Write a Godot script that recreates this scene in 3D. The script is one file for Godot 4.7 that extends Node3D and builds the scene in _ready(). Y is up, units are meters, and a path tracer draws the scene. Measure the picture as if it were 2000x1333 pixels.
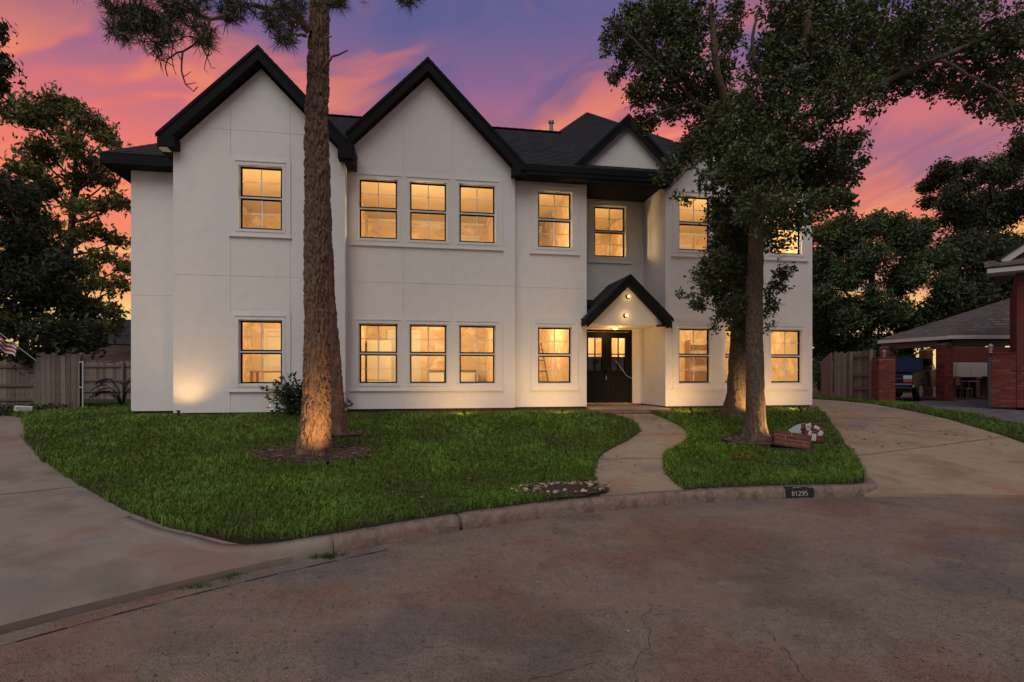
extends Node3D
# y is up, metres; the house front runs along x at z = 0, the street lies towards +z

const CX := 4.198          # centre and radius of the turning circle of the street
const CZ := 16.563
const CR := 9.938
const KERB_W := 0.15
const KERB_H := 0.135

var rng := RandomNumberGenerator.new()
var mats := {}
var used_names := {}
var lawn_polys: Array = []

# ---------------------------------------------------------------- helpers
func smooth01(t: float) -> float:
	t = clampf(t, 0.0, 1.0)
	return t * t * (3.0 - 2.0 * t)

func terrain(x: float, z: float) -> float:
	var r := Vector2(x - CX, z - CZ).length()
	var dc := r - CR - KERB_W
	if dc <= 0.0:
		return KERB_H if r > CR else 0.0
	var dh := maxf(z - 0.3, 0.0)
	var t := dc / (dc + dh) if dc + dh > 0.0 else 1.0
	var y := KERB_H + (0.69 - KERB_H) * (0.6 * t + 0.4 * smooth01(t))
	if x < -5.3:
		y -= 0.16 * smooth01((-5.3 - x) / 5.0) * smooth01((1.5 - z) / 4.0 + 0.4)
	if x > 11.5 and z < 4.0:
		y -= 0.06 * smooth01((x - 11.5) / 8.0)
	return y

func drive_height(x: float, z: float) -> float:
	var r := Vector2(x - CX, z - CZ).length() - CR
	var y := terrain(x, z)
	var ramp := 0.75 if x < CX else 1.2
	if r < ramp:
		y = lerpf(0.035, terrain(x, z) if r > KERB_W else KERB_H, smooth01(r / ramp))
	return y

func mat(called: String, c: Color, rough := 0.8, metal := 0.0) -> StandardMaterial3D:
	var m := StandardMaterial3D.new()
	m.resource_name = called
	m.albedo_color = c
	m.roughness = rough
	m.metallic = metal
	mats[called] = m
	return m

func noise_bytes(size: int, kind: int, freq: float, octaves: int, sd: int) -> PackedByteArray:
	var n := FastNoiseLite.new()
	n.noise_type = kind
	n.frequency = freq
	n.fractal_octaves = octaves
	n.seed = sd
	return n.get_seamless_image(size, size, false, false, 0.12, true).get_data()

# a colour image: a base colour (sRGB) over which layers of noise lay other colours; layer = [bytes, colour, low, high, share]
func layered(size: int, base: Color, layers: Array) -> ImageTexture:
	var n := size * size
	var out := PackedByteArray()
	out.resize(n * 3)
	var tables := []
	for l in layers:
		var t := PackedFloat32Array()
		t.resize(256)
		for i in 256:
			t[i] = smooth01((i / 255.0 - l[2]) / (l[3] - l[2])) * l[4]
		tables.append(t)
	for i in n:
		var c := base
		for k in layers.size():
			var s: float = tables[k][layers[k][0][i]]
			if s > 0.0:
				c = c.lerp(layers[k][1], s)
		out[i * 3] = int(c.r * 255.0)
		out[i * 3 + 1] = int(c.g * 255.0)
		out[i * 3 + 2] = int(c.b * 255.0)
	return ImageTexture.create_from_image(Image.create_from_data(size, size, false, Image.FORMAT_RGB8, out))

func relief(size: int, parts: Array) -> ImageTexture:
	var n := size * size
	var out := PackedByteArray()
	out.resize(n)
	for i in n:
		var v := 0.0
		for p in parts:
			v += p[0][i] * p[1]
		out[i] = int(clampf(v, 0.0, 255.0))
	return ImageTexture.create_from_image(Image.create_from_data(size, size, false, Image.FORMAT_L8, out))

func world_mapped(m: StandardMaterial3D, metres: float) -> void:
	m.uv1_triplanar = true
	m.uv1_world_triplanar = true
	m.uv1_scale = Vector3.ONE / metres

func bumped(m: StandardMaterial3D, t: Texture2D, cm: float) -> void:
	m.heightmap_enabled = true
	m.heightmap_texture = t
	m.heightmap_scale = cm

func second_layer(m: StandardMaterial3D, t: Texture2D, metres: float) -> void:
	m.detail_enabled = true
	m.detail_albedo = t
	m.detail_blend_mode = BaseMaterial3D.BLEND_MODE_MUL
	m.detail_uv_layer = BaseMaterial3D.DETAIL_UV_2
	m.uv2_triplanar = true
	m.uv2_world_triplanar = true
	m.uv2_scale = Vector3.ONE / metres

func st(smoothed := false) -> SurfaceTool:
	var s := SurfaceTool.new()
	s.begin(Mesh.PRIMITIVE_TRIANGLES)
	s.set_smooth_group(0 if smoothed else -1)
	return s

# corners anticlockwise as seen from outside
func quad(s: SurfaceTool, a: Vector3, b: Vector3, c: Vector3, d: Vector3) -> void:
	s.add_vertex(a); s.add_vertex(c); s.add_vertex(b)
	s.add_vertex(a); s.add_vertex(d); s.add_vertex(c)

func tri(s: SurfaceTool, a: Vector3, b: Vector3, c: Vector3) -> void:
	s.add_vertex(a); s.add_vertex(c); s.add_vertex(b)

func box(s: SurfaceTool, lo: Vector3, hi: Vector3, t := Transform3D()) -> void:
	var p := []
	for i in 8:
		p.append(t * Vector3(hi.x if i & 1 else lo.x, hi.y if i & 2 else lo.y, hi.z if i & 4 else lo.z))
	quad(s, p[4], p[5], p[7], p[6])
	quad(s, p[1], p[0], p[2], p[3])
	quad(s, p[5], p[1], p[3], p[7])
	quad(s, p[0], p[4], p[6], p[2])
	quad(s, p[6], p[7], p[3], p[2])
	quad(s, p[0], p[1], p[5], p[4])

# a box with chamfered edges, about its middle
func soft_box(s: SurfaceTool, size: Vector3, c: float, t := Transform3D()) -> void:
	var h := size / 2.0
	c = minf(c, minf(h.x, minf(h.y, h.z)) * 0.9)
	for axis in 3:
		for side in [-1.0, 1.0]:
			var u := (axis + 1) % 3
			var v := (axis + 2) % 3
			var ring := []
			var outer := []
			for k in [[-1, -1], [1, -1], [1, 1], [-1, 1]]:
				var p := Vector3.ZERO
				p[axis] = side * h[axis]
				p[u] = k[0] * (h[u] - c)
				p[v] = k[1] * (h[v] - c)
				ring.append(t * p)
			if side > 0:
				quad(s, ring[0], ring[1], ring[2], ring[3])
			else:
				quad(s, ring[3], ring[2], ring[1], ring[0])
	# the twelve chamfers
	for axis in 3:
		var u := (axis + 1) % 3
		var v := (axis + 2) % 3
		for k in [[-1, -1], [1, -1], [1, 1], [-1, 1]]:
			var a := Vector3.ZERO
			var b := Vector3.ZERO
			a[axis] = -(h[axis] - c); b[axis] = h[axis] - c
			var a1 := a; var b1 := b
			a[u] = k[0] * h[u]; a[v] = k[1] * (h[v] - c); b[u] = a[u]; b[v] = a[v]
			a1[u] = k[0] * (h[u] - c); a1[v] = k[1] * h[v]; b1[u] = a1[u]; b1[v] = a1[v]
			if k[0] * k[1] > 0:
				quad(s, t * a, t * a1, t * b1, t * b)
			else:
				quad(s, t * a1, t * a, t * b, t * b1)
	for i in 8:
		var sg := Vector3(1 if i & 1 else -1, 1 if i & 2 else -1, 1 if i & 4 else -1)
		var q := sg * (h - Vector3(c, c, c))
		var a := q; a.x = sg.x * h.x
		var b := q; b.y = sg.y * h.y
		var d := q; d.z = sg.z * h.z
		if sg.x * sg.y * sg.z > 0:
			tri(s, t * a, t * b, t * d)
		else:
			tri(s, t * a, t * d, t * b)

func put(s: SurfaceTool, called: String, m: Material, parent: Node3D, at := Transform3D(), flat := true) -> MeshInstance3D:
	if flat:
		s.generate_normals()
	s.set_material(m)
	var o := MeshInstance3D.new()
	o.name = called
	o.mesh = s.commit()
	o.transform = at
	parent.add_child(o, true)
	return o

func shape(mesh: Mesh, called: String, m: Material, parent: Node3D, at := Transform3D()) -> MeshInstance3D:
	var o := MeshInstance3D.new()
	o.name = called
	o.mesh = mesh
	o.material_override = m
	o.transform = at
	parent.add_child(o, true)
	return o

func numbered(called: String) -> String:
	var k: int = used_names.get(called, -1) + 1
	used_names[called] = k
	return called if k == 0 else "%s_%03d" % [called, k]

func tag(o: Node3D, label: String, category: String, group := "", kind := "") -> Node3D:
	o.set_meta("label", label)
	if category:
		o.set_meta("category", category)
	if group:
		o.set_meta("group", group)
	if kind:
		o.set_meta("kind", kind)
	return o

func thing(called: String, label: String, category: String, at := Vector3.ZERO, turn := 0.0, group := "") -> Node3D:
	var o := Node3D.new()
	o.name = numbered(called)
	add_child(o)
	o.position = at
	o.rotation.y = turn
	return tag(o, label, category, group)

func branch(called: String, parent: Node3D, at := Vector3.ZERO) -> Node3D:
	var o := Node3D.new()
	o.name = called
	parent.add_child(o, true)
	o.position = at
	return o

# outline: convex, anticlockwise in x and y; holes: Rect2 in x and y
func slab(s: SurfaceTool, outline: PackedVector2Array, holes: Array, z0: float, z1: float) -> void:
	var lo := outline[0]
	var hi := outline[0]
	for p in outline:
		lo = lo.min(p)
		hi = hi.max(p)
	var xs := [lo.x, hi.x]
	var ys := [lo.y, hi.y]
	var inside := []
	for h in holes:
		if h.position.x < hi.x - 0.001 and h.end.x > lo.x + 0.001 and h.position.y < hi.y - 0.001 and h.end.y > lo.y + 0.001:
			inside.append(h)
			for v in [h.position.x, h.end.x]:
				if v > lo.x + 0.001 and v < hi.x - 0.001:
					xs.append(v)
			for v in [h.position.y, h.end.y]:
				if v > lo.y + 0.001 and v < hi.y - 0.001:
					ys.append(v)
	xs.sort()
	ys.sort()
	for i in xs.size() - 1:
		for j in ys.size() - 1:
			if xs[i + 1] - xs[i] < 0.0005 or ys[j + 1] - ys[j] < 0.0005:
				continue
			var mid := Vector2((xs[i] + xs[i + 1]) / 2.0, (ys[j] + ys[j + 1]) / 2.0)
			var skip := false
			for h in inside:
				skip = skip or h.has_point(mid)
			if skip:
				continue
			var cell := PackedVector2Array([Vector2(xs[i], ys[j]), Vector2(xs[i + 1], ys[j]), Vector2(xs[i + 1], ys[j + 1]), Vector2(xs[i], ys[j + 1])])
			for poly in Geometry2D.intersect_polygons(cell, outline):
				if Geometry2D.is_polygon_clockwise(poly):
					poly.reverse()
				for k in range(1, poly.size() - 1):
					var a: Vector2 = poly[0]
					var b: Vector2 = poly[k]
					var c: Vector2 = poly[k + 1]
					tri(s, Vector3(a.x, a.y, z1), Vector3(b.x, b.y, z1), Vector3(c.x, c.y, z1))
					tri(s, Vector3(a.x, a.y, z0), Vector3(c.x, c.y, z0), Vector3(b.x, b.y, z0))
	for k in outline.size():
		var a := outline[k]
		var b := outline[(k + 1) % outline.size()]
		quad(s, Vector3(a.x, a.y, z0), Vector3(b.x, b.y, z0), Vector3(b.x, b.y, z1), Vector3(a.x, a.y, z1))
	for h in inside:
		var p: Vector2 = h.position
		var e: Vector2 = h.end
		quad(s, Vector3(p.x, p.y, z0), Vector3(p.x, p.y, z1), Vector3(e.x, p.y, z1), Vector3(e.x, p.y, z0))
		quad(s, Vector3(p.x, e.y, z1), Vector3(p.x, e.y, z0), Vector3(e.x, e.y, z0), Vector3(e.x, e.y, z1))
		quad(s, Vector3(p.x, p.y, z1), Vector3(p.x, p.y, z0), Vector3(p.x, e.y, z0), Vector3(p.x, e.y, z1))
		quad(s, Vector3(e.x, p.y, z0), Vector3(e.x, p.y, z1), Vector3(e.x, e.y, z1), Vector3(e.x, e.y, z0))

func rect(x0: float, y0: float, x1: float, y1: float) -> PackedVector2Array:
	return PackedVector2Array([Vector2(x0, y0), Vector2(x1, y0), Vector2(x1, y1), Vector2(x0, y1)])

func tube(s: SurfaceTool, pts: Array, r0: float, r1: float, sides := 7, cap := true) -> void:
	var n := pts.size()
	var side := Vector3.RIGHT
	var rings := []
	var dirs := []
	for i in n:
		var d: Vector3 = ((pts[mini(i + 1, n - 1)] as Vector3) - (pts[maxi(i - 1, 0)] as Vector3)).normalized()
		if absf(d.dot(side)) > 0.95:
			side = Vector3.FORWARD if absf(d.z) < 0.9 else Vector3.UP
		side = (side - d * side.dot(d)).normalized()
		var up := d.cross(side)
		var r := lerpf(r0, r1, i / float(n - 1))
		var ring := []
		var ds := []
		for k in sides:
			var a := TAU * k / sides
			var o := side * cos(a) + up * sin(a)
			ring.append((pts[i] as Vector3) + o * r)
			ds.append(o)
		rings.append(ring)
		dirs.append(ds)
	for i in n - 1:
		for k in sides:
			var j := (k + 1) % sides
			for v in [[i, k], [i + 1, j], [i, j], [i, k], [i + 1, k], [i + 1, j]]:
				s.set_normal(dirs[v[0]][v[1]])
				s.add_vertex(rings[v[0]][v[1]])
	if cap:
		for e in [0, n - 1]:
			var d: Vector3 = ((pts[1] as Vector3) - (pts[0] as Vector3)).normalized() * -1.0 if e == 0 else ((pts[n - 1] as Vector3) - (pts[n - 2] as Vector3)).normalized()
			for k in sides:
				s.set_normal(d); s.add_vertex(pts[e])
				s.set_normal(d); s.add_vertex(rings[e][k if e else (k + 1) % sides])
				s.set_normal(d); s.add_vertex(rings[e][(k + 1) % sides if e else k])

func rounded(pts: Array, step := 0.12) -> Array:
	var c := Curve3D.new()
	var n := pts.size()
	for i in n:
		var t: Vector3 = ((pts[mini(i + 1, n - 1)] as Vector3) - (pts[maxi(i - 1, 0)] as Vector3)) / 6.0
		c.add_point(pts[i], -t, t)
	c.bake_interval = step
	var out := []
	for p in c.get_baked_points():
		out.append(p)
	return out

# a sheet over a polygon in x and z that follows a height; edges get a skirt of that depth
func sheet(s: SurfaceTool, poly: PackedVector2Array, cell: float, height: Callable, lift: float, skirt: float) -> void:
	if Geometry2D.is_polygon_clockwise(poly):
		poly.reverse()
	var lo := poly[0]
	var hi := poly[0]
	for p in poly:
		lo = lo.min(p)
		hi = hi.max(p)
	var nx := int(ceil((hi.x - lo.x) / cell))
	var nz := int(ceil((hi.y - lo.y) / cell))
	for i in nx:
		for j in nz:
			var a := lo + Vector2(i, j) * cell
			for piece in Geometry2D.intersect_polygons(rect(a.x, a.y, a.x + cell, a.y + cell), poly):
				if Geometry2D.is_polygon_clockwise(piece):
					piece.reverse()
				var idx := Geometry2D.triangulate_polygon(piece)
				for k in range(0, idx.size(), 3):
					var q := []
					for m in 3:
						var p: Vector2 = piece[idx[k + m]]
						q.append(Vector3(p.x, height.call(p.x, p.y) + lift, p.y))
					if (q[1] - q[0]).cross(q[2] - q[0]).y > 0:
						tri(s, q[0], q[1], q[2])
					else:
						tri(s, q[0], q[2], q[1])
	if skirt > 0.0:
		for k in poly.size():
			var a := poly[k]
			var b := poly[(k + 1) % poly.size()]
			var steps := maxi(1, int(ceil((b - a).length() / cell)))
			for m in steps:
				var p := a.lerp(b, m / float(steps))
				var q := a.lerp(b, (m + 1) / float(steps))
				var yp: float = height.call(p.x, p.y) + lift
				var yq: float = height.call(q.x, q.y) + lift
				quad(s, Vector3(p.x, yp, p.y), Vector3(q.x, yq, q.y), Vector3(q.x, yq - skirt, q.y), Vector3(p.x, yp - skirt, p.y))

func many(called: String, mesh: Mesh, m: Material, parent: Node3D, places: Array, tints: Array) -> MultiMeshInstance3D:
	var mm := MultiMesh.new()
	mm.transform_format = MultiMesh.TRANSFORM_3D
	mm.use_colors = true
	mm.mesh = mesh
	mm.instance_count = places.size()
	for i in places.size():
		mm.set_instance_transform(i, places[i])
		mm.set_instance_color(i, tints[i])
	var o := MultiMeshInstance3D.new()
	o.name = called
	o.multimesh = mm
	o.material_override = m
	o.set_meta("kind", "stuff")
	parent.add_child(o, true)
	return o

func any_turn() -> Basis:
	return Basis(Quaternion(Vector3(rng.randfn(), rng.randfn(), rng.randfn()).normalized(), rng.randf() * TAU))

func vec(a: Array, i: int) -> Vector3:
	return Vector3(a[i], a[i + 1], a[i + 2])

# ---------------------------------------------------------------- camera, sky and light
const SKY_STOPS := [[0.0, 1.0, 0.88, 0.58], [6.0, 1.0, 0.82, 0.51], [11.0, 0.99, 0.72, 0.45], [16.0, 0.97, 0.55, 0.42], [20.0, 0.90, 0.48, 0.46], [24.0, 0.74, 0.44, 0.52], [28.0, 0.54, 0.40, 0.56], [33.0, 0.41, 0.38, 0.57], [50.0, 0.37, 0.38, 0.56], [90.0, 0.34, 0.38, 0.55]]
const DUSK_STOPS := [[0.0, 0.66, 0.57, 0.57], [10.0, 0.66, 0.57, 0.60], [20.0, 0.58, 0.55, 0.62], [35.0, 0.48, 0.50, 0.61], [55.0, 0.40, 0.43, 0.58], [90.0, 0.34, 0.38, 0.55]]

func sky_colour(stops: Array, e: float) -> Color:
	for i in stops.size() - 1:
		var a: Array = stops[i]
		var b: Array = stops[i + 1]
		if e <= b[0]:
			var t: float = (e - a[0]) / (b[0] - a[0])
			return Color(a[1], a[2], a[3]).lerp(Color(b[1], b[2], b[3]), t)
	return Color(0.3, 0.34, 0.54)

func make_sky() -> ImageTexture:
	var w := 2048
	var h := 1024
	var bytes := PackedByteArray()
	bytes.resize(w * h * 3)
	var n1 := FastNoiseLite.new()
	n1.seed = 11
	n1.frequency = 1.0
	n1.fractal_octaves = 5
	n1.noise_type = FastNoiseLite.TYPE_SIMPLEX
	var n2 := FastNoiseLite.new()
	n2.seed = 23
	n2.frequency = 1.0
	n2.fractal_octaves = 4
	n2.noise_type = FastNoiseLite.TYPE_SIMPLEX
	var orange := Color(1.0, 0.59, 0.42)
	var rose := Color(0.92, 0.45, 0.42)
	var mauve := Color(0.60, 0.42, 0.55)
	var slate := Color(0.34, 0.36, 0.56)
	for j in h:
		var e := 90.0 - (j + 0.5) / h * 180.0
		if e < 0.0:
			for i in w:
				var o := (j * w + i) * 3
				bytes[o] = 92; bytes[o + 1] = 74; bytes[o + 2] = 66
			continue
		var warm := sky_colour(SKY_STOPS, e)
		var dusk := sky_colour(DUSK_STOPS, e)
		for i in w:
			var a := (i + 0.5) / w * TAU
			# 1 towards the sunset, 0 opposite to it
			var west := smooth01(0.5 + 0.62 * cos(a - 0.1))
			var base := dusk.lerp(warm, west)
			# long streaks that climb a little to the right of the sunset
			var el := e - 15.0 * sin(a + 0.1)
			var cx := cos(a) * 2.3
			var cz := sin(a) * 2.3
			var warp := n2.get_noise_3d(cx * 0.8, el * 0.05, cz * 0.8)
			var s1 := n1.get_noise_3d(cx * 0.62 + warp * 0.3, el * 0.125 + warp * 1.0, cz * 0.62 + 3.0) * 0.5 + 0.5
			var s2 := n2.get_noise_3d(cx * 0.5 + 9.0, el * 0.09 + warp * 0.6, cz * 0.5) * 0.5 + 0.5
			var wisp := n1.get_noise_3d(cx * 1.7 + 4.0, el * 0.42 + warp * 2.4, cz * 1.7)
			s1 += wisp * 0.13
			s2 += wisp * 0.10
			var col := base
			var mid := smooth01((e - 5.0) / 6.0) * (1.0 - smooth01((e - 21.0) / 12.0)) * west
			col = col.lerp(mauve, smooth01((s2 - 0.52) / 0.26) * 0.8 * mid)
			col = col.lerp(rose, smooth01((s1 - 0.40) / 0.24) * 0.80 * mid)
			col = col.lerp(orange, smooth01((s1 - 0.50) / 0.24) * 0.95 * mid)
			# a bank of grey mauve cloud in the right hand part of the afterglow
			var bank := exp(-pow((e - 18.0 - 2.5 * warp) / 2.3, 2.0)) * smooth01((sin(a) - 0.38) / 0.25) * smooth01(cos(a) * 2.0)
			col = col.lerp(mauve, clampf(bank * (0.9 + wisp * 0.6), 0.0, 0.85))
			var high := smooth01((e - 22.0) / 10.0)
			col = col.lerp(slate, smooth01((s2 - 0.40) / 0.22) * 0.75 * high)
			col = col.lerp(mauve.lerp(rose, west * 0.6), smooth01((s1 - 0.50) / 0.26) * 0.75 * high * (1.0 - smooth01((e - 45.0) / 25.0)))
			var o := (j * w + i) * 3
			bytes[o] = int(clampf(col.r, 0.0, 1.0) * 255.0)
			bytes[o + 1] = int(clampf(col.g, 0.0, 1.0) * 255.0)
			bytes[o + 2] = int(clampf(col.b, 0.0, 1.0) * 255.0)
	return ImageTexture.create_from_image(Image.create_from_data(w, h, false, Image.FORMAT_RGB8, bytes))

func light_and_lens() -> void:
	var cam := Camera3D.new()
	cam.name = "camera"
	cam.projection = Camera3D.PROJECTION_FRUSTUM
	cam.near = 0.1
	cam.far = 600.0
	cam.size = 2.0 * 0.1 * 666.5 / 1072.85
	cam.frustum_offset = Vector2(0.0, 0.1 * 71.0 / 1072.85)
	cam.position = Vector3(0.0, 1.5, 12.761)
	cam.rotation.y = -0.1652
	cam.current = true
	add_child(cam)
	var pano := PanoramaSkyMaterial.new()
	pano.panorama = make_sky()
	var sky := Sky.new()
	sky.sky_material = pano
	var env := Environment.new()
	env.background_mode = Environment.BG_SKY
	env.sky = sky
	env.background_energy_multiplier = 1.0
	env.tonemap_mode = Environment.TONE_MAPPER_LINEAR
	env.tonemap_exposure = 1.0
	env.sdfgi_enabled = true
	env.ssao_enabled = true
	env.ssil_enabled = true
	var around := WorldEnvironment.new()
	around.name = "surroundings"
	around.environment = env
	add_child(around)
	# the last daylight, wide and soft, from behind the camera
	var sun := DirectionalLight3D.new()
	sun.name = "sun"
	sun.light_energy = 0.47
	sun.light_color = Color(1.0, 0.985, 0.91)
	sun.light_angular_distance = 50.0
	sun.shadow_enabled = true
	sun.basis = Basis.looking_at(Vector3(0.2, -0.78, -0.59).normalized())
	add_child(sun)

# ---------------------------------------------------------------- materials
func make_materials() -> void:
	var S := FastNoiseLite.TYPE_SIMPLEX_SMOOTH
	var C := FastNoiseLite.TYPE_CELLULAR
	var fine := noise_bytes(512, S, 0.16, 3, 1)
	var grit := noise_bytes(512, S, 0.45, 1, 2)
	var blot := noise_bytes(512, S, 0.010, 5, 3)
	var blot2 := noise_bytes(512, S, 0.018, 5, 4)
	var cells := noise_bytes(512, C, 0.05, 1, 5)
	var m: StandardMaterial3D
	# stucco
	m = mat("stucco", Color.WHITE, 0.9)
	m.albedo_texture = layered(512, Color(0.86, 0.85, 0.84), [[blot, Color(0.84, 0.825, 0.805), 0.45, 0.85, 0.6], [fine, Color(0.88, 0.87, 0.86), 0.5, 0.9, 0.5]])
	bumped(m, relief(512, [[fine, 0.6], [blot2, 0.25], [grit, 0.15]]), 0.55)
	world_mapped(m, 1.7)
	m = mat("trim_stucco", Color.WHITE, 0.85)
	m.albedo_texture = layered(512, Color(0.86, 0.86, 0.86), [[blot2, Color(0.82, 0.82, 0.83), 0.4, 0.8, 0.7]])
	world_mapped(m, 1.1)
	# street concrete
	var pits := noise_bytes(1024, S, 0.22, 2, 6)
	var gr1 := noise_bytes(1024, S, 0.5, 1, 7)
	var st1 := noise_bytes(1024, S, 0.008, 6, 8)
	var st2 := noise_bytes(1024, S, 0.02, 5, 9)
	var pebble := noise_bytes(1024, C, 0.09, 1, 10)
	m = mat("street_concrete", Color.WHITE, 0.85)
	m.albedo_texture = layered(1024, Color(0.475, 0.425, 0.365), [[st1, Color(0.42, 0.375, 0.335), 0.5, 0.78, 0.6], [st2, Color(0.53, 0.46, 0.425), 0.5, 0.75, 0.6], [st2, Color(0.47, 0.36, 0.31), 0.12, 0.34, 0.0], [gr1, Color(0.61, 0.55, 0.50), 0.58, 0.85, 0.7], [pits, Color(0.20, 0.17, 0.155), 0.69, 0.80, 0.85], [pebble, Color(0.33, 0.29, 0.26), 0.5, 0.85, 0.5]])
	bumped(m, relief(1024, [[gr1, 0.4], [pits, -0.35], [st2, 0.3], [pebble, 0.3]]), 1.8)
	world_mapped(m, 3.6)
	var wide := layered(512, Color(0.97, 0.965, 0.94), [[blot, Color(0.80, 0.78, 0.75), 0.48, 0.8, 0.75], [blot2, Color(1.0, 1.0, 0.97), 0.55, 0.8, 0.8], [noise_bytes(512, S, 0.012, 4, 31), Color(0.95, 0.80, 0.73), 0.56, 0.8, 0.6], [noise_bytes(512, S, 0.009, 4, 33), Color(0.80, 0.83, 0.92), 0.56, 0.8, 0.65]])
	second_layer(m, wide, 11.0)
	m = mat("drive_concrete", Color.WHITE, 0.85)
	m.albedo_texture = layered(1024, Color(0.60, 0.53, 0.45), [[st1, Color(0.52, 0.46, 0.40), 0.5, 0.8, 0.6], [st2, Color(0.60, 0.54, 0.50), 0.5, 0.75, 0.6], [gr1, Color(0.62, 0.565, 0.53), 0.6, 0.85, 0.4], [pits, Color(0.34, 0.29, 0.27), 0.78, 0.9, 0.55]])
	bumped(m, relief(1024, [[gr1, 0.4], [pits, -0.3], [st2, 0.4]]), 0.7)
	world_mapped(m, 3.1)
	second_layer(m, wide, 9.0)
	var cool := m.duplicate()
	cool.resource_name = "sky_tinted_concrete"
	cool.albedo_color = Color(0.90, 0.94, 1.0)  # bluish tint imitates the sky reflected on the left driveway
	mats["sky_tinted_concrete"] = cool
	m = mat("old_drive", Color.WHITE, 0.85)
	m.albedo_texture = layered(512, Color(0.36, 0.34, 0.345), [[blot, Color(0.28, 0.265, 0.27), 0.4, 0.75, 0.8], [blot2, Color(0.44, 0.42, 0.42), 0.55, 0.8, 0.6]])
	world_mapped(m, 3.3)
	m = mat("kerb_concrete", Color.WHITE, 0.88)
	m.albedo_texture = layered(1024, Color(0.50, 0.43, 0.375), [[st1, Color(0.37, 0.31, 0.27), 0.48, 0.7, 0.85], [st2, Color(0.60, 0.52, 0.46), 0.52, 0.75, 0.7], [pits, Color(0.28, 0.23, 0.2), 0.7, 0.88, 0.7], [gr1, Color(0.56, 0.49, 0.44), 0.6, 0.85, 0.5]])
	bumped(m, relief(1024, [[gr1, 0.4], [pits, -0.4], [st2, 0.6]]), 1.4)
	world_mapped(m, 1.6)
	# soil, mulch
	m = mat("soil", Color.WHITE, 0.95)
	m.albedo_texture = layered(512, Color(0.20, 0.17, 0.10), [[blot2, Color(0.15, 0.15, 0.07), 0.4, 0.7, 0.8], [fine, Color(0.27, 0.21, 0.14), 0.6, 0.9, 0.7]])
	bumped(m, relief(512, [[fine, 0.7], [blot2, 0.3]]), 2.0)
	world_mapped(m, 1.3)
	m = mat("mulch", Color.WHITE, 0.95)
	m.albedo_texture = layered(512, Color(0.27, 0.20, 0.155), [[cells, Color(0.17, 0.12, 0.095), 0.3, 0.8, 0.8], [fine, Color(0.40, 0.30, 0.23), 0.6, 0.9, 0.6]])
	bumped(m, relief(512, [[fine, 0.5], [cells, 0.5]]), 2.5)
	world_mapped(m, 0.7)
	m = mat("mulch_chip", Color(0.36, 0.27, 0.21), 0.9)
	m.vertex_color_use_as_albedo = true
	m = mat("foundation", Color.WHITE, 0.95)
	m.albedo_texture = layered(512, Color(0.30, 0.25, 0.21), [[blot2, Color(0.20, 0.16, 0.13), 0.4, 0.7, 0.8], [fine, Color(0.38, 0.33, 0.28), 0.6, 0.9, 0.6]])
	bumped(m, relief(512, [[fine, 0.6], [blot2, 0.4]]), 2.0)
	world_mapped(m, 0.8)
	# paint and roof
	m = mat("black_trim", Color.WHITE, 0.75)
	m.metallic_specular = 0.2
	m.albedo_texture = layered(512, Color(0.115, 0.117, 0.13), [[blot2, Color(0.14, 0.14, 0.15), 0.5, 0.8, 0.6], [fine, Color(0.115, 0.115, 0.125), 0.6, 0.9, 0.4]])
	world_mapped(m, 0.9)
	m = mat("deck", Color(0.12, 0.12, 0.13), 0.9)
	m = mat("shingle", Color.WHITE, 0.9)
	m.vertex_color_use_as_albedo = true
	m.albedo_texture = layered(512, Color(0.95, 0.95, 0.97), [[grit, Color(0.6, 0.6, 0.62), 0.5, 0.8, 0.7], [blot2, Color(0.8, 0.8, 0.8), 0.5, 0.8, 0.5]])
	bumped(m, relief(512, [[grit, 0.7], [fine, 0.3]]), 0.6)
	world_mapped(m, 0.8)
	m = mat("vinyl", Color(0.80, 0.80, 0.80), 0.5)
	m = mat("gasket", Color(0.10, 0.10, 0.10), 0.8)
	m.metallic_specular = 0.1
	m = mat("glass", Color(0.9, 0.95, 0.95, 0.04), 0.02)
	m.transparency = BaseMaterial3D.TRANSPARENCY_ALPHA
	m = mat("dark_glass", Color(0.02, 0.025, 0.03), 0.06)
	m.metallic_specular = 0.6
	m = mat("door_black", Color.WHITE, 0.5)
	m.metallic_specular = 0.25
	m.albedo_texture = layered(512, Color(0.065, 0.065, 0.07), [[fine, Color(0.085, 0.085, 0.09), 0.55, 0.9, 0.6]])
	world_mapped(m, 0.6)
	m = mat("steel", Color(0.7, 0.69, 0.67), 0.3, 1.0)
	m = mat("grey_metal", Color(0.5, 0.5, 0.52), 0.5, 0.6)
	m = mat("brass", Color(0.75, 0.6, 0.35), 0.3, 1.0)
	# inside
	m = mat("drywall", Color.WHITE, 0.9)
	m.albedo_texture = layered(512, Color(0.85, 0.76, 0.62), [[noise_bytes(512, S, 0.010, 3, 41), Color(0.93, 0.88, 0.79), 0.60, 0.66, 0.7], [noise_bytes(512, S, 0.014, 2, 42), Color(0.76, 0.64, 0.47), 0.68, 0.74, 0.5]])  # blotches imitate foliage reflected in the window glass
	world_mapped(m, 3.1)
	m = mat("ceiling_paint", Color(0.80, 0.73, 0.61), 0.9)
	m = mat("floor_boards", Color(0.74, 0.64, 0.50), 0.7)
	m = mat("white_paint", Color(0.86, 0.85, 0.82), 0.6)
	m = mat("lamp_glow", Color(1.0, 0.9, 0.7), 0.5)
	m.emission_enabled = true
	m.emission = Color(1.0, 0.76, 0.42)
	m.emission_energy_multiplier = 2.0
	m = mat("bulb_glow", Color(1.0, 0.9, 0.7), 0.5)
	m.emission_enabled = true
	m.emission = Color(1.0, 0.82, 0.5)
	m.emission_energy_multiplier = 2.5
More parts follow.
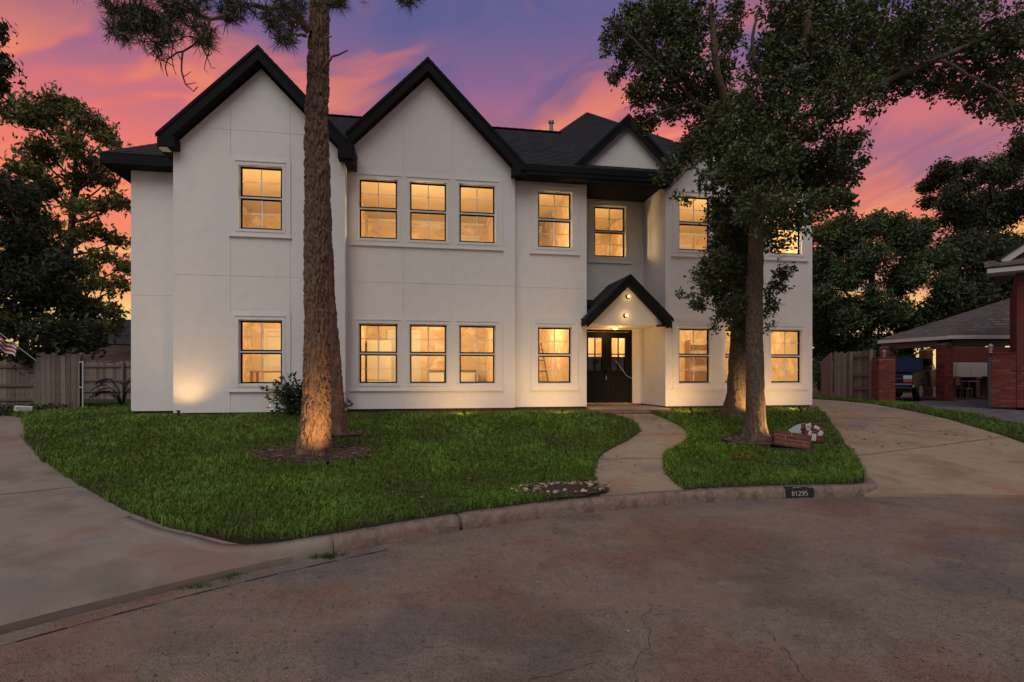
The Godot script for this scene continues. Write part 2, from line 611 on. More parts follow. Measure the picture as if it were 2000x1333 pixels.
	# wood
	var grain := Image.create_from_data(512, 512, false, Image.FORMAT_L8, noise_bytes(512, S, 0.03, 4, 51))
	grain.resize(512, 64, Image.INTERPOLATE_CUBIC)
	for k in 4:
		m = mat("old_wood_%d" % k, Color.WHITE, 0.9)
		var tone: Color = [Color(0.49, 0.44, 0.39), Color(0.44, 0.405, 0.37), Color(0.53, 0.475, 0.425), Color(0.41, 0.36, 0.325)][k]
		var long := noise_bytes(512, S, 0.05, 4, 60 + k)
		m.albedo_texture = layered(512, tone, [[long, tone.darkened(0.4), 0.5, 0.8, 0.8], [blot2, tone.lightened(0.15), 0.5, 0.8, 0.6], [fine, tone.darkened(0.25), 0.6, 0.9, 0.5]])
		m.uv1_triplanar = true
		m.uv1_scale = Vector3(4.0, 0.45, 4.0)
	# bark
	for b in [["pine_bark", Color(0.49, 0.385, 0.31), Color(0.34, 0.255, 0.205), Color(0.58, 0.475, 0.39)], ["oak_bark", Color(0.42, 0.355, 0.29), Color(0.24, 0.205, 0.17), Color(0.46, 0.41, 0.35)], ["dark_bark", Color(0.2, 0.17, 0.14), Color(0.14, 0.11, 0.09), Color(0.26, 0.22, 0.18)]]:
		m = mat(b[0], Color.WHITE, 0.92)
		m.albedo_texture = layered(512, b[1], [[blot2, b[2], 0.45, 0.75, 0.8], [fine, b[3], 0.55, 0.9, 0.7], [grit, b[2], 0.6, 0.9, 0.4]])
		bumped(m, relief(512, [[fine, 0.6], [blot2, 0.4]]), 1.2)
		m.uv1_triplanar = true
		m.uv1_world_triplanar = true
		m.uv1_scale = Vector3(2.6, 1.2, 2.6)
	# leaves and grass take their colour from each copy
	for b in [["leaf", 0.55, 0.18], ["needle", 0.6, 0.12], ["far_leaf", 0.7, 0.14], ["blade", 0.6, 0.22]]:
		m = mat(b[0], Color.WHITE, b[1])
		m.vertex_color_use_as_albedo = true
		m.cull_mode = BaseMaterial3D.CULL_DISABLED
		m.backlight_enabled = true
		m.backlight = Color(b[2], b[2], b[2] * 0.5).linear_to_srgb()
	# brick
	for k in 4:
		var tone: Color = [Color(0.48, 0.20, 0.15), Color(0.42, 0.165, 0.13), Color(0.53, 0.25, 0.19), Color(0.37, 0.145, 0.12)][k]
		m = mat("brick_%d" % k, Color.WHITE, 0.88)
		m.albedo_texture = layered(256, tone, [[noise_bytes(256, S, 0.04, 4, 70 + k), tone.darkened(0.3), 0.5, 0.8, 0.8], [noise_bytes(256, S, 0.3, 1, 75 + k), tone.lightened(0.18), 0.6, 0.9, 0.5]])
		m.uv1_triplanar = true
		m.uv1_world_triplanar = true
		m.uv1_scale = Vector3.ONE * 2.2
	m = mat("mortar", Color(0.47, 0.41, 0.38), 0.95)
	m = mat("brown_shingle", Color(1, 1, 1), 0.95)
	m.vertex_color_use_as_albedo = true
	m = mat("white_wood", Color(0.74, 0.73, 0.70), 0.7)
	m = mat("grey_siding", Color(0.48, 0.49, 0.53), 0.85)
	m = mat("truck_paint", Color(0.06, 0.07, 0.095), 0.45, 0.0)
	m.clearcoat_enabled = true
	m.metallic_specular = 0.3
	m.clearcoat = 0.15
	m.clearcoat_roughness = 0.25
	m = mat("rubber", Color(0.05, 0.05, 0.05), 0.85)
	m = mat("chrome", Color(0.72, 0.72, 0.72), 0.2, 1.0)
	m = mat("amber", Color(0.75, 0.33, 0.06), 0.3)
	m = mat("headlight", Color(0.75, 0.77, 0.78), 0.1)
	m = mat("black_plastic", Color(0.06, 0.06, 0.065), 0.6)
	m = mat("blue_plastic", Color(0.10, 0.22, 0.34), 0.5)
	m = mat("red_cloth", Color(0.62, 0.10, 0.12), 0.85)
	m = mat("white_cloth", Color(0.82, 0.82, 0.82), 0.85)
	m = mat("black_paint", Color(0.06, 0.06, 0.065), 0.7)
	m = mat("number_paint", Color(0.70, 0.69, 0.66), 0.8)
	m = mat("crack_fill", Color(0.16, 0.13, 0.12), 0.95)
	m = mat("stone_chip", Color.WHITE, 0.9)
	m.vertex_color_use_as_albedo = true
	m = mat("tan_lantern_glass", Color(0.50, 0.44, 0.36), 0.3)  # plain tan glass of the unlit lanterns
	m = mat("lantern_metal", Color(0.60, 0.61, 0.60), 0.6)
	m = mat("slate_pipe", Color(0.20, 0.23, 0.27), 0.5)
	m = mat("tan_wood", Color(0.62, 0.47, 0.32), 0.7)

# ---------------------------------------------------------------- the white house
var house: Node3D

func wall(called: String, outline: PackedVector2Array, z: float, holes: Array, vjoints: Array, hjoints: Array) -> void:
	var s := st()
	slab(s, outline, holes, z - 0.17, z - 0.012)
	var w := put(s, called, mats.stucco, house)
	var lo := outline[0]
	var hi := outline[0]
	for p in outline:
		lo = lo.min(p)
		hi = hi.max(p)
	var xs: Array = [lo.x - 0.1] + vjoints + [hi.x + 0.1]
	var ys: Array = [lo.y - 0.1] + hjoints + [hi.y + 0.1]
	var g := 0.0025
	for i in xs.size() - 1:
		for j in ys.size() - 1:
			var cell := rect(xs[i] + g, ys[j] + g, xs[i + 1] - g, ys[j + 1] - g)
			for poly in Geometry2D.intersect_polygons(cell, outline):
				if Geometry2D.is_polygon_clockwise(poly):
					poly.reverse()
				var q := st()
				slab(q, poly, holes, z - 0.0115, z)
				put(q, "panel", mats.stucco, w)

# a hung window: y0..y1 and x0..x1 are the opening
func window(x0: float, y0: float, x1: float, y1: float, z: float) -> void:
	var n := branch("window", house, Vector3(x0, y0, z))
	var w := x1 - x0
	var h := y1 - y0
	var s := st()
	var f := 0.022
	slab(s, rect(0, 0, w, h), [Rect2(f, f, w - 2 * f, h - 2 * f)], -0.10, -0.03)
	put(s, "frame", mats.vinyl, n)
	s = st()
	var mid := h * 0.505
	var g := 0.030
	slab(s, rect(f, f, w - f, mid - 0.016), [Rect2(f + g, f + g, w - 2 * f - 2 * g, mid - 0.016 - f - 2 * g)], -0.085, -0.052)
	put(s, "lower_sash", mats.gasket, n)
	s = st()
	slab(s, rect(f, mid + 0.016, w - f, h - f), [Rect2(f + g, mid + 0.016 + g, w - 2 * f - 2 * g, h - f - mid - 0.016 - 2 * g)], -0.09, -0.048)
	put(s, "upper_sash", mats.gasket, n)
	s = st()
	box(s, Vector3(f, mid - 0.016, -0.09), Vector3(w - f, mid + 0.016, -0.034))
	put(s, "meeting_rail", mats.vinyl, n)
	for part in [[f + g, mid - 0.016 - g], [mid + 0.016 + g, h - f - g]]:
		var a: float = part[0]
		var b: float = part[1]
		var p := QuadMesh.new()
		p.size = Vector2(w - 2 * f - 2 * g, b - a)
		shape(p, "pane", mats.glass, n, Transform3D(Basis(), Vector3(w / 2.0, (a + b) / 2.0, -0.066)))
		s = st()
		box(s, Vector3(w / 2.0 - 0.011, a, -0.064), Vector3(w / 2.0 + 0.011, b, -0.050))
		put(s, "muntin", mats.vinyl, n)
		s = st()
		box(s, Vector3(f + g, (a + b) / 2.0 - 0.007, -0.063), Vector3(w - f - g, (a + b) / 2.0 + 0.007, -0.051))
		put(s, "muntin", mats.vinyl, n)

# the raised stucco band round one window or a row of them
func surround(ws: Array, z: float, side := 0.16, top := 0.15, low := 0.15) -> void:
	var n := branch("window_surround", house)
	var first: Array = ws[0]
	var last: Array = ws[ws.size() - 1]
	var holes := []
	for w in ws:
		holes.append(Rect2(w[0] - 0.02, w[1] - 0.02, w[2] - w[0] + 0.04, w[3] - w[1] + 0.04))
	var s := st()
	slab(s, rect(first[0] - side, first[1] - low, last[2] + side, first[3] + top), holes, z + 0.0005, z + 0.024)
	put(s, "band", mats.stucco, n)
	for w in ws:
		s = st()
		slab(s, rect(w[0] - 0.05, w[1] - 0.05, w[2] + 0.05, w[3] + 0.05), [Rect2(w[0], w[1], w[2] - w[0], w[3] - w[1])], z + 0.0245, z + 0.034)
		put(s, "casing", mats.trim_stucco, n)
		s = st()
		box(s, Vector3(w[0] - 0.07, w[3] + 0.075, z + 0.0245), Vector3(w[2] + 0.06, w[3] + 0.10, z + 0.042))
		put(s, "head_ledge", mats.trim_stucco, n)
	s = st()
	box(s, Vector3(first[0] - side - 0.03, first[1] - low - 0.012, z + 0.001), Vector3(last[2] + side + 0.02, first[1] - low + 0.018, z + 0.045))
	put(s, "sill", mats.trim_stucco, n)

# a flat roof face: the first edge is the eave
func roof_face(parent: Node3D, pts: Array, thick := 0.05, shingled := true, shade := Color(0.031, 0.032, 0.037), m: Material = null) -> void:
	var a: Vector3 = (pts[1] - pts[0]).normalized()
	var n: Vector3 = a.cross(pts[2] - pts[0]).normalized()
	if n.y < 0:
		n = -n
	var b := n.cross(a)
	if b.y < 0:
		b = -b
	var flat := PackedVector2Array()
	for p in pts:
		flat.append(Vector2((p - pts[0]).dot(a), (p - pts[0]).dot(b)))
	var s := st()
	var up := []
	var down := []
	for p in pts:
		up.append(p)
		down.append(p - n * thick)
	for k in range(1, pts.size() - 1):
		tri(s, up[0], up[k], up[k + 1])
		tri(s, down[0], down[k + 1], down[k])
	for k in pts.size():
		var j := (k + 1) % pts.size()
		quad(s, down[k], down[j], up[j], up[k])
	var deck := put(s, "roof_slope", mats.deck, parent)
	if not shingled:
		return
	var hi := 0.0
	var left := flat[0].x
	var right := flat[0].x
	for p in flat:
		hi = maxf(hi, p.y)
		left = minf(left, p.x)
		right = maxf(right, p.x)
	s = st()
	var row := 0
	var y := -0.02
	var o: Vector3 = pts[0]
	while y < hi:
		var x := left - 0.02 - rng.randf() * 0.3
		while x < right + 0.02:
			var w: float = rng.randf_range(0.15, 0.36)
			var lip := rng.randf_range(0.0, 0.016)
			var tab := rect(x, y - lip, x + w - 0.004, y + 0.142)
			var t := rng.randf_range(0.72, 1.3)
			var tint := shade * t
			tint.a = 1.0
			for piece in Geometry2D.intersect_polygons(tab, flat):
				if Geometry2D.is_polygon_clockwise(piece):
					piece.reverse()
				var q := []
				for p in piece:
					var lift := 0.004 + 0.013 * clampf(1.0 - (p.y - y) / 0.142, 0.0, 1.0)
					q.append(o + a * p.x + b * p.y + n * lift)
				s.set_color(tint)
				for k in range(1, q.size() - 1):
					if (q[k] - q[0]).cross(q[k + 1] - q[0]).dot(n) > 0:
						tri(s, q[0], q[k], q[k + 1])
					else:
						tri(s, q[0], q[k + 1], q[k])
				# the butt edge
				for k in piece.size():
					var p1: Vector2 = piece[k]
					var p2: Vector2 = piece[(k + 1) % piece.size()]
					if absf(p1.y - p2.y) < 0.001 and p1.y < y + 0.03:
						quad(s, q[k] - n * 0.014, q[(k + 1) % q.size()] - n * 0.014, q[(k + 1) % q.size()], q[k])
			x += w
		y += 0.14
		row += 1
	var sh := put(s, "shingles", m if m else mats.shingle, deck)
	sh.set_meta("kind", "stuff")

# a sloping board in a plane of constant z: top edge from a to b
func rake(parent: Node3D, a: Vector2, b: Vector2, deep: float, z0: float, z1: float, called := "rake_board") -> void:
	var s := st()
	var poly := PackedVector2Array([a - Vector2(0, deep), b - Vector2(0, deep), b, a])
	if Geometry2D.is_polygon_clockwise(poly):
		poly.reverse()
	slab(s, poly, [], z0, z1)
	put(s, called, mats.black_trim, parent)

func gable_roof(parent: Node3D, xl: float, yl: float, xr: float, yr: float, xt: float, yt: float, zf: float, zb: float, deep := 0.24) -> void:
	roof_face(parent, [Vector3(xl, yl, zb), Vector3(xl, yl, zf), Vector3(xt, yt, zf), Vector3(xt, yt, zb)])
	roof_face(parent, [Vector3(xr, yr, zf), Vector3(xr, yr, zb), Vector3(xt, yt, zb), Vector3(xt, yt, zf)])
	rake(parent, Vector2(xl + 0.02, yl - 0.045), Vector2(xt, yt - 0.052), deep, zf - 0.045, zf - 0.012)
	rake(parent, Vector2(xt, yt - 0.052), Vector2(xr - 0.02, yr - 0.045), deep, zf - 0.045, zf - 0.012)
	# the narrow shingle mould on top of the rakes
	rake(parent, Vector2(xl - 0.01, yl + 0.012), Vector2(xt, yt + 0.008), 0.075, zf - 0.011, zf + 0.012, "rake_mould")
	rake(parent, Vector2(xt, yt + 0.008), Vector2(xr + 0.01, yr + 0.012), 0.075, zf - 0.011, zf + 0.012, "rake_mould")
	# soffits under the overhang
	for side in [[xl + 0.05, yl - 0.10, xt, yt - 0.11], [xr - 0.05, yr - 0.10, xt, yt - 0.11]]:
		var s := st()
		var p := PackedVector2Array([Vector2(side[0], side[1] - 0.15), Vector2(side[2], side[3] - 0.15), Vector2(side[2], side[3] - 0.125), Vector2(side[0], side[1] - 0.125)])
		if Geometry2D.is_polygon_clockwise(p):
			p.reverse()
		slab(s, p, [], zf - 0.33, zf - 0.046)
		put(s, "soffit", mats.black_trim, parent)
	# ridge caps
	var z := zf - 0.02
	while z > zb + 0.3 and z > -2.0:
		var s := st()
		for d in [-1.0, 1.0]:
			var e: Vector2 = (Vector2(xl, yl) if d < 0 else Vector2(xr, yr)) - Vector2(xt, yt)
			e = e.normalized() * 0.14
			var p := Vector3(xt, yt + 0.028, z)
			var q := Vector3(xt + e.x, yt + e.y + 0.022, z)
			var back := Vector3(0, -0.012, -0.25)
			if d < 0:
				quad(s, q, p, p + back, q + back)
				quad(s, q - Vector3(0, 0.02, 0), p - Vector3(0, 0.02, 0), p, q)
			else:
				quad(s, p, q, q + back, p + back)
				quad(s, p - Vector3(0, 0.02, 0), q - Vector3(0, 0.02, 0), q, p)
		put(s, "ridge_cap", mats.deck, parent)
		z -= 0.2

func eave_box(parent: Node3D, lo: Vector3, hi: Vector3, called := "eave_return", m: Material = null) -> void:
	var s := st()
	soft_box(s, hi - lo, 0.012, Transform3D(Basis(), (lo + hi) / 2.0))
	put(s, called, m if m else mats.black_trim, parent)

func room(x0: float, x1: float, z1: float, y0: float, y1: float, z0: float, holes_left := []) -> Node3D:
	var n := branch("room", house)
	var t := 0.05
	var s := st()
	box(s, Vector3(x0, y0 - t, z0), Vector3(x1, y0, z1))
	put(s, "room_floor", mats.floor_boards, n)
	s = st()
	box(s, Vector3(x0, y1, z0), Vector3(x1, y1 + t, z1))
	put(s, "room_ceiling", mats.ceiling_paint, n)
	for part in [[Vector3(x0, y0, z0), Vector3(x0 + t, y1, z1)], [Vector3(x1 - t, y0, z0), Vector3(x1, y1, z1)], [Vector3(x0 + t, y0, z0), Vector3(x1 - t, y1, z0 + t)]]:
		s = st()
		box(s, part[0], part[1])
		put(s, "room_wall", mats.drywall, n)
	# a cornice and a skirting on the far wall
	s = st()
	box(s, Vector3(x0 + t, y1 - 0.07, z0 + t + 0.002), Vector3(x1 - t, y1 - 0.003, z0 + t + 0.05))
	put(s, "cornice", mats.white_paint, n)
	return n

func inner_door(x0: float, y0: float, z: float, w := 0.82) -> void:
	var n := branch("inner_door", house)
	var s := st()
	slab(s, rect(x0 - 0.08, y0 + 0.002, x0 + w + 0.08, y0 + 2.12), [Rect2(x0, y0 - 0.1, w, 2.14)], z + 0.003, z + 0.04)
	put(s, "door_casing", mats.white_paint, n)
	s = st()
	box(s, Vector3(x0 + 0.005, y0 + 0.01, z + 0.003), Vector3(x0 + w - 0.005, y0 + 2.03, z + 0.022))
	for k in [[0.12, 0.15, 0.70, 0.85], [0.12, 1.0, 0.70, 1.9]]:
		box(s, Vector3(x0 + k[0], y0 + k[1], z + 0.0225), Vector3(x0 + k[2], y0 + k[3], z + 0.034))
	put(s, "door_leaf", mats.white_paint, n)

func ceiling_lamp(at: Vector3, label: String, energy: float) -> void:
	var n := thing("ceiling_lamp", label, "ceiling lamp", at, 0.0, "ceiling lamps inside the white house")
	var c := CylinderMesh.new()
	c.top_radius = 0.17
	c.bottom_radius = 0.17
	c.height = 0.03
	shape(c, "lamp_base", mats.white_paint, n, Transform3D(Basis(), Vector3(0, -0.016, 0)))
	var g := SphereMesh.new()
	g.radius = 0.15
	g.height = 0.12
	g.radial_segments = 24
	g.rings = 8
	shape(g, "lamp_shade", mats.lamp_glow, n, Transform3D(Basis(), Vector3(0, -0.07, 0)))
	var l := OmniLight3D.new()
	l.name = "lamp_light"
	l.light_color = Color(1.0, 0.85, 0.60)
	l.light_energy = energy
	l.light_size = 0.12
	l.omni_range = 9.0
	l.omni_attenuation = 2.0
	l.shadow_enabled = true
	l.position = Vector3(0, -0.16, 0)
	n.add_child(l)

# a half-round lamp on the inner face of the front wall; it shines into the room
func wall_lamp(at: Vector3, label: String, energy: float) -> void:
	var n := thing("wall_lamp", label, "wall lamp", at, 0.0, "wall lamps inside the upper rooms")
	energy *= 0.85
	var s := st()
	soft_box(s, Vector3(0.10, 0.22, 0.02), 0.006, Transform3D(Basis(), Vector3(0, 0, -0.011)))
	put(s, "back_plate", mats.white_paint, n)
	var g := SphereMesh.new()
	g.radius = 0.07
	g.height = 0.18
	g.radial_segments = 16
	g.rings = 8
	shape(g, "lamp_shade", mats.lamp_glow, n, Transform3D(Basis(), Vector3(0, 0, -0.095)))
	var l := OmniLight3D.new()
	l.name = "lamp_light"
	l.light_color = Color(1.0, 0.85, 0.60)
	l.light_energy = energy
	l.light_size = 0.08
	l.omni_range = 9.0
	l.omni_attenuation = 2.0
	l.shadow_enabled = true
	l.position = Vector3(0, 0, -0.18)
	n.add_child(l)

const LOW := [1.349, 2.72]
const HIGH := [4.631, 5.993]

func build_house() -> void:
	house = thing("house", "white stucco two storey house with black gabled roof and lit windows", "house")
	var zl := 0.374
	var zr := 0.106
	var zb := -0.17
	var zp := -1.203
	var L := [[-3.786, -2.905]]
	var Mw := [[-1.377, -0.507], [-0.255, 0.605], [0.876, 1.738]]
	var B := [[2.78, 3.632]]
	var P := [[4.523, 5.404]]
	var Rw := [[6.26, 7.116], [7.49, 8.35], [8.754, 9.634]]
	var holes := func(list: Array, low: bool, high: bool, ph := 0.0) -> Array:
		var out := []
		for w in list:
			if low:
				out.append(Rect2(w[0], LOW[0], w[1] - w[0], LOW[1] - LOW[0]))
			if high:
				out.append(Rect2(w[0], HIGH[0] + ph, w[1] - w[0], HIGH[1] - HIGH[0]))
		return out
	wall("left_gable_wall", PackedVector2Array([Vector2(-5.06, 0.76), Vector2(-1.62, 0.76), Vector2(-1.62, 6.30), Vector2(-3.34, 8.06), Vector2(-5.06, 6.30)]), zl, holes.call(L, true, true), [-3.95, -2.75], [3.64, 6.72])
	wall("middle_gable_wall", PackedVector2Array([Vector2(-1.62, 0.785), Vector2(2.20, 0.785), Vector2(2.20, 6.33), Vector2(0.17, 8.40), Vector2(-1.62, 6.57)]), 0.0, holes.call(Mw, true, true), [-0.38, 0.74], [3.65])
	wall("bay_wall", rect(2.20, 0.79, 4.006, 6.35), zb, holes.call(B, true, true), [], [3.66])
	wall("entry_wall", rect(4.006, 0.80, 5.925, 6.55), zp, holes.call(P, false, true, 0.06) + [Rect2(4.20, 0.5, 1.40, 2.27)], [], [])
	wall("right_gable_wall", PackedVector2Array([Vector2(5.925, 0.79), Vector2(9.94, 0.79), Vector2(9.94, 6.33), Vector2(7.93, 8.38), Vector2(5.925, 6.33)]), zr, holes.call(Rw, true, true), [], [3.70])
	wall("left_wing_wall", rect(-6.41, 0.74, -5.06, 6.16), -0.8, [], [], [3.35])
	# returns and the far sides
	for r in [[-5.06, 0.76, -0.97, -4.89, 6.3, 0.204], [-1.79, 0.76, -0.3, -1.62, 6.3, 0.204], [2.03, 0.785, -0.34, 2.20, 6.3, -0.17], [3.836, 0.79, -1.373, 4.006, 6.3, -0.34], [5.925, 0.79, -1.373, 6.095, 6.3, -0.064], [-6.41, 0.74, -10.0, -6.24, 6.16, -0.97], [9.77, 0.79, -10.0, 9.94, 6.33, -0.064], [-6.24, 0.74, -10.0, 9.77, 6.3, -9.83]]:
		var s := st()
		box(s, Vector3(r[0], r[1], r[2]), Vector3(r[3], r[4], r[5]))
		put(s, "return_wall", mats.stucco, house)
	# the brown ledge of the slab under the stucco
	var ledge := branch("foundation", house)
	for r in [[-5.02, 0.2, -1.64, 0.765, 0.33], [-1.62, 0.2, 2.18, 0.79, -0.04], [2.18, 0.2, 3.98, 0.80, -0.21], [5.95, 0.2, 9.90, 0.80, 0.07], [-6.37, 0.2, -5.02, 0.75, -0.84]]:
		var s := st()
		box(s, Vector3(r[0], r[1], r[4] - 0.6), Vector3(r[2], r[3], r[4]))
		put(s, "ledge", mats.foundation, ledge)
	# windows
	for set_ in [[L, zl], [Mw, 0.0], [B, zb], [Rw, zr]]:
		for lv in [LOW, HIGH]:
			var row := []
			for w in set_[0]:
				window(w[0], lv[0], w[1], lv[1], set_[1])
				row.append([w[0], lv[0], w[1], lv[1]])
			surround(row, set_[1])
	window(4.523, 4.691, 5.404, 6.053, zp)
	surround([[4.523, 4.691, 5.404, 6.053]], zp)
	# ---- roofs
	var roof := branch("roof", house)
	gable_roof(roof, -5.27, 6.42, -1.40, 6.42, -3.335, 8.40, 0.65, -3.0)
	gable_roof(roof, -1.62, 6.87, 2.43, 6.40, 0.165, 8.70, 0.28, -3.0)
	gable_roof(roof, 5.74, 6.40, 10.14, 6.40, 7.93, 8.64, 0.38, -3.0)
	var k := 0.692
	var fy := func(z: float) -> float: return 6.43 + k * (0.28 - z)
	roof_face(roof, [Vector3(2.22, fy.call(0.28), 0.28), Vector3(5.93, fy.call(0.28), 0.28), Vector3(5.93, fy.call(-3.0), -3.0), Vector3(2.22, fy.call(-3.0), -3.0)])
	roof_face(roof, [Vector3(-4.2, fy.call(-0.35), -0.35), Vector3(2.22, fy.call(-0.35), -0.35), Vector3(2.22, fy.call(-3.0), -3.0), Vector3(-4.2, fy.call(-3.0), -3.0)])
	roof_face(roof, [Vector3(5.93, fy.call(-0.35), -0.35), Vector3(9.9, fy.call(-0.35), -0.35), Vector3(8.8, fy.call(-3.0), -3.0), Vector3(5.93, fy.call(-3.0), -3.0)])
	var ry: float = fy.call(-3.0)
	var peak := Vector3(5.95, fy.call(-6.4), -6.4)
	roof_face(roof, [Vector3(4.02, ry, -3.0), Vector3(7.6, ry, -3.0), peak])
	roof_face(roof, [Vector3(3.4, ry - 0.6, -9.9), Vector3(3.4, ry - 0.6, -3.8), Vector3(4.02, ry, -3.0), peak], 0.05, false)
	roof_face(roof, [Vector3(8.6, ry - 0.9, -3.6), Vector3(8.6, ry - 0.9, -9.9), peak, Vector3(7.6, ry, -3.0)], 0.05, false)
	roof_face(roof, [Vector3(9.9, 6.43, -10.2), Vector3(-4.5, 6.43, -10.2), Vector3(-4.2, ry, -3.05), Vector3(8.8, ry, -3.05)], 0.05, false)
	roof_face(roof, [Vector3(9.95, 6.43, -0.35), Vector3(9.95, 6.43, -10.2), Vector3(8.8, ry, -3.05)], 0.05, false)
	# ridge board of caps along the main ridge
	var x := -4.2
	while x < 4.0:
		var s := st()
		soft_box(s, Vector3(0.26, 0.03, 0.22), 0.01, Transform3D(Basis(Vector3(0, 0, 1), -0.04), Vector3(x, ry + 0.016, -3.02)))
		put(s, "ridge_cap", mats.deck, roof)
		x += 0.24
	# the hips of the upper roof
	for e in [Vector3(4.02, ry, -3.0), Vector3(7.6, ry, -3.0)]:
		var s := st()
		tube(s, [e + Vector3(0, 0.0, 0), peak], 0.05, 0.05, 6)
		put(s, "hip_cap", mats.deck, roof, Transform3D(), false)
	# left wing: a hip end
	roof_face(roof, [Vector3(-6.82, 6.38, -0.42), Vector3(-4.3, 6.38, -0.42), Vector3(-4.3, 8.32, -3.2)])
	roof_face(roof, [Vector3(-6.82, 6.38, -9.0), Vector3(-6.82, 6.38, -0.42), Vector3(-4.3, 8.32, -3.2), Vector3(-4.3, 8.32, -7.0)])
	eave_box(roof, Vector3(-6.84, 6.14, -0.46), Vector3(-5.08, 6.375, -0.43), "fascia")
	eave_box(roof, Vector3(-6.86, 6.14, -9.0), Vector3(-6.83, 6.375, -0.43), "fascia")
	eave_box(roof, Vector3(-6.825, 6.14, -9.0), Vector3(-6.40, 6.165, -0.47), "soffit")
	eave_box(roof, Vector3(-6.40, 6.14, -0.79), Vector3(-5.08, 6.165, -0.47), "soffit")
	# main eave over the bay and the entry
	eave_box(roof, Vector3(2.30, 6.20, 0.245), Vector3(5.95, 6.425, 0.27), "fascia")
	eave_box(roof, Vector3(2.30, 6.30, 0.272), Vector3(5.95, 6.455, 0.285), "drip_edge")
	eave_box(roof, Vector3(2.22, 6.20, -0.168), Vector3(3.99, 6.225, 0.243), "soffit")
	eave_box(roof, Vector3(4.0, 6.10, 0.10), Vector3(5.93, 6.40, 0.243), "entry_beam")
	eave_box(roof, Vector3(4.01, 6.20, -1.20), Vector3(5.92, 6.26, 0.098), "soffit")
	# boxed returns at the feet of the gables
	eave_box(roof, Vector3(-5.26, 6.18, 0.37), Vector3(-4.92, 6.40, 0.64))
	eave_box(roof, Vector3(-5.26, 6.155, 0.395), Vector3(-5.07, 6.178, 0.62), "soffit", mats.white_paint)
	eave_box(roof, Vector3(-5.30, 6.16, -0.4), Vector3(-5.075, 6.40, 0.365), "fascia")
	eave_box(roof, Vector3(-1.74, 6.17, 0.38), Vector3(-1.41, 6.40, 0.64))
	eave_box(roof, Vector3(-1.60, 6.10, 0.05), Vector3(-1.40, 6.36, 0.60), "gutter")
	eave_box(roof, Vector3(2.10, 6.18, 0.002), Vector3(2.42, 6.40, 0.27))
	eave_box(roof, Vector3(5.75, 6.16, 0.11), Vector3(6.02, 6.38, 0.37))
	eave_box(roof, Vector3(9.80, 6.16, 0.11), Vector3(10.12, 6.38, 0.37))
	# the small gable over the entry
	roof_face(roof, [Vector3(3.64, 6.53, 0.15), Vector3(4.96, 7.81, 0.15), Vector3(4.96, 7.81, -1.72)], 0.05, false)
	roof_face(roof, [Vector3(6.28, 6.53, 0.15), Vector3(4.96, 7.81, -1.72), Vector3(4.96, 7.81, 0.15)], 0.05, false)
	rake(roof, Vector2(3.66, 6.54), Vector2(4.96, 7.80), 0.20, 0.10, 0.14)
	rake(roof, Vector2(4.96, 7.80), Vector2(6.26, 6.54), 0.20, 0.10, 0.14)
	rake(roof, Vector2(3.60, 6.55), Vector2(4.96, 7.87), 0.09, 0.141, 0.17, "rake_mould")
	rake(roof, Vector2(4.96, 7.87), Vector2(6.30, 6.55), 0.09, 0.141, 0.17, "rake_mould")
	var s := st()
	slab(s, PackedVector2Array([Vector2(3.82, 6.62), Vector2(6.10, 6.62), Vector2(4.96, 7.74)]), [], -0.10, -0.02)
	put(s, "small_gable_wall", mats.stucco, house)
	s = st()
	box(s, Vector3(3.86, 6.585, -0.1), Vector3(6.06, 6.625, 0.03))
	put(s, "flashing", mats.vinyl, roof)
	# vent pipes on the back slope
	for v in [[3.86, 0.055, 0.42], [3.66, 0.04, 0.12]]:
		s = st()
		tube(s, [Vector3(v[0], ry - 0.3, -3.25), Vector3(v[0], ry + v[2], -3.25)], v[1], v[1], 12)
		var pipe := put(s, "vent_pipe", mats.grey_metal, roof, Transform3D(), false)
		if v[2] > 0.2:
			s = st()
			tube(s, [Vector3(v[0], ry + v[2] - 0.02, -3.25), Vector3(v[0], ry + v[2] + 0.05, -3.25)], 0.085, 0.085, 12)
			put(s, "vent_cap", mats.grey_metal, pipe, Transform3D(), false)
	build_porch()
	# rooms behind the windows
	var backs := -4.2
	for lv in [[0.80, 3.45], [3.75, 6.25]]:
		for r in [[-4.88, -1.80, 0.198], [-1.60, 2.02, -0.172], [2.21, 3.83, -0.342], [6.10, 9.76, -0.068]]:
			room(r[0], r[1], r[2], lv[0], lv[1], backs)
		room(4.01, 5.92, -1.375, lv[0], lv[1], backs)
	inner_door(-4.4, 0.80, -4.15)
	inner_door(-0.9, 0.80, -4.15)
	inner_door(0.9, 3.75, -4.15)
	inner_door(-3.0, 3.75, -4.15)
	inner_door(6.6, 0.80, -4.15)
	inner_door(7.9, 3.75, -4.15)
	inner_door(2.5, 0.80, -4.15)
	inner_door(4.6, 0.80, -4.15)
	var e := LAMP_ENERGY
	ceiling_lamp(Vector3(-3.3, 3.448, -1.9), "ceiling lamp in the ground floor room of the left gable", e)
	ceiling_lamp(Vector3(0.2, 3.448, -2.1), "ceiling lamp in the ground floor room behind the three middle windows", e * 1.05)
	ceiling_lamp(Vector3(3.0, 3.448, -2.2), "ceiling lamp in the ground floor room left of the black door", e * 0.7)
	ceiling_lamp(Vector3(4.95, 3.448, -2.7), "ceiling lamp in the hall behind the black double door", e * 0.6)
	ceiling_lamp(Vector3(7.9, 3.448, -2.0), "ceiling lamp in the ground floor room of the right gable", e * 1.05)
	wall_lamp(Vector3(-2.45, 4.85, 0.196), "wall lamp inside the left gable upstairs, right of the window", e * 0.55)
	wall_lamp(Vector3(-4.30, 4.85, 0.196), "wall lamp inside the left gable upstairs, left of the window", e * 0.55)
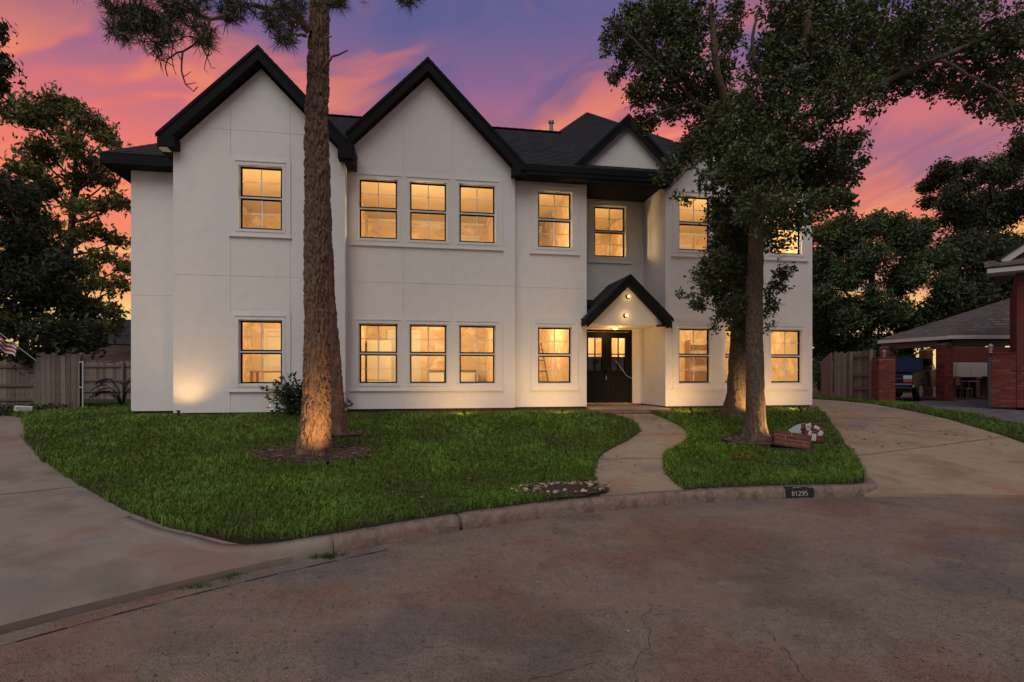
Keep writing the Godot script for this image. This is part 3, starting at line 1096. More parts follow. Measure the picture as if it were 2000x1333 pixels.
	wall_lamp(Vector3(-0.38, 4.85, -0.174), "wall lamp upstairs between the left and middle of three windows", e * 0.6)
	wall_lamp(Vector3(0.74, 4.85, -0.174), "wall lamp upstairs between the middle and right of three windows", e * 0.6)
	wall_lamp(Vector3(2.50, 4.85, -0.344), "wall lamp upstairs left of the single window over the bay", e * 0.7)
	wall_lamp(Vector3(4.26, 4.85, -1.377), "wall lamp upstairs left of the window over the entrance", e * 0.7)
	wall_lamp(Vector3(7.30, 4.85, -0.07), "wall lamp upstairs between the first two right gable windows", e * 0.6)
	wall_lamp(Vector3(8.55, 4.85, -0.07), "wall lamp upstairs between the last two right gable windows", e * 0.6)
	# the low lean-to roof and the meter boxes on the right hand side
	roof_face(house, [Vector3(11.3, 2.80, -2.2), Vector3(11.3, 2.80, -4.6), Vector3(9.95, 3.25, -4.6), Vector3(9.95, 3.25, -2.2)])
	eave_box(house, Vector3(9.95, 2.70, -2.2), Vector3(11.28, 2.775, -2.15), "fascia")
	eave_box(house, Vector3(11.24, 2.70, -4.6), Vector3(11.29, 2.775, -2.2), "fascia")
	for post in [-2.35, -4.45]:
		eave_box(house, Vector3(11.12, 0.72, post - 0.05), Vector3(11.22, 2.70, post + 0.05), "post", mats.white_wood)
	s = st()
	soft_box(s, Vector3(0.12, 0.75, 0.3), 0.01, Transform3D(Basis(), Vector3(10.002, 2.05, -0.35)))
	put(s, "meter_box", mats.trim_stucco, house)
	s = st()
	tube(s, [Vector3(9.985, 0.78, -0.22), Vector3(9.985, 1.68, -0.22)], 0.03, 0.03, 8)
	put(s, "conduit", mats.vinyl, house, Transform3D(), false)

const LAMP_ENERGY := 5.0

func build_porch() -> void:
	var porch := branch("porch_roof", house)
	var xt := 4.93
	var yt := 3.95
	for d in [-1.0, 1.0]:
		var xe: float = xt + d * 1.07
		var e0 := Vector3(xe, 2.90, 0.35)
		var e1 := Vector3(xe, 2.90, -1.20)
		if d < 0:
			roof_face(porch, [e1, e0, Vector3(xt, yt, 0.35), Vector3(xt, yt, -1.20)], 0.06)
		else:
			roof_face(porch, [e0, e1, Vector3(xt, yt, -1.20), Vector3(xt, yt, 0.35)], 0.06)
		rake(porch, Vector2(xe - d * 0.01, 2.85), Vector2(xt, yt - 0.06), 0.17, 0.29, 0.335)
		rake(porch, Vector2(xe + d * 0.02, 2.92), Vector2(xt, yt + 0.012), 0.09, 0.336, 0.36, "rake_mould")
		eave_box(porch, Vector3(minf(xe, xe - d * 0.04), 2.74, -0.16), Vector3(maxf(xe, xe - d * 0.04), 2.86, 0.285), "fascia")
		var s := st()
		var p := PackedVector2Array([Vector2(xe - d * 0.05, 2.70), Vector2(xt, yt - 0.25), Vector2(xt, yt - 0.22), Vector2(xe - d * 0.05, 2.73)])
		if Geometry2D.is_polygon_clockwise(p):
			p.reverse()
		slab(s, p, [], 0.125, 0.288)
		put(s, "soffit", mats.black_trim, porch)
	var s := st()
	slab(s, PackedVector2Array([Vector2(3.98, 2.78), Vector2(5.87, 2.78), Vector2(5.87, 2.86), Vector2(4.93, 3.77), Vector2(3.98, 2.86)]), [], 0.0, 0.115)
	put(s, "porch_gable", mats.stucco, porch)
	s = st()
	box(s, Vector3(4.01, 2.80, -1.20), Vector3(5.92, 2.86, -0.002))
	put(s, "porch_ceiling", mats.stucco, porch)
	s = st()
	box(s, Vector3(5.72, 2.745, 0.02), Vector3(5.90, 2.777, 0.28))
	put(s, "porch_bracket", mats.black_trim, porch)
	# flashing where the porch meets the bay
	s = st()
	box(s, Vector3(4.008, 2.98, -0.9), Vector3(4.03, 3.42, -0.22))
	put(s, "flashing", mats.grey_metal, porch)
	s = st()
	box(s, Vector3(4.01, 3.30, -1.19), Vector3(4.40, 3.46, -0.60))
	put(s, "cricket", mats.deck, porch)
	# double door
	var door := branch("entry_door", house, Vector3(4.20, 0.80, -1.26))
	s = st()
	slab(s, rect(0.0, 0.0, 1.40, 1.97), [Rect2(0.05, -0.05, 1.30, 1.97)], -0.09, 0.02)
	put(s, "door_frame", mats.door_black, door)
	for i in 2:
		var leaf := branch("door_leaf", door, Vector3(0.055 + i * 0.648, 0.02, -0.05))
		var w := 0.642
		var gx0 := 0.13
		var gx1 := w - 0.13
		s = st()
		slab(s, rect(0, 0, w, 1.89), [Rect2(gx0, 0.86, gx1 - gx0, 0.87)], 0.0, 0.045)
		put(s, "leaf_board", mats.door_black, leaf)
		s = st()
		for y in [[0.16, 0.42], [0.50, 0.62]]:
			slab(s, rect(0.10, y[0], w - 0.10, y[1]), [Rect2(0.13, y[0] + 0.03, w - 0.26, y[1] - y[0] - 0.06)], 0.0455, 0.058)
		slab(s, rect(gx0 - 0.03, 0.83, gx1 + 0.03, 1.76), [Rect2(gx0, 0.86, gx1 - gx0, 0.87)], 0.0455, 0.06)
		put(s, "moulding", mats.door_black, leaf)
		s = st()
		box(s, Vector3(w / 2.0 - 0.012, 0.86, 0.01), Vector3(w / 2.0 + 0.012, 1.73, 0.05))
		box(s, Vector3(gx0, 1.285, 0.012), Vector3(gx1, 1.31, 0.048))
		put(s, "glazing_bar", mats.door_black, leaf)
		var p := QuadMesh.new()
		p.size = Vector2(gx1 - gx0, 0.50)
		shape(p, "pane", mats.glass, leaf, Transform3D(Basis(), Vector3(w / 2.0, 1.48, 0.03)))
		s = st()
		box(s, Vector3(gx0, 0.86, 0.004), Vector3(gx1, 1.23, 0.009))
		put(s, "covered_pane", mats.dark_glass, leaf)
	s = st()
	tube(s, [Vector3(0.66, 0.86, 0.0), Vector3(0.66, 0.86, 0.05)], 0.028, 0.028, 12)
	tube(s, [Vector3(0.66, 0.74, 0.0), Vector3(0.66, 0.74, 0.06)], 0.03, 0.024, 12)
	tube(s, [Vector3(0.66, 0.74, 0.055), Vector3(0.665, 0.70, 0.065), Vector3(0.66, 0.64, 0.06)], 0.018, 0.014, 8)
	put(s, "door_handle", mats.steel, door, Transform3D(), false)
	s = st()
	soft_box(s, Vector3(1.34, 0.05, 0.18), 0.01, Transform3D(Basis(), Vector3(0.70, -0.012, 0.06)))
	put(s, "threshold", mats.drive_concrete, door)
	# cable looped over the right hand leaf
	var cable := st()
	tube(cable, rounded([Vector3(5.12, 1.94, -1.18), Vector3(5.18, 1.86, -1.16), Vector3(5.30, 1.70, -1.15), Vector3(5.40, 1.56, -1.15), Vector3(5.50, 1.50, -1.16), Vector3(5.60, 1.46, -1.185)], 0.03), 0.007, 0.007, 6)
	tag(put(cable, "cable", mats.white_wood, self, Transform3D(), false), "pale cable hanging across the right leaf of the black door", "cable")

# ---------------------------------------------------------------- ground, street, kerb, lawn
func arc(r: float, x0: float, x1: float, n: int) -> Array:
	var out := []
	for i in n + 1:
		var x := lerpf(x0, x1, i / float(n))
		out.append(Vector2(x, CZ - sqrt(r * r - (x - CX) * (x - CX))))
	return out

func sub_grade(x: float, z: float) -> float:
	return terrain(x, z) - 0.16

func level(_x: float, _z: float) -> float:
	return 0.0

func structure(s: SurfaceTool, called: String, m: Material, label := "") -> MeshInstance3D:
	var o := put(s, called, m, self)
	o.set_meta("kind", "structure")
	if label:
		o.set_meta("label", label)
	return o

func kerb_piece(parent: Node3D, path: Array, rise: Array, wobble: float, m: Material = null) -> void:
	var prof := [Vector2(0.0, -0.04), Vector2(0.0, 0.2), Vector2(0.004, 0.55), Vector2(0.018, 0.85), Vector2(0.045, 1.0), Vector2(0.15, 1.03), Vector2(0.15, -0.04)]
	var s := st(true)
	var rings := []
	for i in path.size():
		var a: Vector2 = path[maxi(i - 1, 0)]
		var b: Vector2 = path[mini(i + 1, path.size() - 1)]
		var t := (b - a).normalized()
		var o := Vector2(t.y, -t.x)
		var ring := []
		for p in prof:
			var jx: float = rng.randfn() * wobble
			var jy: float = rng.randfn() * wobble
			var y: float = p.y * rise[i] if p.y > 0 else p.y
			var q: Vector2 = path[i] + o * (p.x + jx)
			ring.append(Vector3(q.x, y + jy, q.y))
		rings.append(ring)
	for i in rings.size() - 1:
		for k in prof.size() - 1:
			quad(s, rings[i][k], rings[i + 1][k], rings[i + 1][k + 1], rings[i][k + 1])
	for e in [0, rings.size() - 1]:
		for k in range(1, prof.size() - 1):
			if e == 0:
				tri(s, rings[e][0], rings[e][k], rings[e][k + 1])
			else:
				tri(s, rings[e][0], rings[e][k + 1], rings[e][k])
	s.index()
	put(s, "kerb_stone", m if m else mats.kerb_concrete, parent)

func grass_clump(blades: int, tall: float, spread: float) -> ArrayMesh:
	var s := st()
	for b in blades:
		var a := rng.randf() * TAU
		var root := Vector3(rng.randf_range(-spread, spread), -0.01, rng.randf_range(-spread, spread))
		var d := Vector3(cos(a), 0, sin(a))
		var across := Vector3(-d.z, 0, d.x)
		var h := tall * rng.randf_range(0.55, 1.15)
		var lean := h * rng.randf_range(0.25, 1.1)
		var w := rng.randf_range(0.0022, 0.0042)
		var p1 := root + d * lean * 0.3 + Vector3(0, h * 0.62, 0)
		var p2 := root + d * lean + Vector3(0, h * 0.9, 0)
		var t := rng.randf_range(0.75, 1.25)
		s.set_color(Color(t * rng.randf_range(0.9, 1.2), t, t))
		quad(s, root - across * w, root + across * w, p1 + across * w * 0.9, p1 - across * w * 0.9)
		tri(s, p1 - across * w * 0.9, p1 + across * w * 0.9, p2)
	s.generate_normals()
	return s.commit()

var bare := []      # [x, z, radius] rounds of soil where no grass grows

func sow(called: String, poly: PackedVector2Array, zmin: float, clumps: Array) -> void:
	var patch := FastNoiseLite.new()
	patch.seed = 5
	patch.frequency = 0.55
	patch.fractal_octaves = 3
	var lo := poly[0]
	var hi := poly[0]
	for p in poly:
		lo = lo.min(p)
		hi = hi.max(p)
	lo.y = maxf(lo.y, zmin)
	var places := [[], [], []]
	var tints := [[], [], []]
	var step := 0.034
	var z := lo.y
	while z < hi.y:
		# farther rows may be wider apart
		var gap := step * lerpf(1.0, 1.75, clampf((6.5 - z) / 8.0, 0.0, 1.0))
		var x := lo.x
		while x < hi.x:
			var p := Vector2(x + rng.randf_range(-0.5, 0.5) * gap, z + rng.randf_range(-0.5, 0.5) * gap)
			x += gap
			if not Geometry2D.is_point_in_polygon(p, poly):
				continue
			var v := patch.get_noise_2d(p.x, p.y)
			var skip := false
			for b in bare:
				var d := Vector2((p.x - b[0]) / b[2], (p.y - b[1]) / (b[3] if b.size() > 3 else b[2])).length()
				if d + v * 0.5 < rng.randf_range(0.85, 1.1):
					skip = true
			if skip:
				continue
			if Vector2(p.x - CX, p.y - CZ).length() < CR + KERB_W + 0.012:
				continue
			if p.y < 0.25 and p.x > -6.3 and p.x < 9.9:
				continue
			var k := rng.randi() % 3
			var size := rng.randf_range(0.75, 1.3) * (1.0 + v * 0.4) * (0.55 + 0.45 * smooth01((p.y - 0.3) / 1.0) if p.x > -6.4 and p.x < 9.9 else 1.0)
			var b := Basis(Vector3.UP, rng.randf() * TAU).scaled(Vector3.ONE * size * gap / step)
			places[k].append(Transform3D(b, Vector3(p.x, terrain(p.x, p.y) + 0.015, p.y)))
			var t := 1.0 + v * 0.6 + rng.randfn() * 0.12
			var dry := clampf(-v * 0.9 + rng.randfn() * 0.12 - 0.1, 0.0, 0.6)
			tints[k].append(Color(lerpf(0.095, 0.16, dry) * t, lerpf(0.172, 0.16, dry) * t, lerpf(0.012, 0.025, dry) * t))
		z += gap
	for k in 3:
		var o := many(numbered(called), clumps[k], mats.blade, self, places[k], tints[k])
		tag(o, "short green lawn grass", "", "", "stuff")

func build_ground() -> void:
	var s := st()
	sheet(s, rect(-60, -60, 60, 60), 3.0, sub_grade, -0.02, 0.0)
	structure(s, "ground", mats.soil)
	var far := PlaneMesh.new()
	far.size = Vector2(1000, 1000)
	shape(far, "plain", mats.soil, self, Transform3D(Basis(), Vector3(0, -0.5, 0))).set_meta("kind", "structure")
	# street: the turning circle and the road that leads out of it
	s = st()
	var disc := PackedVector2Array()
	for i in 96:
		disc.append(Vector2(CX, CZ) + Vector2(cos(TAU * i / 96.0), sin(TAU * i / 96.0)) * (CR + 0.02))
	sheet(s, disc, 1.0, level, 0.0, 0.0)
	sheet(s, rect(0.2, CZ + CR - 0.8, 8.2, 60), 2.0, level, -0.004, 0.0)
	var street := structure(s, "street", mats.street_concrete)
	# saw-cut joints and cracks in the slab
	var joints := [[[8.6, 8.2], [7.0, 9.2], [5.4, 10.6], [4.2, 11.8]]]
	for j in joints:
		var q := st()
		for i in j.size() - 1:
			var a := Vector2(j[i][0], j[i][1])
			var b := Vector2(j[i + 1][0], j[i + 1][1])
			var o := (b - a).normalized().orthogonal() * 0.006
			quad(q, Vector3(a.x - o.x, 0.004, a.y - o.y), Vector3(b.x - o.x, 0.004, b.y - o.y), Vector3(b.x + o.x, 0.004, b.y + o.y), Vector3(a.x + o.x, 0.004, a.y + o.y))
		put(q, "joint", mats.crack_fill, street)
	for c in [[-0.2, 10.3, 0.9, 10.0, 2.4], [1.7, 11.0, 2.1, 9.6, 2.0], [0.7, 10.9, 1.5, 9.3, 1.6], [3.4, 10.4, 4.5, 8.9, 1.8]]:
		var q := st()
		var p := Vector2(c[0], c[1])
		var goal := Vector2(c[2], c[3])
		while (goal - p).length() > 0.05:
			var d := (goal - p).normalized().rotated(rng.randfn() * 0.42)
			var nx := p + d * rng.randf_range(0.02, 0.06)
			var o := d.orthogonal() * rng.randf_range(0.0004, 0.0018)
			quad(q, Vector3(p.x - o.x, 0.004, p.y - o.y), Vector3(nx.x - o.x, 0.004, nx.y - o.y), Vector3(nx.x + o.x, 0.004, nx.y + o.y), Vector3(p.x + o.x, 0.004, p.y + o.y))
			p = nx
		put(q, "crack", mats.crack_fill, street)
	var gutter := st()
	for i in 60:
		var a0 := lerpf(atan2(7.75 - CZ, -0.35 - CX), -2.75, i / 60.0)
		var a1 := lerpf(atan2(7.75 - CZ, -0.35 - CX), -2.75, (i + 1) / 60.0)
		var f := func(a: float, r: float) -> Vector3: return Vector3(CX + cos(a) * r, 0.004, CZ + sin(a) * r)
		var w := 0.006 + 0.004 * sin(i * 1.7)
		quad(gutter, f.call(a0, CR - 0.17 - w), f.call(a0, CR - 0.17 + w), f.call(a1, CR - 0.17 + w), f.call(a1, CR - 0.17 - w))
	put(gutter, "gutter_joint", mats.crack_fill, street)
	# driveways and path
	var edge_l := [Vector2(-10.6, -3.4), Vector2(-9.25, -1.92), Vector2(-7.4, 0.95), Vector2(-5.85, 3.42), Vector2(-4.89, 4.67), Vector2(-3.77, 5.94), Vector2(-2.81, 6.96), Vector2(-2.16, 7.54), Vector2(-1.64, 7.83)]
	var edge_r := [Vector2(5.62, 6.44), Vector2(5.92, 6.22), Vector2(6.13, 5.96), Vector2(6.43, 5.57), Vector2(7.02, 4.70), Vector2(7.85, 3.43), Vector2(8.87, 1.92), Vector2(9.59, 0.78), Vector2(10.02, 0.2)]
	var walk_l := [Vector2(2.30, 5.67), Vector2(2.60, 4.86), Vector2(2.86, 4.44), Vector2(3.18, 4.04), Vector2(3.57, 3.62), Vector2(3.87, 3.22), Vector2(4.10, 2.90), Vector2(4.21, 2.59), Vector2(4.34, 2.0), Vector2(4.36, 1.52), Vector2(4.22, 1.03), Vector2(4.10, 0.80)]
	var walk_r := [Vector2(3.22, 6.11), Vector2(3.28, 5.78), Vector2(3.39, 5.48), Vector2(3.65, 4.87), Vector2(3.88, 4.55), Vector2(4.15, 4.28), Vector2(4.52, 3.9), Vector2(4.78, 3.49), Vector2(4.94, 3.2), Vector2(5.04, 2.88), Vector2(5.16, 2.4), Vector2(5.21, 1.88), Vector2(5.26, 1.4), Vector2(5.28, 0.80)]
	var strip_near := [Vector2(10.25, 5.0), Vector2(10.38, 4.78), Vector2(10.72, 4.17), Vector2(11.6, 2.26), Vector2(12.22, 0.45), Vector2(13.93, -2.39), Vector2(14.64, -4.52), Vector2(15.0, -8.0)]
	var strip_far := [Vector2(11.75, 4.9), Vector2(12.09, 3.47), Vector2(12.60, 1.99), Vector2(12.80, 0.59), Vector2(14.2, -1.6), Vector2(14.9, -3.1), Vector2(15.6, -5.5), Vector2(16.2, -8.0)]
	var poly := PackedVector2Array(edge_l + [Vector2(-1.42, 7.89), Vector2(-1.22, 7.905), Vector2(-1.0, 7.89), Vector2(-0.84, 7.87)])
	for i in 25:
		var a := lerpf(atan2(7.93 - CZ, -0.78 - CX), -PI, i / 24.0)
		poly.append(Vector2(CX, CZ) + Vector2(cos(a), sin(a)) * (CR + 0.07))
	poly.append_array(PackedVector2Array([Vector2(-16, 16.5), Vector2(-16, -3.4)]))
	s = st()
	sheet(s, poly, 0.5, drive_height, 0.0, 0.10)
	var dl := structure(s, "driveway", mats.sky_tinted_concrete, "concrete driveway sweeping up the left side of the lawn")
	cuts(dl, [[-6.6, 3.0, -14, 5.5], [-3.7, 6.1, -9.0, 9.3], [-9.4, -1.4, -15, 0.5]])
	poly = PackedVector2Array(arc(CR + 0.06, 5.3, 9.0, 12))
	poly.append_array(PackedVector2Array([Vector2(9.9, 6.2)] + strip_near + [Vector2(15.0, -12.0), Vector2(10.2, -12.0)]))
	var rev := edge_r.duplicate()
	rev.reverse()
	poly.append_array(PackedVector2Array(rev))
	s = st()
	sheet(s, poly, 0.5, drive_height, 0.0, 0.10)
	var dr := structure(s, "driveway_right", mats.drive_concrete, "concrete driveway along the right side of the house")
	cuts(dr, [[6.75, 5.1, 10.6, 4.3], [8.85, 1.95, 11.7, 2.0], [9.6, 0.8, 12.3, 0.3]])
	poly = PackedVector2Array(arc(CR + KERB_W - 0.01, 2.03, 3.16, 5))
	poly.append_array(PackedVector2Array(walk_r))
	rev = walk_l.duplicate()
	rev.reverse()
	poly.append_array(PackedVector2Array(rev))
	s = st()
	sheet(s, poly, 0.25, terrain, 0.0, 0.06)
	var path := structure(s, "garden_path", mats.drive_concrete, "winding concrete path from the kerb to the front step")
	cuts(path, [[2.62, 4.84, 3.66, 4.86], [3.88, 3.2, 4.93, 3.2], [4.33, 2.0, 5.2, 1.9]])
	poly = PackedVector2Array(strip_far)
	poly.append_array(PackedVector2Array([Vector2(16.2, -14), Vector2(40, -14), Vector2(40, 8), Vector2(12.6, 8)]))
	s = st()
	sheet(s, poly, 1.0, drive_height, -0.01, 0.08)
	structure(s, "driveway_far", mats.old_drive, "weathered grey driveway of the brick house")
	# lawns
	var lawn_a := PackedVector2Array(edge_l + [Vector2(-1.42, 7.89), Vector2(-1.22, 7.905), Vector2(-1.0, 7.875)] + arc(CR + KERB_W, -0.78, 2.03, 14) + walk_l + [Vector2(3.95, -0.35), Vector2(-1.5, -0.2), Vector2(-5.1, 0.2), Vector2(-6.1, -1.0), Vector2(-6.1, -14.5), Vector2(-16.5, -14.5), Vector2(-14.0, -8.5)])
	rev = walk_r.duplicate()
	rev.reverse()
	var lawn_b := PackedVector2Array(arc(CR + KERB_W, 3.16, 5.25, 8) + edge_r + [Vector2(5.9, 0.0), Vector2(5.4, 0.2)] + rev)
	rev = strip_far.duplicate()
	rev.reverse()
	var lawn_c := PackedVector2Array(strip_near + rev)
	bare = [[-1.52, 4.59, 0.78, 0.52], [-1.5, 3.05, 0.45, 0.3], [5.81, 3.98, 0.62, 0.42], [6.96, 1.52, 0.3, 0.22], [6.05, 4.62, 0.36, 0.2], [6.75, 4.30, 0.26, 0.18], [1.60, 6.55, 0.62, 0.22], [7.1, 4.45, 0.34, 0.14]]
	var clumps := [grass_clump(9, 0.068, 0.026), grass_clump(9, 0.055, 0.026), grass_clump(8, 0.085, 0.03)]
	for l in [[lawn_a, "lawn"], [lawn_b, "lawn_right"], [lawn_c, "verge"]]:
		s = st()
		sheet(s, l[0], 0.35, terrain, 0.014, 0.10)
		structure(s, l[1], mats.soil)
	sow("lawn_grass", lawn_a, -9.0, clumps)
	sow("lawn_grass", lawn_b, -2.0, clumps)
	sow("lawn_grass", lawn_c, -8.0, clumps)
	build_kerb()

func cuts(parent: Node3D, list: Array) -> void:
	for c in list:
		var s := st()
		var a := Vector2(c[0], c[1])
		var b := Vector2(c[2], c[3])
		var o := (b - a).normalized().orthogonal() * 0.006
		var n := int(ceil((b - a).length() / 0.25))
		for i in n:
			var p := a.lerp(b, i / float(n))
			var q := a.lerp(b, (i + 1) / float(n))
			var f := func(v: Vector2) -> Vector3: return Vector3(v.x, drive_height(v.x, v.y) + 0.005, v.y)
			quad(s, f.call(p - o), f.call(q - o), f.call(q + o), f.call(p + o))
		put(s, "joint", mats.crack_fill, parent)

func build_kerb() -> void:
	var kerb := Node3D.new()
	kerb.name = "kerb"
	add_child(kerb)
	kerb.set_meta("kind", "structure")
	kerb.set_meta("label", "rolled concrete kerb round the turning circle")
	var stops := [-0.72, 0.40, 1.9, 3.12, 4.36, 4.98]
	for i in stops.size() - 1:
		var gap := 0.02 if i == 0 else 0.006
		var a: float = stops[i] + (0.02 if i == 1 else 0.004)
		var b: float = stops[i + 1] - gap
		var path := arc(CR, a, b, int((b - a) / 0.07) + 2)
		var rise := []
		for p in path:
			rise.append(KERB_H)
		kerb_piece(kerb, path, rise, 0.0022)
	var tail := []
	for p in rounded([Vector3(4.985, 0, arc(CR, 4.985, 5.0, 1)[0].y), Vector3(5.3, 0, 6.69), Vector3(5.62, 0, 6.63), Vector3(5.90, 0, 6.46), Vector3(6.10, 0, 6.22), Vector3(6.24, 0, 5.98), Vector3(6.45, 0, 5.69)], 0.06):
		tail.append(Vector2(p.x, p.z))
	var rise := []
	for i in tail.size():
		var t: float = i / float(tail.size() - 1)
		rise.append(lerpf(KERB_H, drive_height(tail[i].x, tail[i].y) + 0.012, smooth01(t * 1.3 - 0.2)))
	kerb_piece(kerb, tail, rise, 0.002)
	# the kerb sinks into the driveway round the left corner of the lawn
	var lead := []
	for p in rounded([Vector3(-2.75, 0, 7.30), Vector3(-2.30, 0, 7.68), Vector3(-1.75, 0, 7.98), Vector3(-1.45, 0, 8.05), Vector3(-1.22, 0, 8.065), Vector3(-0.98, 0, 8.02), Vector3(-0.73, 0, arc(CR, -0.73, 0.0, 1)[0].y)], 0.06):
		lead.append(Vector2(p.x, p.z))
	rise = []
	for i in lead.size():
		var t: float = i / float(lead.size() - 1)
		rise.append(lerpf(drive_height(lead[i].x, lead[i].y) + 0.004, KERB_H, smooth01(t * 1.25 - 0.25)))
	kerb_piece(kerb, lead, rise, 0.0012, mats.sky_tinted_concrete)
	# the broken joint: a lump of mortar in the gap
	var s := st()
	soft_box(s, Vector3(0.05, 0.085, 0.10), 0.015, Transform3D(Basis(Vector3.UP, 0.5), Vector3(0.42, 0.045, arc(CR, 0.42, 0.5, 1)[0].y - 0.05)))
	put(s, "mortar_lump", mats.mortar, kerb)
	# house number on the kerb face
	var pts := arc(CR + 0.004, 4.45, 4.83, 6)
	s = st()
	for i in pts.size() - 1:
		var p: Vector2 = pts[i]
		var q: Vector2 = pts[i + 1]
		quad(s, Vector3(p.x, 0.012, p.y + 0.010), Vector3(q.x, 0.012, q.y + 0.010), Vector3(q.x, 0.110, q.y - 0.004), Vector3(p.x, 0.110, p.y - 0.004))
		quad(s, Vector3(p.x, 0.110, p.y - 0.004), Vector3(q.x, 0.110, q.y - 0.004), Vector3(q.x, 0.142, q.y - 0.05), Vector3(p.x, 0.142, p.y - 0.05))
	var plate := put(s, "number_field", mats.black_paint, kerb)
	var font := SystemFont.new()
	font.font_names = PackedStringArray(["Droid Sans"])
	var t := TextMesh.new()
	t.text = "81295"
	t.font = font
	t.font_size = 24
	t.pixel_size = 0.0034
	t.depth = 0.001
	shape(t, "number", mats.number_paint, plate, Transform3D(Basis(Vector3.RIGHT, -0.14), Vector3(4.635, 0.062, arc(CR + 0.004, 4.635, 4.7, 1)[0].y + 0.009)))

# ---------------------------------------------------------------- trees
const OAK_FRONT := [5.35, 4.85, 4.70, 0.70, 5.21, 5.72, 4.12, 0.66, 5.99, 5.54, 4.57, 0.72, 6.84, 5.15, 4.28, 0.66, 5.11, 5.07, 3.96, 0.49, 5.24, 4.10, 5.00, 0.52, 5.72, 4.03, 5.18, 0.47, 5.64, 4.62, 3.66, 0.51, 6.55, 4.37, 4.86, 0.33, 6.64, 5.18, 4.92, 0.41, 6.36, 4.04, 3.49, 0.43, 5.43, 5.27, 4.29, 0.60, 6.36, 5.08, 3.78, 0.65, 5.78, 6.27, 4.34, 0.65, 6.66, 6.73, 4.19, 0.76, 6.65, 6.01, 5.08, 0.61, 7.18, 7.21, 4.28, 0.76, 6.77, 7.74, 3.79, 0.70, 5.87, 6.96, 4.27, 0.57, 8.00, 7.10, 4.23, 0.68, 7.76, 7.70, 4.31, 0.67, 7.51, 6.88, 5.38, 0.63, 8.74, 6.94, 4.32, 0.50, 9.04, 7.65, 4.67, 0.71, 8.87, 6.77, 5.17, 0.58, 8.89, 6.84, 5.67, 0.59, 10.47, 7.00, 4.41, 0.56, 9.47, 6.22, 4.96, 0.43, 10.37, 6.22, 4.66, 0.41, 9.72, 6.73, 4.26, 0.33, 8.98, 6.62, 4.44, 0.32, 7.29, 8.23, 3.78, 0.61, 5.94, 7.59, 4.51, 0.47, 8.31, 6.71, 4.17, 0.37, 9.93, 5.51, 5.09, 0.13, 7.68, 5.19, 3.82, 0.33, 7.97, 5.48, 3.97, 0.13, 6.73, 5.24, 5.19, 0.18, 7.08, 5.71, 5.18, 0.10, 6.66, 4.27, 4.96, 0.18, 7.26, 4.88, 3.69, 0.38]
const OAK_BACK := [4.44, 8.00, 3.06, 0.72, 4.03, 7.85, 2.68, 0.49, 3.51, 7.87, 3.13, 0.30, 5.06, 8.22, 3.05, 0.58, 4.40, 7.19, 3.14, 0.52, 4.85, 7.35, 3.27, 0.52, 4.15, 6.93, 2.77, 0.37, 4.69, 6.73, 2.86, 0.44, 5.47, 7.14, 2.47, 0.49, 5.74, 7.45, 2.88, 0.40, 4.49, 6.64, 2.27, 0.29, 6.04, 8.33, 2.65, 0.41, 5.70, 6.48, 2.37, 0.47, 5.14, 5.90, 2.80, 0.35, 4.45, 5.29, 3.51, 0.20, 4.18, 8.79, 2.33, 0.33, 4.91, 9.06, 2.28, 0.47, 3.90, 7.55, 2.21, 0.21, 4.53, 5.30, 2.86, 0.12, 5.72, 6.88, 2.82, 0.45, 3.32, 7.41, 3.24, 0.11, 6.22, 8.81, 2.72, 0.25, 5.89, 4.17, 3.08, 0.49, 5.72, 3.44, 3.52, 0.39, 5.21, 3.56, 3.79, 0.25, 5.63, 3.31, 2.58, 0.20, 5.95, 3.04, 2.42, 0.17, 4.87, 3.25, 3.70, 0.13, 5.29, 3.10, 2.61, 0.09, 5.22, 3.63, 3.23, 0.13, 5.69, 2.85, 3.73, 0.33, 5.78, 2.42, 3.51, 0.23, 5.86, 2.69, 2.76, 0.14, 7.12, 3.58, 2.80, 0.20, 6.08, 2.87, 3.97, 0.13, 7.04, 3.60, 3.21, 0.09, 6.04, 2.60, 3.96, 0.08, 5.87, 4.68, 2.84, 0.45, 4.65, 4.83, 3.27, 0.09, 5.25, 5.01, 2.48, 0.08, 6.97, 2.52, 2.60, 0.09, 6.11, 2.06, 3.23, 0.10, 5.24, 3.20, 2.28, 0.07, 5.33, 2.42, 3.41, 0.08, 6.37, 4.19, 2.47, 0.44, 6.40, 3.81, 2.27, 0.43, 6.54, 3.40, 2.19, 0.41, 6.58, 2.99, 2.10, 0.35, 6.70, 2.56, 2.02, 0.28, 6.74, 2.26, 2.02, 0.17, 6.11, 4.45, 2.63, 0.46, 6.59, 3.79, 2.40, 0.32, 6.17, 3.37, 2.33, 0.21, 5.70, 3.63, 2.56, 0.29, 5.86, 3.32, 2.48, 0.29, 5.50, 2.99, 2.53, 0.18, 6.26, 2.91, 2.25, 0.28, 5.90, 4.04, 2.59, 0.31, 7.20, 3.35, 2.61, 0.19, 7.16, 2.95, 2.50, 0.15]
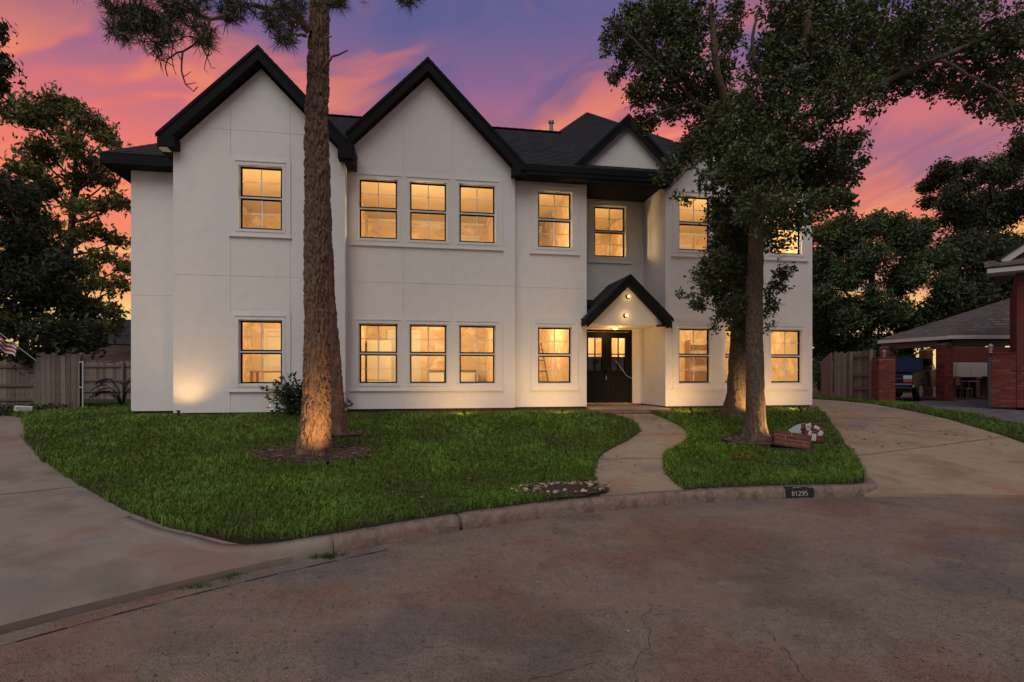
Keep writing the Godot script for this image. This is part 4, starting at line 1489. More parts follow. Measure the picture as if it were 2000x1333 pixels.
const OAK_FRONT_LIMBS := [
	[0.085, 0.050, 5.80, 4.50, 4.05, 5.99, 5.41, 4.03, 6.32, 6.26, 4.18, 6.40, 7.11, 4.40, 6.50, 8.17, 4.52],
	[0.060, 0.030, 5.99, 5.24, 4.03, 6.40, 5.55, 4.40, 6.78, 5.88, 4.77, 7.27, 6.20, 5.05, 8.07, 6.55, 5.29, 8.85, 6.85, 5.52, 9.45, 7.11, 5.72],
	[0.050, 0.020, 5.90, 4.97, 4.01, 6.73, 5.08, 3.85, 7.49, 5.28, 3.67, 7.94, 5.32, 3.64],
	[0.045, 0.020, 6.32, 6.26, 4.18, 5.66, 6.54, 4.38, 5.37, 6.93, 4.53, 5.39, 7.45, 4.64],
	[0.035, 0.015, 7.27, 6.20, 5.05, 7.93, 6.93, 4.96, 8.19, 7.59, 4.90],
	[0.030, 0.012, 8.07, 6.55, 5.29, 8.53, 6.21, 5.46, 8.90, 5.84, 5.63, 9.13, 5.44, 5.67],
	[0.040, 0.015, 5.95, 4.79, 4.02, 5.38, 5.21, 4.23, 5.01, 5.55, 4.37],
]
const OAK_BACK_LIMBS := [
	[0.110, 0.050, 6.66, 4.72, 2.11, 6.26, 5.58, 2.65, 5.89, 6.42, 3.00, 5.48, 7.33, 3.23, 5.33, 8.42, 3.31],
	[0.050, 0.015, 6.26, 5.58, 2.65, 5.69, 5.86, 2.86, 5.01, 5.45, 3.05, 4.49, 4.95, 3.17],
	[0.045, 0.015, 5.89, 6.42, 3.00, 5.15, 6.71, 3.08, 4.49, 7.18, 3.17, 3.85, 7.63, 3.27, 3.40, 7.94, 3.29],
	[0.035, 0.012, 5.15, 6.71, 3.08, 4.49, 6.47, 3.17, 4.03, 6.18, 3.19],
	[0.020, 0.006, 6.83, 3.91, 1.83, 6.12, 4.05, 2.12, 5.60, 3.82, 2.34],
	[0.020, 0.006, 6.88, 3.26, 1.74, 6.12, 3.24, 2.12, 5.34, 3.20, 2.30],
	[0.020, 0.006, 6.92, 2.93, 1.75, 7.13, 3.20, 2.19, 7.55, 3.74, 2.56],
	[0.018, 0.006, 6.88, 2.81, 1.74, 6.28, 2.88, 2.05, 5.70, 2.95, 2.26],
]
const PINE_LIMBS := [
	[0.060, 0.035, -1.54, 6.36, 4.68, -1.68, 6.48, 4.78, -1.84, 6.60, 4.85, -1.98, 6.79, 4.93],
	[0.030, 0.020, -1.84, 6.60, 4.85, -2.02, 6.40, 5.02, -2.23, 6.33, 5.19, -2.42, 6.06, 5.36, -2.57, 5.93, 5.44],
	[0.020, 0.008, -2.57, 5.93, 5.44, -2.78, 5.99, 5.51, -2.98, 6.10, 5.57],
	[0.016, 0.006, -2.57, 5.93, 5.44, -2.63, 5.64, 5.53, -2.83, 5.42, 5.60, -2.96, 5.27, 5.68, -2.98, 5.15, 5.67, -2.94, 5.06, 5.68],
	[0.018, 0.006, -2.78, 5.99, 5.51, -2.94, 5.73, 5.68, -3.10, 5.55, 5.76, -3.31, 5.60, 5.82, -3.48, 5.68, 5.84],
	[0.012, 0.005, -3.10, 5.55, 5.76, -3.25, 5.45, 5.83, -3.34, 5.40, 5.92],
	[0.012, 0.006, -2.82, 5.42, 5.60, -2.80, 5.27, 5.70, -2.79, 5.12, 5.71, -2.74, 4.97, 5.71, -2.65, 4.89, 5.73, -2.59, 4.93, 5.74],
	[0.008, 0.004, -2.59, 5.64, 5.54, -2.77, 5.58, 5.61, -2.88, 5.47, 5.69, -2.89, 5.24, 5.69, -2.86, 5.09, 5.69],
	[0.007, 0.004, -2.63, 5.54, 5.53, -2.53, 5.35, 5.65, -2.48, 5.22, 5.66, -2.43, 5.22, 5.66],
	[0.006, 0.003, -2.53, 5.35, 5.65, -2.57, 5.21, 5.64, -2.51, 5.16, 5.65],
	[0.006, 0.003, -2.74, 4.97, 5.71, -2.61, 5.00, 5.74],
	[0.006, 0.003, -2.77, 5.06, 5.71, -2.68, 5.12, 5.72],
	[0.025, 0.008, -1.59, 6.29, 4.69, -1.67, 6.12, 4.98, -1.76, 5.97, 5.17],
	[0.020, 0.008, -1.63, 6.42, 4.73, -1.79, 6.26, 5.06, -1.97, 6.12, 5.24],
	[0.020, 0.010, -1.35, 5.87, 4.68, -1.21, 5.99, 4.75, -1.08, 6.05, 4.77, -1.01, 6.08, 4.79],
	[0.012, 0.008, -1.33, 6.29, 4.68, -1.23, 6.28, 4.75],
	[0.030, 0.010, -1.29, 6.97, 4.69, -1.13, 6.72, 4.87, -1.03, 6.60, 4.99],
	[0.030, 0.010, -1.29, 7.26, 4.69, -0.55, 6.86, 5.17, -0.14, 6.48, 5.34],
]
const PINE_TUFTS := [-3.67, 5.93, 5.58, -3.36, 5.93, 5.56, -3.42, 5.87, 5.53, -3.45, 5.70, 6.03, -3.53, 5.72, 5.76, -3.35, 5.61, 5.99, -3.56, 5.64, 5.62, -3.19, 5.45, 6.06, -3.31, 5.54, 6.13, -3.27, 5.64, 6.00, -3.10, 5.65, 5.98, -3.33, 5.81, 5.71, -3.40, 5.60, 5.69, -3.10, 5.67, 5.98, -3.36, 5.53, 6.03, -3.36, 5.73, 5.75, -2.97, 5.65, 5.88, -3.30, 5.53, 5.73, -3.34, 5.69, 5.59, -2.76, 5.43, 6.10, -3.07, 5.73, 6.05, -3.21, 5.85, 5.69, -3.08, 5.59, 5.95, -3.21, 5.84, 5.58, -2.89, 5.77, 5.89, -3.40, 5.72, 5.54, -3.13, 5.72, 5.57, -3.32, 5.92, 5.45, -3.15, 5.71, 5.68, -3.23, 5.94, 5.48, -3.26, 5.67, 5.84, -3.09, 5.54, 5.97, -3.27, 5.91, 5.93, -2.86, 5.64, 5.78, -3.08, 5.74, 5.60, -2.87, 5.85, 5.74, -2.54, 5.48, 6.03, -3.14, 5.60, 5.87, -3.04, 6.14, 5.58, -2.93, 5.79, 5.72, -2.74, 5.47, 5.84, -3.62, 5.74, 5.35, -2.80, 5.77, 5.71, -2.93, 5.82, 5.81, -3.00, 5.67, 5.75, -2.62, 5.83, 5.66, -2.98, 5.59, 5.92, -3.10, 5.66, 5.43, -3.21, 5.68, 5.47, -3.11, 6.05, 5.49, -3.05, 5.52, 5.80, -3.28, 5.81, 5.51, -3.11, 5.50, 5.56, -3.00, 5.78, 5.64, -2.96, 5.54, 5.70, -2.96, 6.05, 5.50, -2.94, 5.96, 5.33, -2.76, 6.20, 5.30, -2.70, 6.29, 5.23, -2.58, 6.03, 5.52, -2.70, 5.99, 5.25, -3.04, 6.05, 5.33, -2.83, 6.16, 5.33, -2.93, 6.02, 5.53, -2.97, 6.16, 5.39, -2.67, 5.87, 5.73, -2.88, 5.82, 5.66, -2.72, 5.92, 5.79, -2.74, 5.79, 5.78, -2.58, 5.79, 5.73, -2.73, 5.94, 5.54, -2.93, 5.92, 5.43, -2.60, 5.57, 5.84, -2.83, 5.90, 5.55, -2.88, 5.39, 5.87, -2.81, 5.34, 6.05, -3.18, 5.56, 5.69, -2.86, 5.51, 5.85, -2.97, 5.54, 5.86, -2.99, 5.47, 5.73, -2.83, 5.59, 5.74, -3.05, 5.23, 6.07, -3.27, 5.53, 5.76, -3.37, 5.62, 5.57, -3.27, 5.39, 5.99, -3.32, 5.34, 5.89, -3.19, 5.61, 5.78, -3.32, 5.37, 5.82, -3.52, 5.70, 5.49, -3.36, 5.53, 5.83, -2.54, 5.61, 5.58, -2.74, 5.69, 5.31, -2.48, 5.61, 5.69, -2.45, 5.65, 5.71, -2.74, 5.84, 5.21, -2.65, 5.59, 5.54, -2.75, 5.87, 5.36, -2.21, 6.00, 5.42, -2.45, 6.12, 5.38, -2.49, 6.14, 5.33, -2.30, 6.11, 5.56, -2.48, 6.24, 5.00, -2.18, 6.06, 5.60, -2.38, 6.31, 5.22, -2.43, 6.30, 5.27, -2.27, 6.19, 5.35, -2.30, 6.15, 5.40, -2.44, 6.35, 5.05, -2.39, 6.19, 5.40, -2.22, 6.05, 5.51, -2.44, 6.07, 5.26, -2.37, 6.09, 5.22, -2.26, 6.00, 5.45, -2.29, 6.23, 5.18, -2.66, 5.73, 5.23, -2.45, 5.41, 5.84, -2.64, 5.67, 5.44, -2.47, 5.47, 5.78, -2.96, 5.17, 5.89, -2.98, 5.30, 5.88, -2.94, 5.26, 5.92, -3.28, 5.24, 6.20, -3.61, 5.59, 5.64, -3.32, 5.31, 6.03, -2.10, 6.40, 4.84, -1.98, 6.24, 5.01, -1.84, 6.11, 5.15, -1.83, 6.27, 5.08, -1.90, 6.00, 5.29, -1.87, 6.12, 5.37, -1.96, 6.21, 4.99, -1.88, 6.14, 5.05, -1.73, 5.97, 5.42, -1.58, 6.22, 5.26, -1.61, 6.42, 5.20, -1.77, 6.53, 4.93, -1.74, 6.58, 4.80, -1.74, 6.32, 5.30, -1.58, 6.57, 4.90, -1.60, 6.26, 5.18, -1.76, 6.38, 5.00, -1.78, 6.19, 5.28, -1.69, 6.66, 4.89, -2.02, 6.35, 5.01, -1.95, 6.58, 4.89, -1.65, 5.76, 5.47, -1.74, 6.08, 4.93, -1.73, 5.75, 5.48, -1.85, 5.97, 5.08, -1.70, 5.77, 5.42, -1.66, 5.87, 5.26, -2.08, 6.13, 5.33, -1.94, 6.18, 5.34, -2.01, 6.32, 5.14, -1.77, 6.29, 5.25, -1.89, 6.50, 5.04, -2.14, 6.19, 5.34, -1.77, 6.36, 4.86, -1.67, 6.17, 5.16, -1.59, 6.07, 5.25, -1.87, 6.08, 5.03, -1.71, 6.09, 5.11, -1.63, 6.74, 4.79, -1.71, 6.74, 4.30, -1.77, 7.00, 4.27, -1.67, 6.83, 4.41, -1.68, 6.72, 4.54, -1.12, 6.61, 4.96, -1.24, 6.82, 4.61, -1.38, 6.48, 5.10, -1.22, 6.61, 4.92, -1.16, 6.62, 4.92, -1.04, 6.42, 5.26, -1.04, 6.63, 4.98, -1.09, 6.43, 5.23, -1.09, 6.62, 4.95, -0.03, 6.69, 5.14, -0.14, 6.53, 5.31, -0.26, 6.46, 5.39, -0.26, 6.74, 5.07, -0.18, 6.61, 5.13, -0.13, 6.42, 5.45, -1.72, 6.68, 4.98, -2.26, 6.40, 5.34, -2.24, 6.55, 5.13, -2.43, 6.46, 5.32, -2.24, 6.51, 5.27, -2.27, 6.37, 5.33, -2.61, 6.69, 4.87, -3.09, 6.74, 4.85, -2.22, 6.70, 5.13, -2.10, 6.92, 4.84, -2.30, 6.64, 5.22, -2.04, 6.53, 5.35, -2.00, 6.50, 5.27, -2.32, 6.49, 5.34, -3.10, 6.08, 5.84, -3.06, 6.12, 5.65, -2.75, 6.38, 5.54, -3.20, 6.06, 5.62, -3.34, 6.22, 5.46, -2.90, 6.12, 5.83, -3.57, 6.29, 5.35, -4.20, 6.26, 5.19, -3.16, 6.32, 5.29, -3.64, 6.15, 5.50, -3.20, 6.38, 5.52, -2.70, 6.04, 5.86, -3.01, 6.07, 5.84, -3.21, 6.23, 5.49, -1.37, 6.80, 5.10, -0.76, 6.67, 5.31, -1.08, 7.00, 4.93, -0.79, 6.68, 5.28, -0.31, 7.03, 4.99, -1.00, 6.76, 5.31, -0.64, 6.74, 5.43, -0.78, 6.92, 5.00]
const EDGE_TREE := [-10.84, 9.26, -1.88, 0.59, -11.08, 8.42, -2.35, 0.67, -10.69, 7.12, -1.82, 0.59, -9.96, 8.55, -1.83, 0.29, -9.81, 8.96, -1.98, 0.13, -9.95, 8.48, -2.17, 0.15, -9.56, 8.65, -1.73, 0.07, -9.56, 9.45, -1.64, 0.06, -10.77, 9.90, -2.51, 0.43, -10.17, 7.94, -1.96, 0.30]
const LEFT_OAK := [-12.02, 6.05, -5.89, 0.84, -11.18, 5.26, -5.62, 0.76, -9.76, 4.31, -4.33, 0.57, -11.22, 4.34, -4.74, 0.93, -10.37, 3.85, -4.72, 0.84, -9.74, 3.45, -4.87, 0.56, -11.27, 3.07, -5.03, 0.88, -10.21, 2.77, -4.78, 0.73, -9.57, 2.71, -4.79, 0.51, -12.07, 2.07, -5.86, 0.53, -10.71, 2.19, -4.75, 0.43, -8.98, 2.90, -4.31, 0.26, -11.89, 6.81, -5.38, 0.67, -10.69, 6.21, -4.20, 0.49, -11.26, 5.12, -4.43, 0.84]
const LEFT_PINE := [-16.61, 14.36, -16.52, 0.93, -16.84, 13.35, -15.44, 0.75, -14.92, 13.15, -15.19, 0.75, -16.67, 12.88, -14.18, 0.71, -18.04, 13.58, -15.38, 0.81, -14.27, 12.48, -15.16, 0.52, -14.72, 11.67, -13.87, 0.76, -16.76, 11.81, -15.66, 0.66, -14.69, 11.35, -15.35, 0.57, -12.90, 11.26, -13.66, 0.40, -14.10, 10.64, -15.25, 0.47, -15.15, 10.50, -15.03, 0.60, -16.63, 10.21, -15.79, 0.62, -17.02, 11.55, -15.06, 0.74, -13.74, 9.64, -15.38, 0.48, -14.60, 9.54, -15.60, 0.48, -14.72, 9.00, -13.88, 0.49, -15.88, 8.36, -14.16, 0.45, -14.99, 8.31, -15.51, 0.52, -14.31, 8.01, -16.10, 0.49, -15.28, 7.81, -14.53, 0.41, -13.19, 6.55, -14.68, 0.37, -14.40, 7.08, -15.21, 0.47, -14.71, 6.48, -14.60, 0.46, -15.22, 5.58, -14.79, 0.41, -14.25, 5.68, -14.50, 0.46, -13.42, 5.58, -14.50, 0.46, -14.87, 4.73, -15.30, 0.56, -13.55, 4.41, -14.36, 0.46, -14.11, 3.75, -14.64, 0.51, -13.94, 3.83, -15.57, 0.33, -16.70, 10.34, -14.22, 0.78, -16.92, 10.12, -15.57, 0.70]
const RIGHT_TREE := [21.99, 8.97, -13.93, 1.12, 22.30, 9.07, -12.15, 1.05, 23.56, 8.71, -11.59, 0.99, 26.92, 8.75, -13.38, 1.07, 20.53, 6.65, -12.16, 1.17, 22.17, 6.87, -11.68, 1.29, 24.81, 6.79, -12.24, 1.34, 21.88, 4.76, -13.79, 1.39, 21.89, 4.76, -11.37, 1.41, 24.42, 4.60, -11.85, 1.45, 26.28, 7.77, -11.58, 0.79, 22.42, 2.84, -14.25, 1.13, 22.97, 2.77, -12.56, 1.34, 26.26, 2.85, -13.70, 1.28, 25.93, 5.82, -10.98, 1.16, 26.03, 4.08, -11.64, 1.32, 22.56, 9.71, -13.49, 0.50, 24.96, 10.25, -14.04, 0.46, 26.06, 9.35, -12.10, 0.48, 19.98, 5.60, -12.19, 0.65, 19.68, 7.58, -11.82, 0.51, 21.12, 1.97, -13.24, 0.68, 26.77, 3.51, -10.92, 1.04, 21.70, 3.97, -14.27, 0.79, 21.88, 2.84, -14.36, 0.85, 20.24, 1.44, -11.98, 0.67, 21.68, 1.30, -12.13, 0.79, 24.98, 1.43, -13.72, 0.85]
const RIGHT_TALL := [32.68, 11.12, -15.82, 1.25, 34.89, 11.95, -16.12, 1.44, 34.50, 11.69, -14.32, 1.36, 30.39, 8.48, -14.13, 1.32, 33.09, 8.92, -14.33, 1.65, 36.73, 9.70, -15.76, 1.27, 31.24, 6.51, -14.56, 1.35, 33.61, 6.86, -14.47, 1.51, 35.11, 6.90, -14.50, 1.22, 32.72, 5.08, -14.91, 1.37, 31.17, 11.77, -15.13, 0.61, 36.63, 14.67, -16.29, 0.91, 33.99, 14.40, -13.63, 0.74, 31.62, 13.14, -13.41, 0.64, 34.49, 5.31, -16.74, 1.30, 36.15, 4.64, -16.21, 1.61, 37.88, 4.68, -16.35, 1.63]
const RIGHT_PINE := [35.30, 15.35, -19.75, 0.78, 37.51, 16.09, -20.42, 0.80, 35.33, 14.99, -20.74, 0.58, 35.42, 14.15, -19.29, 0.63, 37.65, 14.86, -19.98, 0.65, 35.52, 13.85, -20.52, 0.50, 36.61, 13.38, -19.99, 0.57, 37.73, 16.13, -19.51, 0.50, 35.20, 15.77, -19.47, 0.49]

# a near trunk with plates of bark: pts are [centre, radius] from the foot up
func bark_trunk(parent: Node3D, pts: Array, sides: int, dy: float, sd: int, deep: float, plate: float, m: Material) -> void:
	var nz := FastNoiseLite.new()
	nz.seed = sd
	nz.noise_type = FastNoiseLite.TYPE_CELLULAR
	nz.cellular_return_type = FastNoiseLite.RETURN_DISTANCE2_SUB
	nz.cellular_jitter = 1.0
	nz.frequency = 1.0
	nz.domain_warp_enabled = true
	nz.domain_warp_amplitude = 0.5
	nz.domain_warp_frequency = 1.3
	var rough := FastNoiseLite.new()
	rough.seed = sd + 1
	rough.frequency = 1.0
	rough.fractal_octaves = 3
	var lump := FastNoiseLite.new()
	lump.seed = sd + 2
	lump.frequency = 1.0
	var c := Curve3D.new()
	var n := pts.size()
	for i in n:
		var t: Vector3 = ((pts[mini(i + 1, n - 1)][0] as Vector3) - (pts[maxi(i - 1, 0)][0] as Vector3)) / 6.0
		c.add_point(pts[i][0], -t, t)
	var y0: float = pts[0][0].y
	var y1: float = pts[n - 1][0].y
	var rows := int((y1 - y0) / dy)
	var s := st(true)
	var verts := PackedVector3Array()
	for i in rows + 1:
		var y := lerpf(y0, y1, i / float(rows))
		var k := 0
		while k < n - 2 and pts[k + 1][0].y < y:
			k += 1
		var t: float = (y - pts[k][0].y) / (pts[k + 1][0].y - pts[k][0].y)
		var p: Vector3 = c.sample(k, t)
		var r := lerpf(pts[k][1], pts[k + 1][1], smooth01(t) * 0.5 + t * 0.5)
		for j in sides:
			var a := TAU * j / sides
			var o := Vector3(cos(a), 0, sin(a))
			var q := o * r
			var f := nz.get_noise_3d(q.x / plate, y / (plate * 4.2), q.z / plate)
			f = smooth01((f + 1.0) * 3.0)
			var g := rough.get_noise_3d(q.x * 22.0, y * 14.0, q.z * 22.0)
			var l := lump.get_noise_3d(q.x * 2.5, y * 1.6, q.z * 2.5)
			var foot := exp(-(y - y0) * 4.5) * (0.13 * maxf(0.0, sin(a * 5.0 + sd)) + 0.06)
			verts.append(p + o * (r + (f - 0.75) * deep + g * deep * 0.3 + l * r * 0.09 + foot))
	for v in verts:
		s.add_vertex(v)
	for i in rows:
		for j in sides:
			var a := i * sides + j
			var b := i * sides + (j + 1) % sides
			for q in [a, b + sides, b, a, a + sides, b + sides]:
				s.add_index(q)
	s.generate_normals()
	put(s, "trunk", m, parent, Transform3D(), false)

func limbs(parent: Node3D, list: Array, m: Material, called := "limb") -> void:
	for l in list:
		var pts := []
		for i in range(2, l.size(), 3):
			pts.append(vec(l, i))
		var path := rounded(pts, 0.1)
		for i in range(1, path.size()):
			path[i] += Vector3(rng.randfn(), rng.randfn(), rng.randfn()) * 0.006
		var s := st()
		tube(s, path, l[0], l[1], 8)
		put(s, called, m, parent, Transform3D(), false)

func leaf_mesh(long: float, wide: float) -> ArrayMesh:
	var s := st()
	var a := Vector3.ZERO
	var b := Vector3(0, long, 0.004)
	var l := Vector3(-wide / 2, long * 0.55, wide * 0.22)
	var r := Vector3(wide / 2, long * 0.55, wide * 0.22)
	var m := Vector3(0, long * 0.5, 0)
	tri(s, a, m, l); tri(s, m, b, l); tri(s, a, r, m); tri(s, m, r, b)
	s.generate_normals()
	return s.commit()

# leaves gathered along twigs inside round masses; blobs is a flat list x, y, z, radius
func foliage(parent: Node3D, blobs: Array, per_m2: float, mesh: Mesh, m: Material, tones: Array, sub: float, each: int, sticks: Material, droop := 0.2, flat := 0.85) -> void:
	var places := []
	var tints := []
	var wood := st()
	var any := false
	for i in range(0, blobs.size(), 4):
		var c := vec(blobs, i)
		var r: float = blobs[i + 3]
		var count := int(per_m2 * PI * r * r) + 6
		var groups := maxi(3, count / each)
		for g in groups:
			var d := Vector3(rng.randfn(), rng.randfn(), rng.randfn()).normalized() * pow(rng.randf(), 0.45) * r
			d.y *= flat
			var tip := c + d
			var out := (d + Vector3(rng.randfn(), rng.randfn() - droop, rng.randfn()) * r * 0.35).normalized()
			var twig := sub * rng.randf_range(0.6, 1.3)
			var root := tip - out * twig
			if sticks and g % 2 == 0:
				tube(wood, [root - out * sub * 0.8, root, tip], 0.004, 0.0015, 3, false)
				if g % 6 == 0:
					tube(wood, [c, c.lerp(root, 0.5) + Vector3(0, 0.04, 0), root - out * sub * 0.8], 0.007, 0.004, 3, false)
				any = true
			var light: float = rng.randf_range(0.75, 1.25)
			var tone: Color = tones[rng.randi() % tones.size()]
			for k in each:
				var t := rng.randf()
				var p := root.lerp(tip, t) + Vector3(rng.randfn(), rng.randfn(), rng.randfn()) * sub * 0.28
				var y := (out + Vector3(rng.randfn(), rng.randfn(), rng.randfn()) * 0.6).normalized()
				var x := y.cross(Vector3(rng.randfn(), rng.randfn(), rng.randfn())).normalized()
				var sc := rng.randf_range(0.7, 1.25)
				places.append(Transform3D(Basis(x * sc, y * sc, x.cross(y) * sc), p))
				var f: float = light * rng.randf_range(0.75, 1.25)
				tints.append(Color(tone.r * f, tone.g * f, tone.b * f))
	many("crown", mesh, m, parent, places, tints)
	if any:
		put(wood, "twigs", sticks, parent, Transform3D(), false)

func needle_tuft(n: int, long: float, wide: float) -> ArrayMesh:
	var s := st()
	for i in n:
		var d := Vector3(rng.randfn(), rng.randfn() * 0.8 + 0.35, rng.randfn()).normalized()
		var x := d.cross(Vector3(rng.randfn(), rng.randfn(), rng.randfn())).normalized() * wide
		var l := long * rng.randf_range(0.7, 1.1)
		var a := Vector3(0, rng.randf_range(-0.05, 0.03), 0)
		var m := a + d * l * 0.6
		var e := a + d * l + Vector3(0, -0.02 * l / 0.15, 0)
		quad(s, a - x, a + x, m + x, m - x)
		tri(s, m - x, m + x, e)
	s.generate_normals()
	return s.commit()

# one clump of far foliage: a handful of leaf faces
func far_clump(n: int, r: float, leaf: float) -> ArrayMesh:
	var s := st()
	for i in n:
		var p := Vector3(rng.randfn(), rng.randfn() * 0.7, rng.randfn()) * r * 0.5
		var b := any_turn()
		var l := leaf * rng.randf_range(0.6, 1.3)
		var w := l * rng.randf_range(0.3, 0.5)
		var t := rng.randf_range(0.7, 1.3)
		s.set_color(Color(t, t, t))
		quad(s, p + b * Vector3(0, -l / 2, 0), p + b * Vector3(w / 2, 0, w * 0.2), p + b * Vector3(0, l / 2, 0), p + b * Vector3(-w / 2, 0, w * 0.2))
	s.generate_normals()
	return s.commit()

func far_tree_at(t: Node3D, label: String, by: Vector3) -> void:
	var c := t.duplicate()
	c.name = numbered("broadleaf_tree")
	add_child(c)
	c.position = by
	tag(c, label, "tree")

func far_tree(called: String, label: String, foot: Vector3, blobs: Array, per_m2: float, mesh: Mesh, tones: Array, trunk_r: float, flat := 0.8, group := "") -> Node3D:
	var t := thing(called, label, "tree", Vector3.ZERO, 0.0, group)
	var top := foot.y
	var mid := Vector3.ZERO
	for i in range(0, blobs.size(), 4):
		top = maxf(top, blobs[i + 1])
		mid += vec(blobs, i)
	mid /= blobs.size() / 4.0
	var up := Vector3(lerpf(foot.x, mid.x, 0.7), top - 0.4, lerpf(foot.z, mid.z, 0.7))
	var s := st()
	var line := rounded([foot - Vector3(0, 0.3, 0), foot.lerp(up, 0.35) + Vector3(rng.randfn(), 0, rng.randfn()) * 0.15, foot.lerp(up, 0.7) + Vector3(rng.randfn(), 0, rng.randfn()) * 0.15, up], 0.5)
	tube(s, line, trunk_r, trunk_r * 0.25, 9)
	put(s, "trunk", mats.dark_bark, t, Transform3D(), false)
	s = st()
	for i in range(0, blobs.size(), 4):
		var c := vec(blobs, i)
		var h: float = clampf((c.y - 1.0 - foot.y) / (up.y - foot.y), 0.12, 0.97)
		var from: Vector3 = line[int(h * (line.size() - 1))]
		tube(s, rounded([from, from.lerp(c, 0.5) + Vector3(0, -0.15, 0), c], 0.5), trunk_r * 0.28, 0.02, 5, false)
	put(s, "branches", mats.dark_bark, t, Transform3D(), false)
	var places := []
	var tints := []
	for i in range(0, blobs.size(), 4):
		var c := vec(blobs, i)
		var r: float = blobs[i + 3]
		var lobes := 5
		for l in lobes:
			var lc := c + Vector3(rng.randfn(), rng.randfn() * flat, rng.randfn()).normalized() * r * 0.55
			var lr := r * rng.randf_range(0.4, 0.7)
			var tone: Color = tones[rng.randi() % tones.size()]
			for k in int(per_m2 * PI * lr * lr) + 4:
				var d := Vector3(rng.randfn(), rng.randfn(), rng.randfn()).normalized() * pow(rng.randf(), 0.4) * lr
				d.y *= flat
				var f := rng.randf_range(0.65, 1.35)
				places.append(Transform3D(any_turn().scaled(Vector3.ONE * rng.randf_range(0.7, 1.3)), lc + d))
				tints.append(Color(tone.r * f, tone.g * f, tone.b * f))
	many("crown", mesh, mats.far_leaf, t, places, tints)
	return t

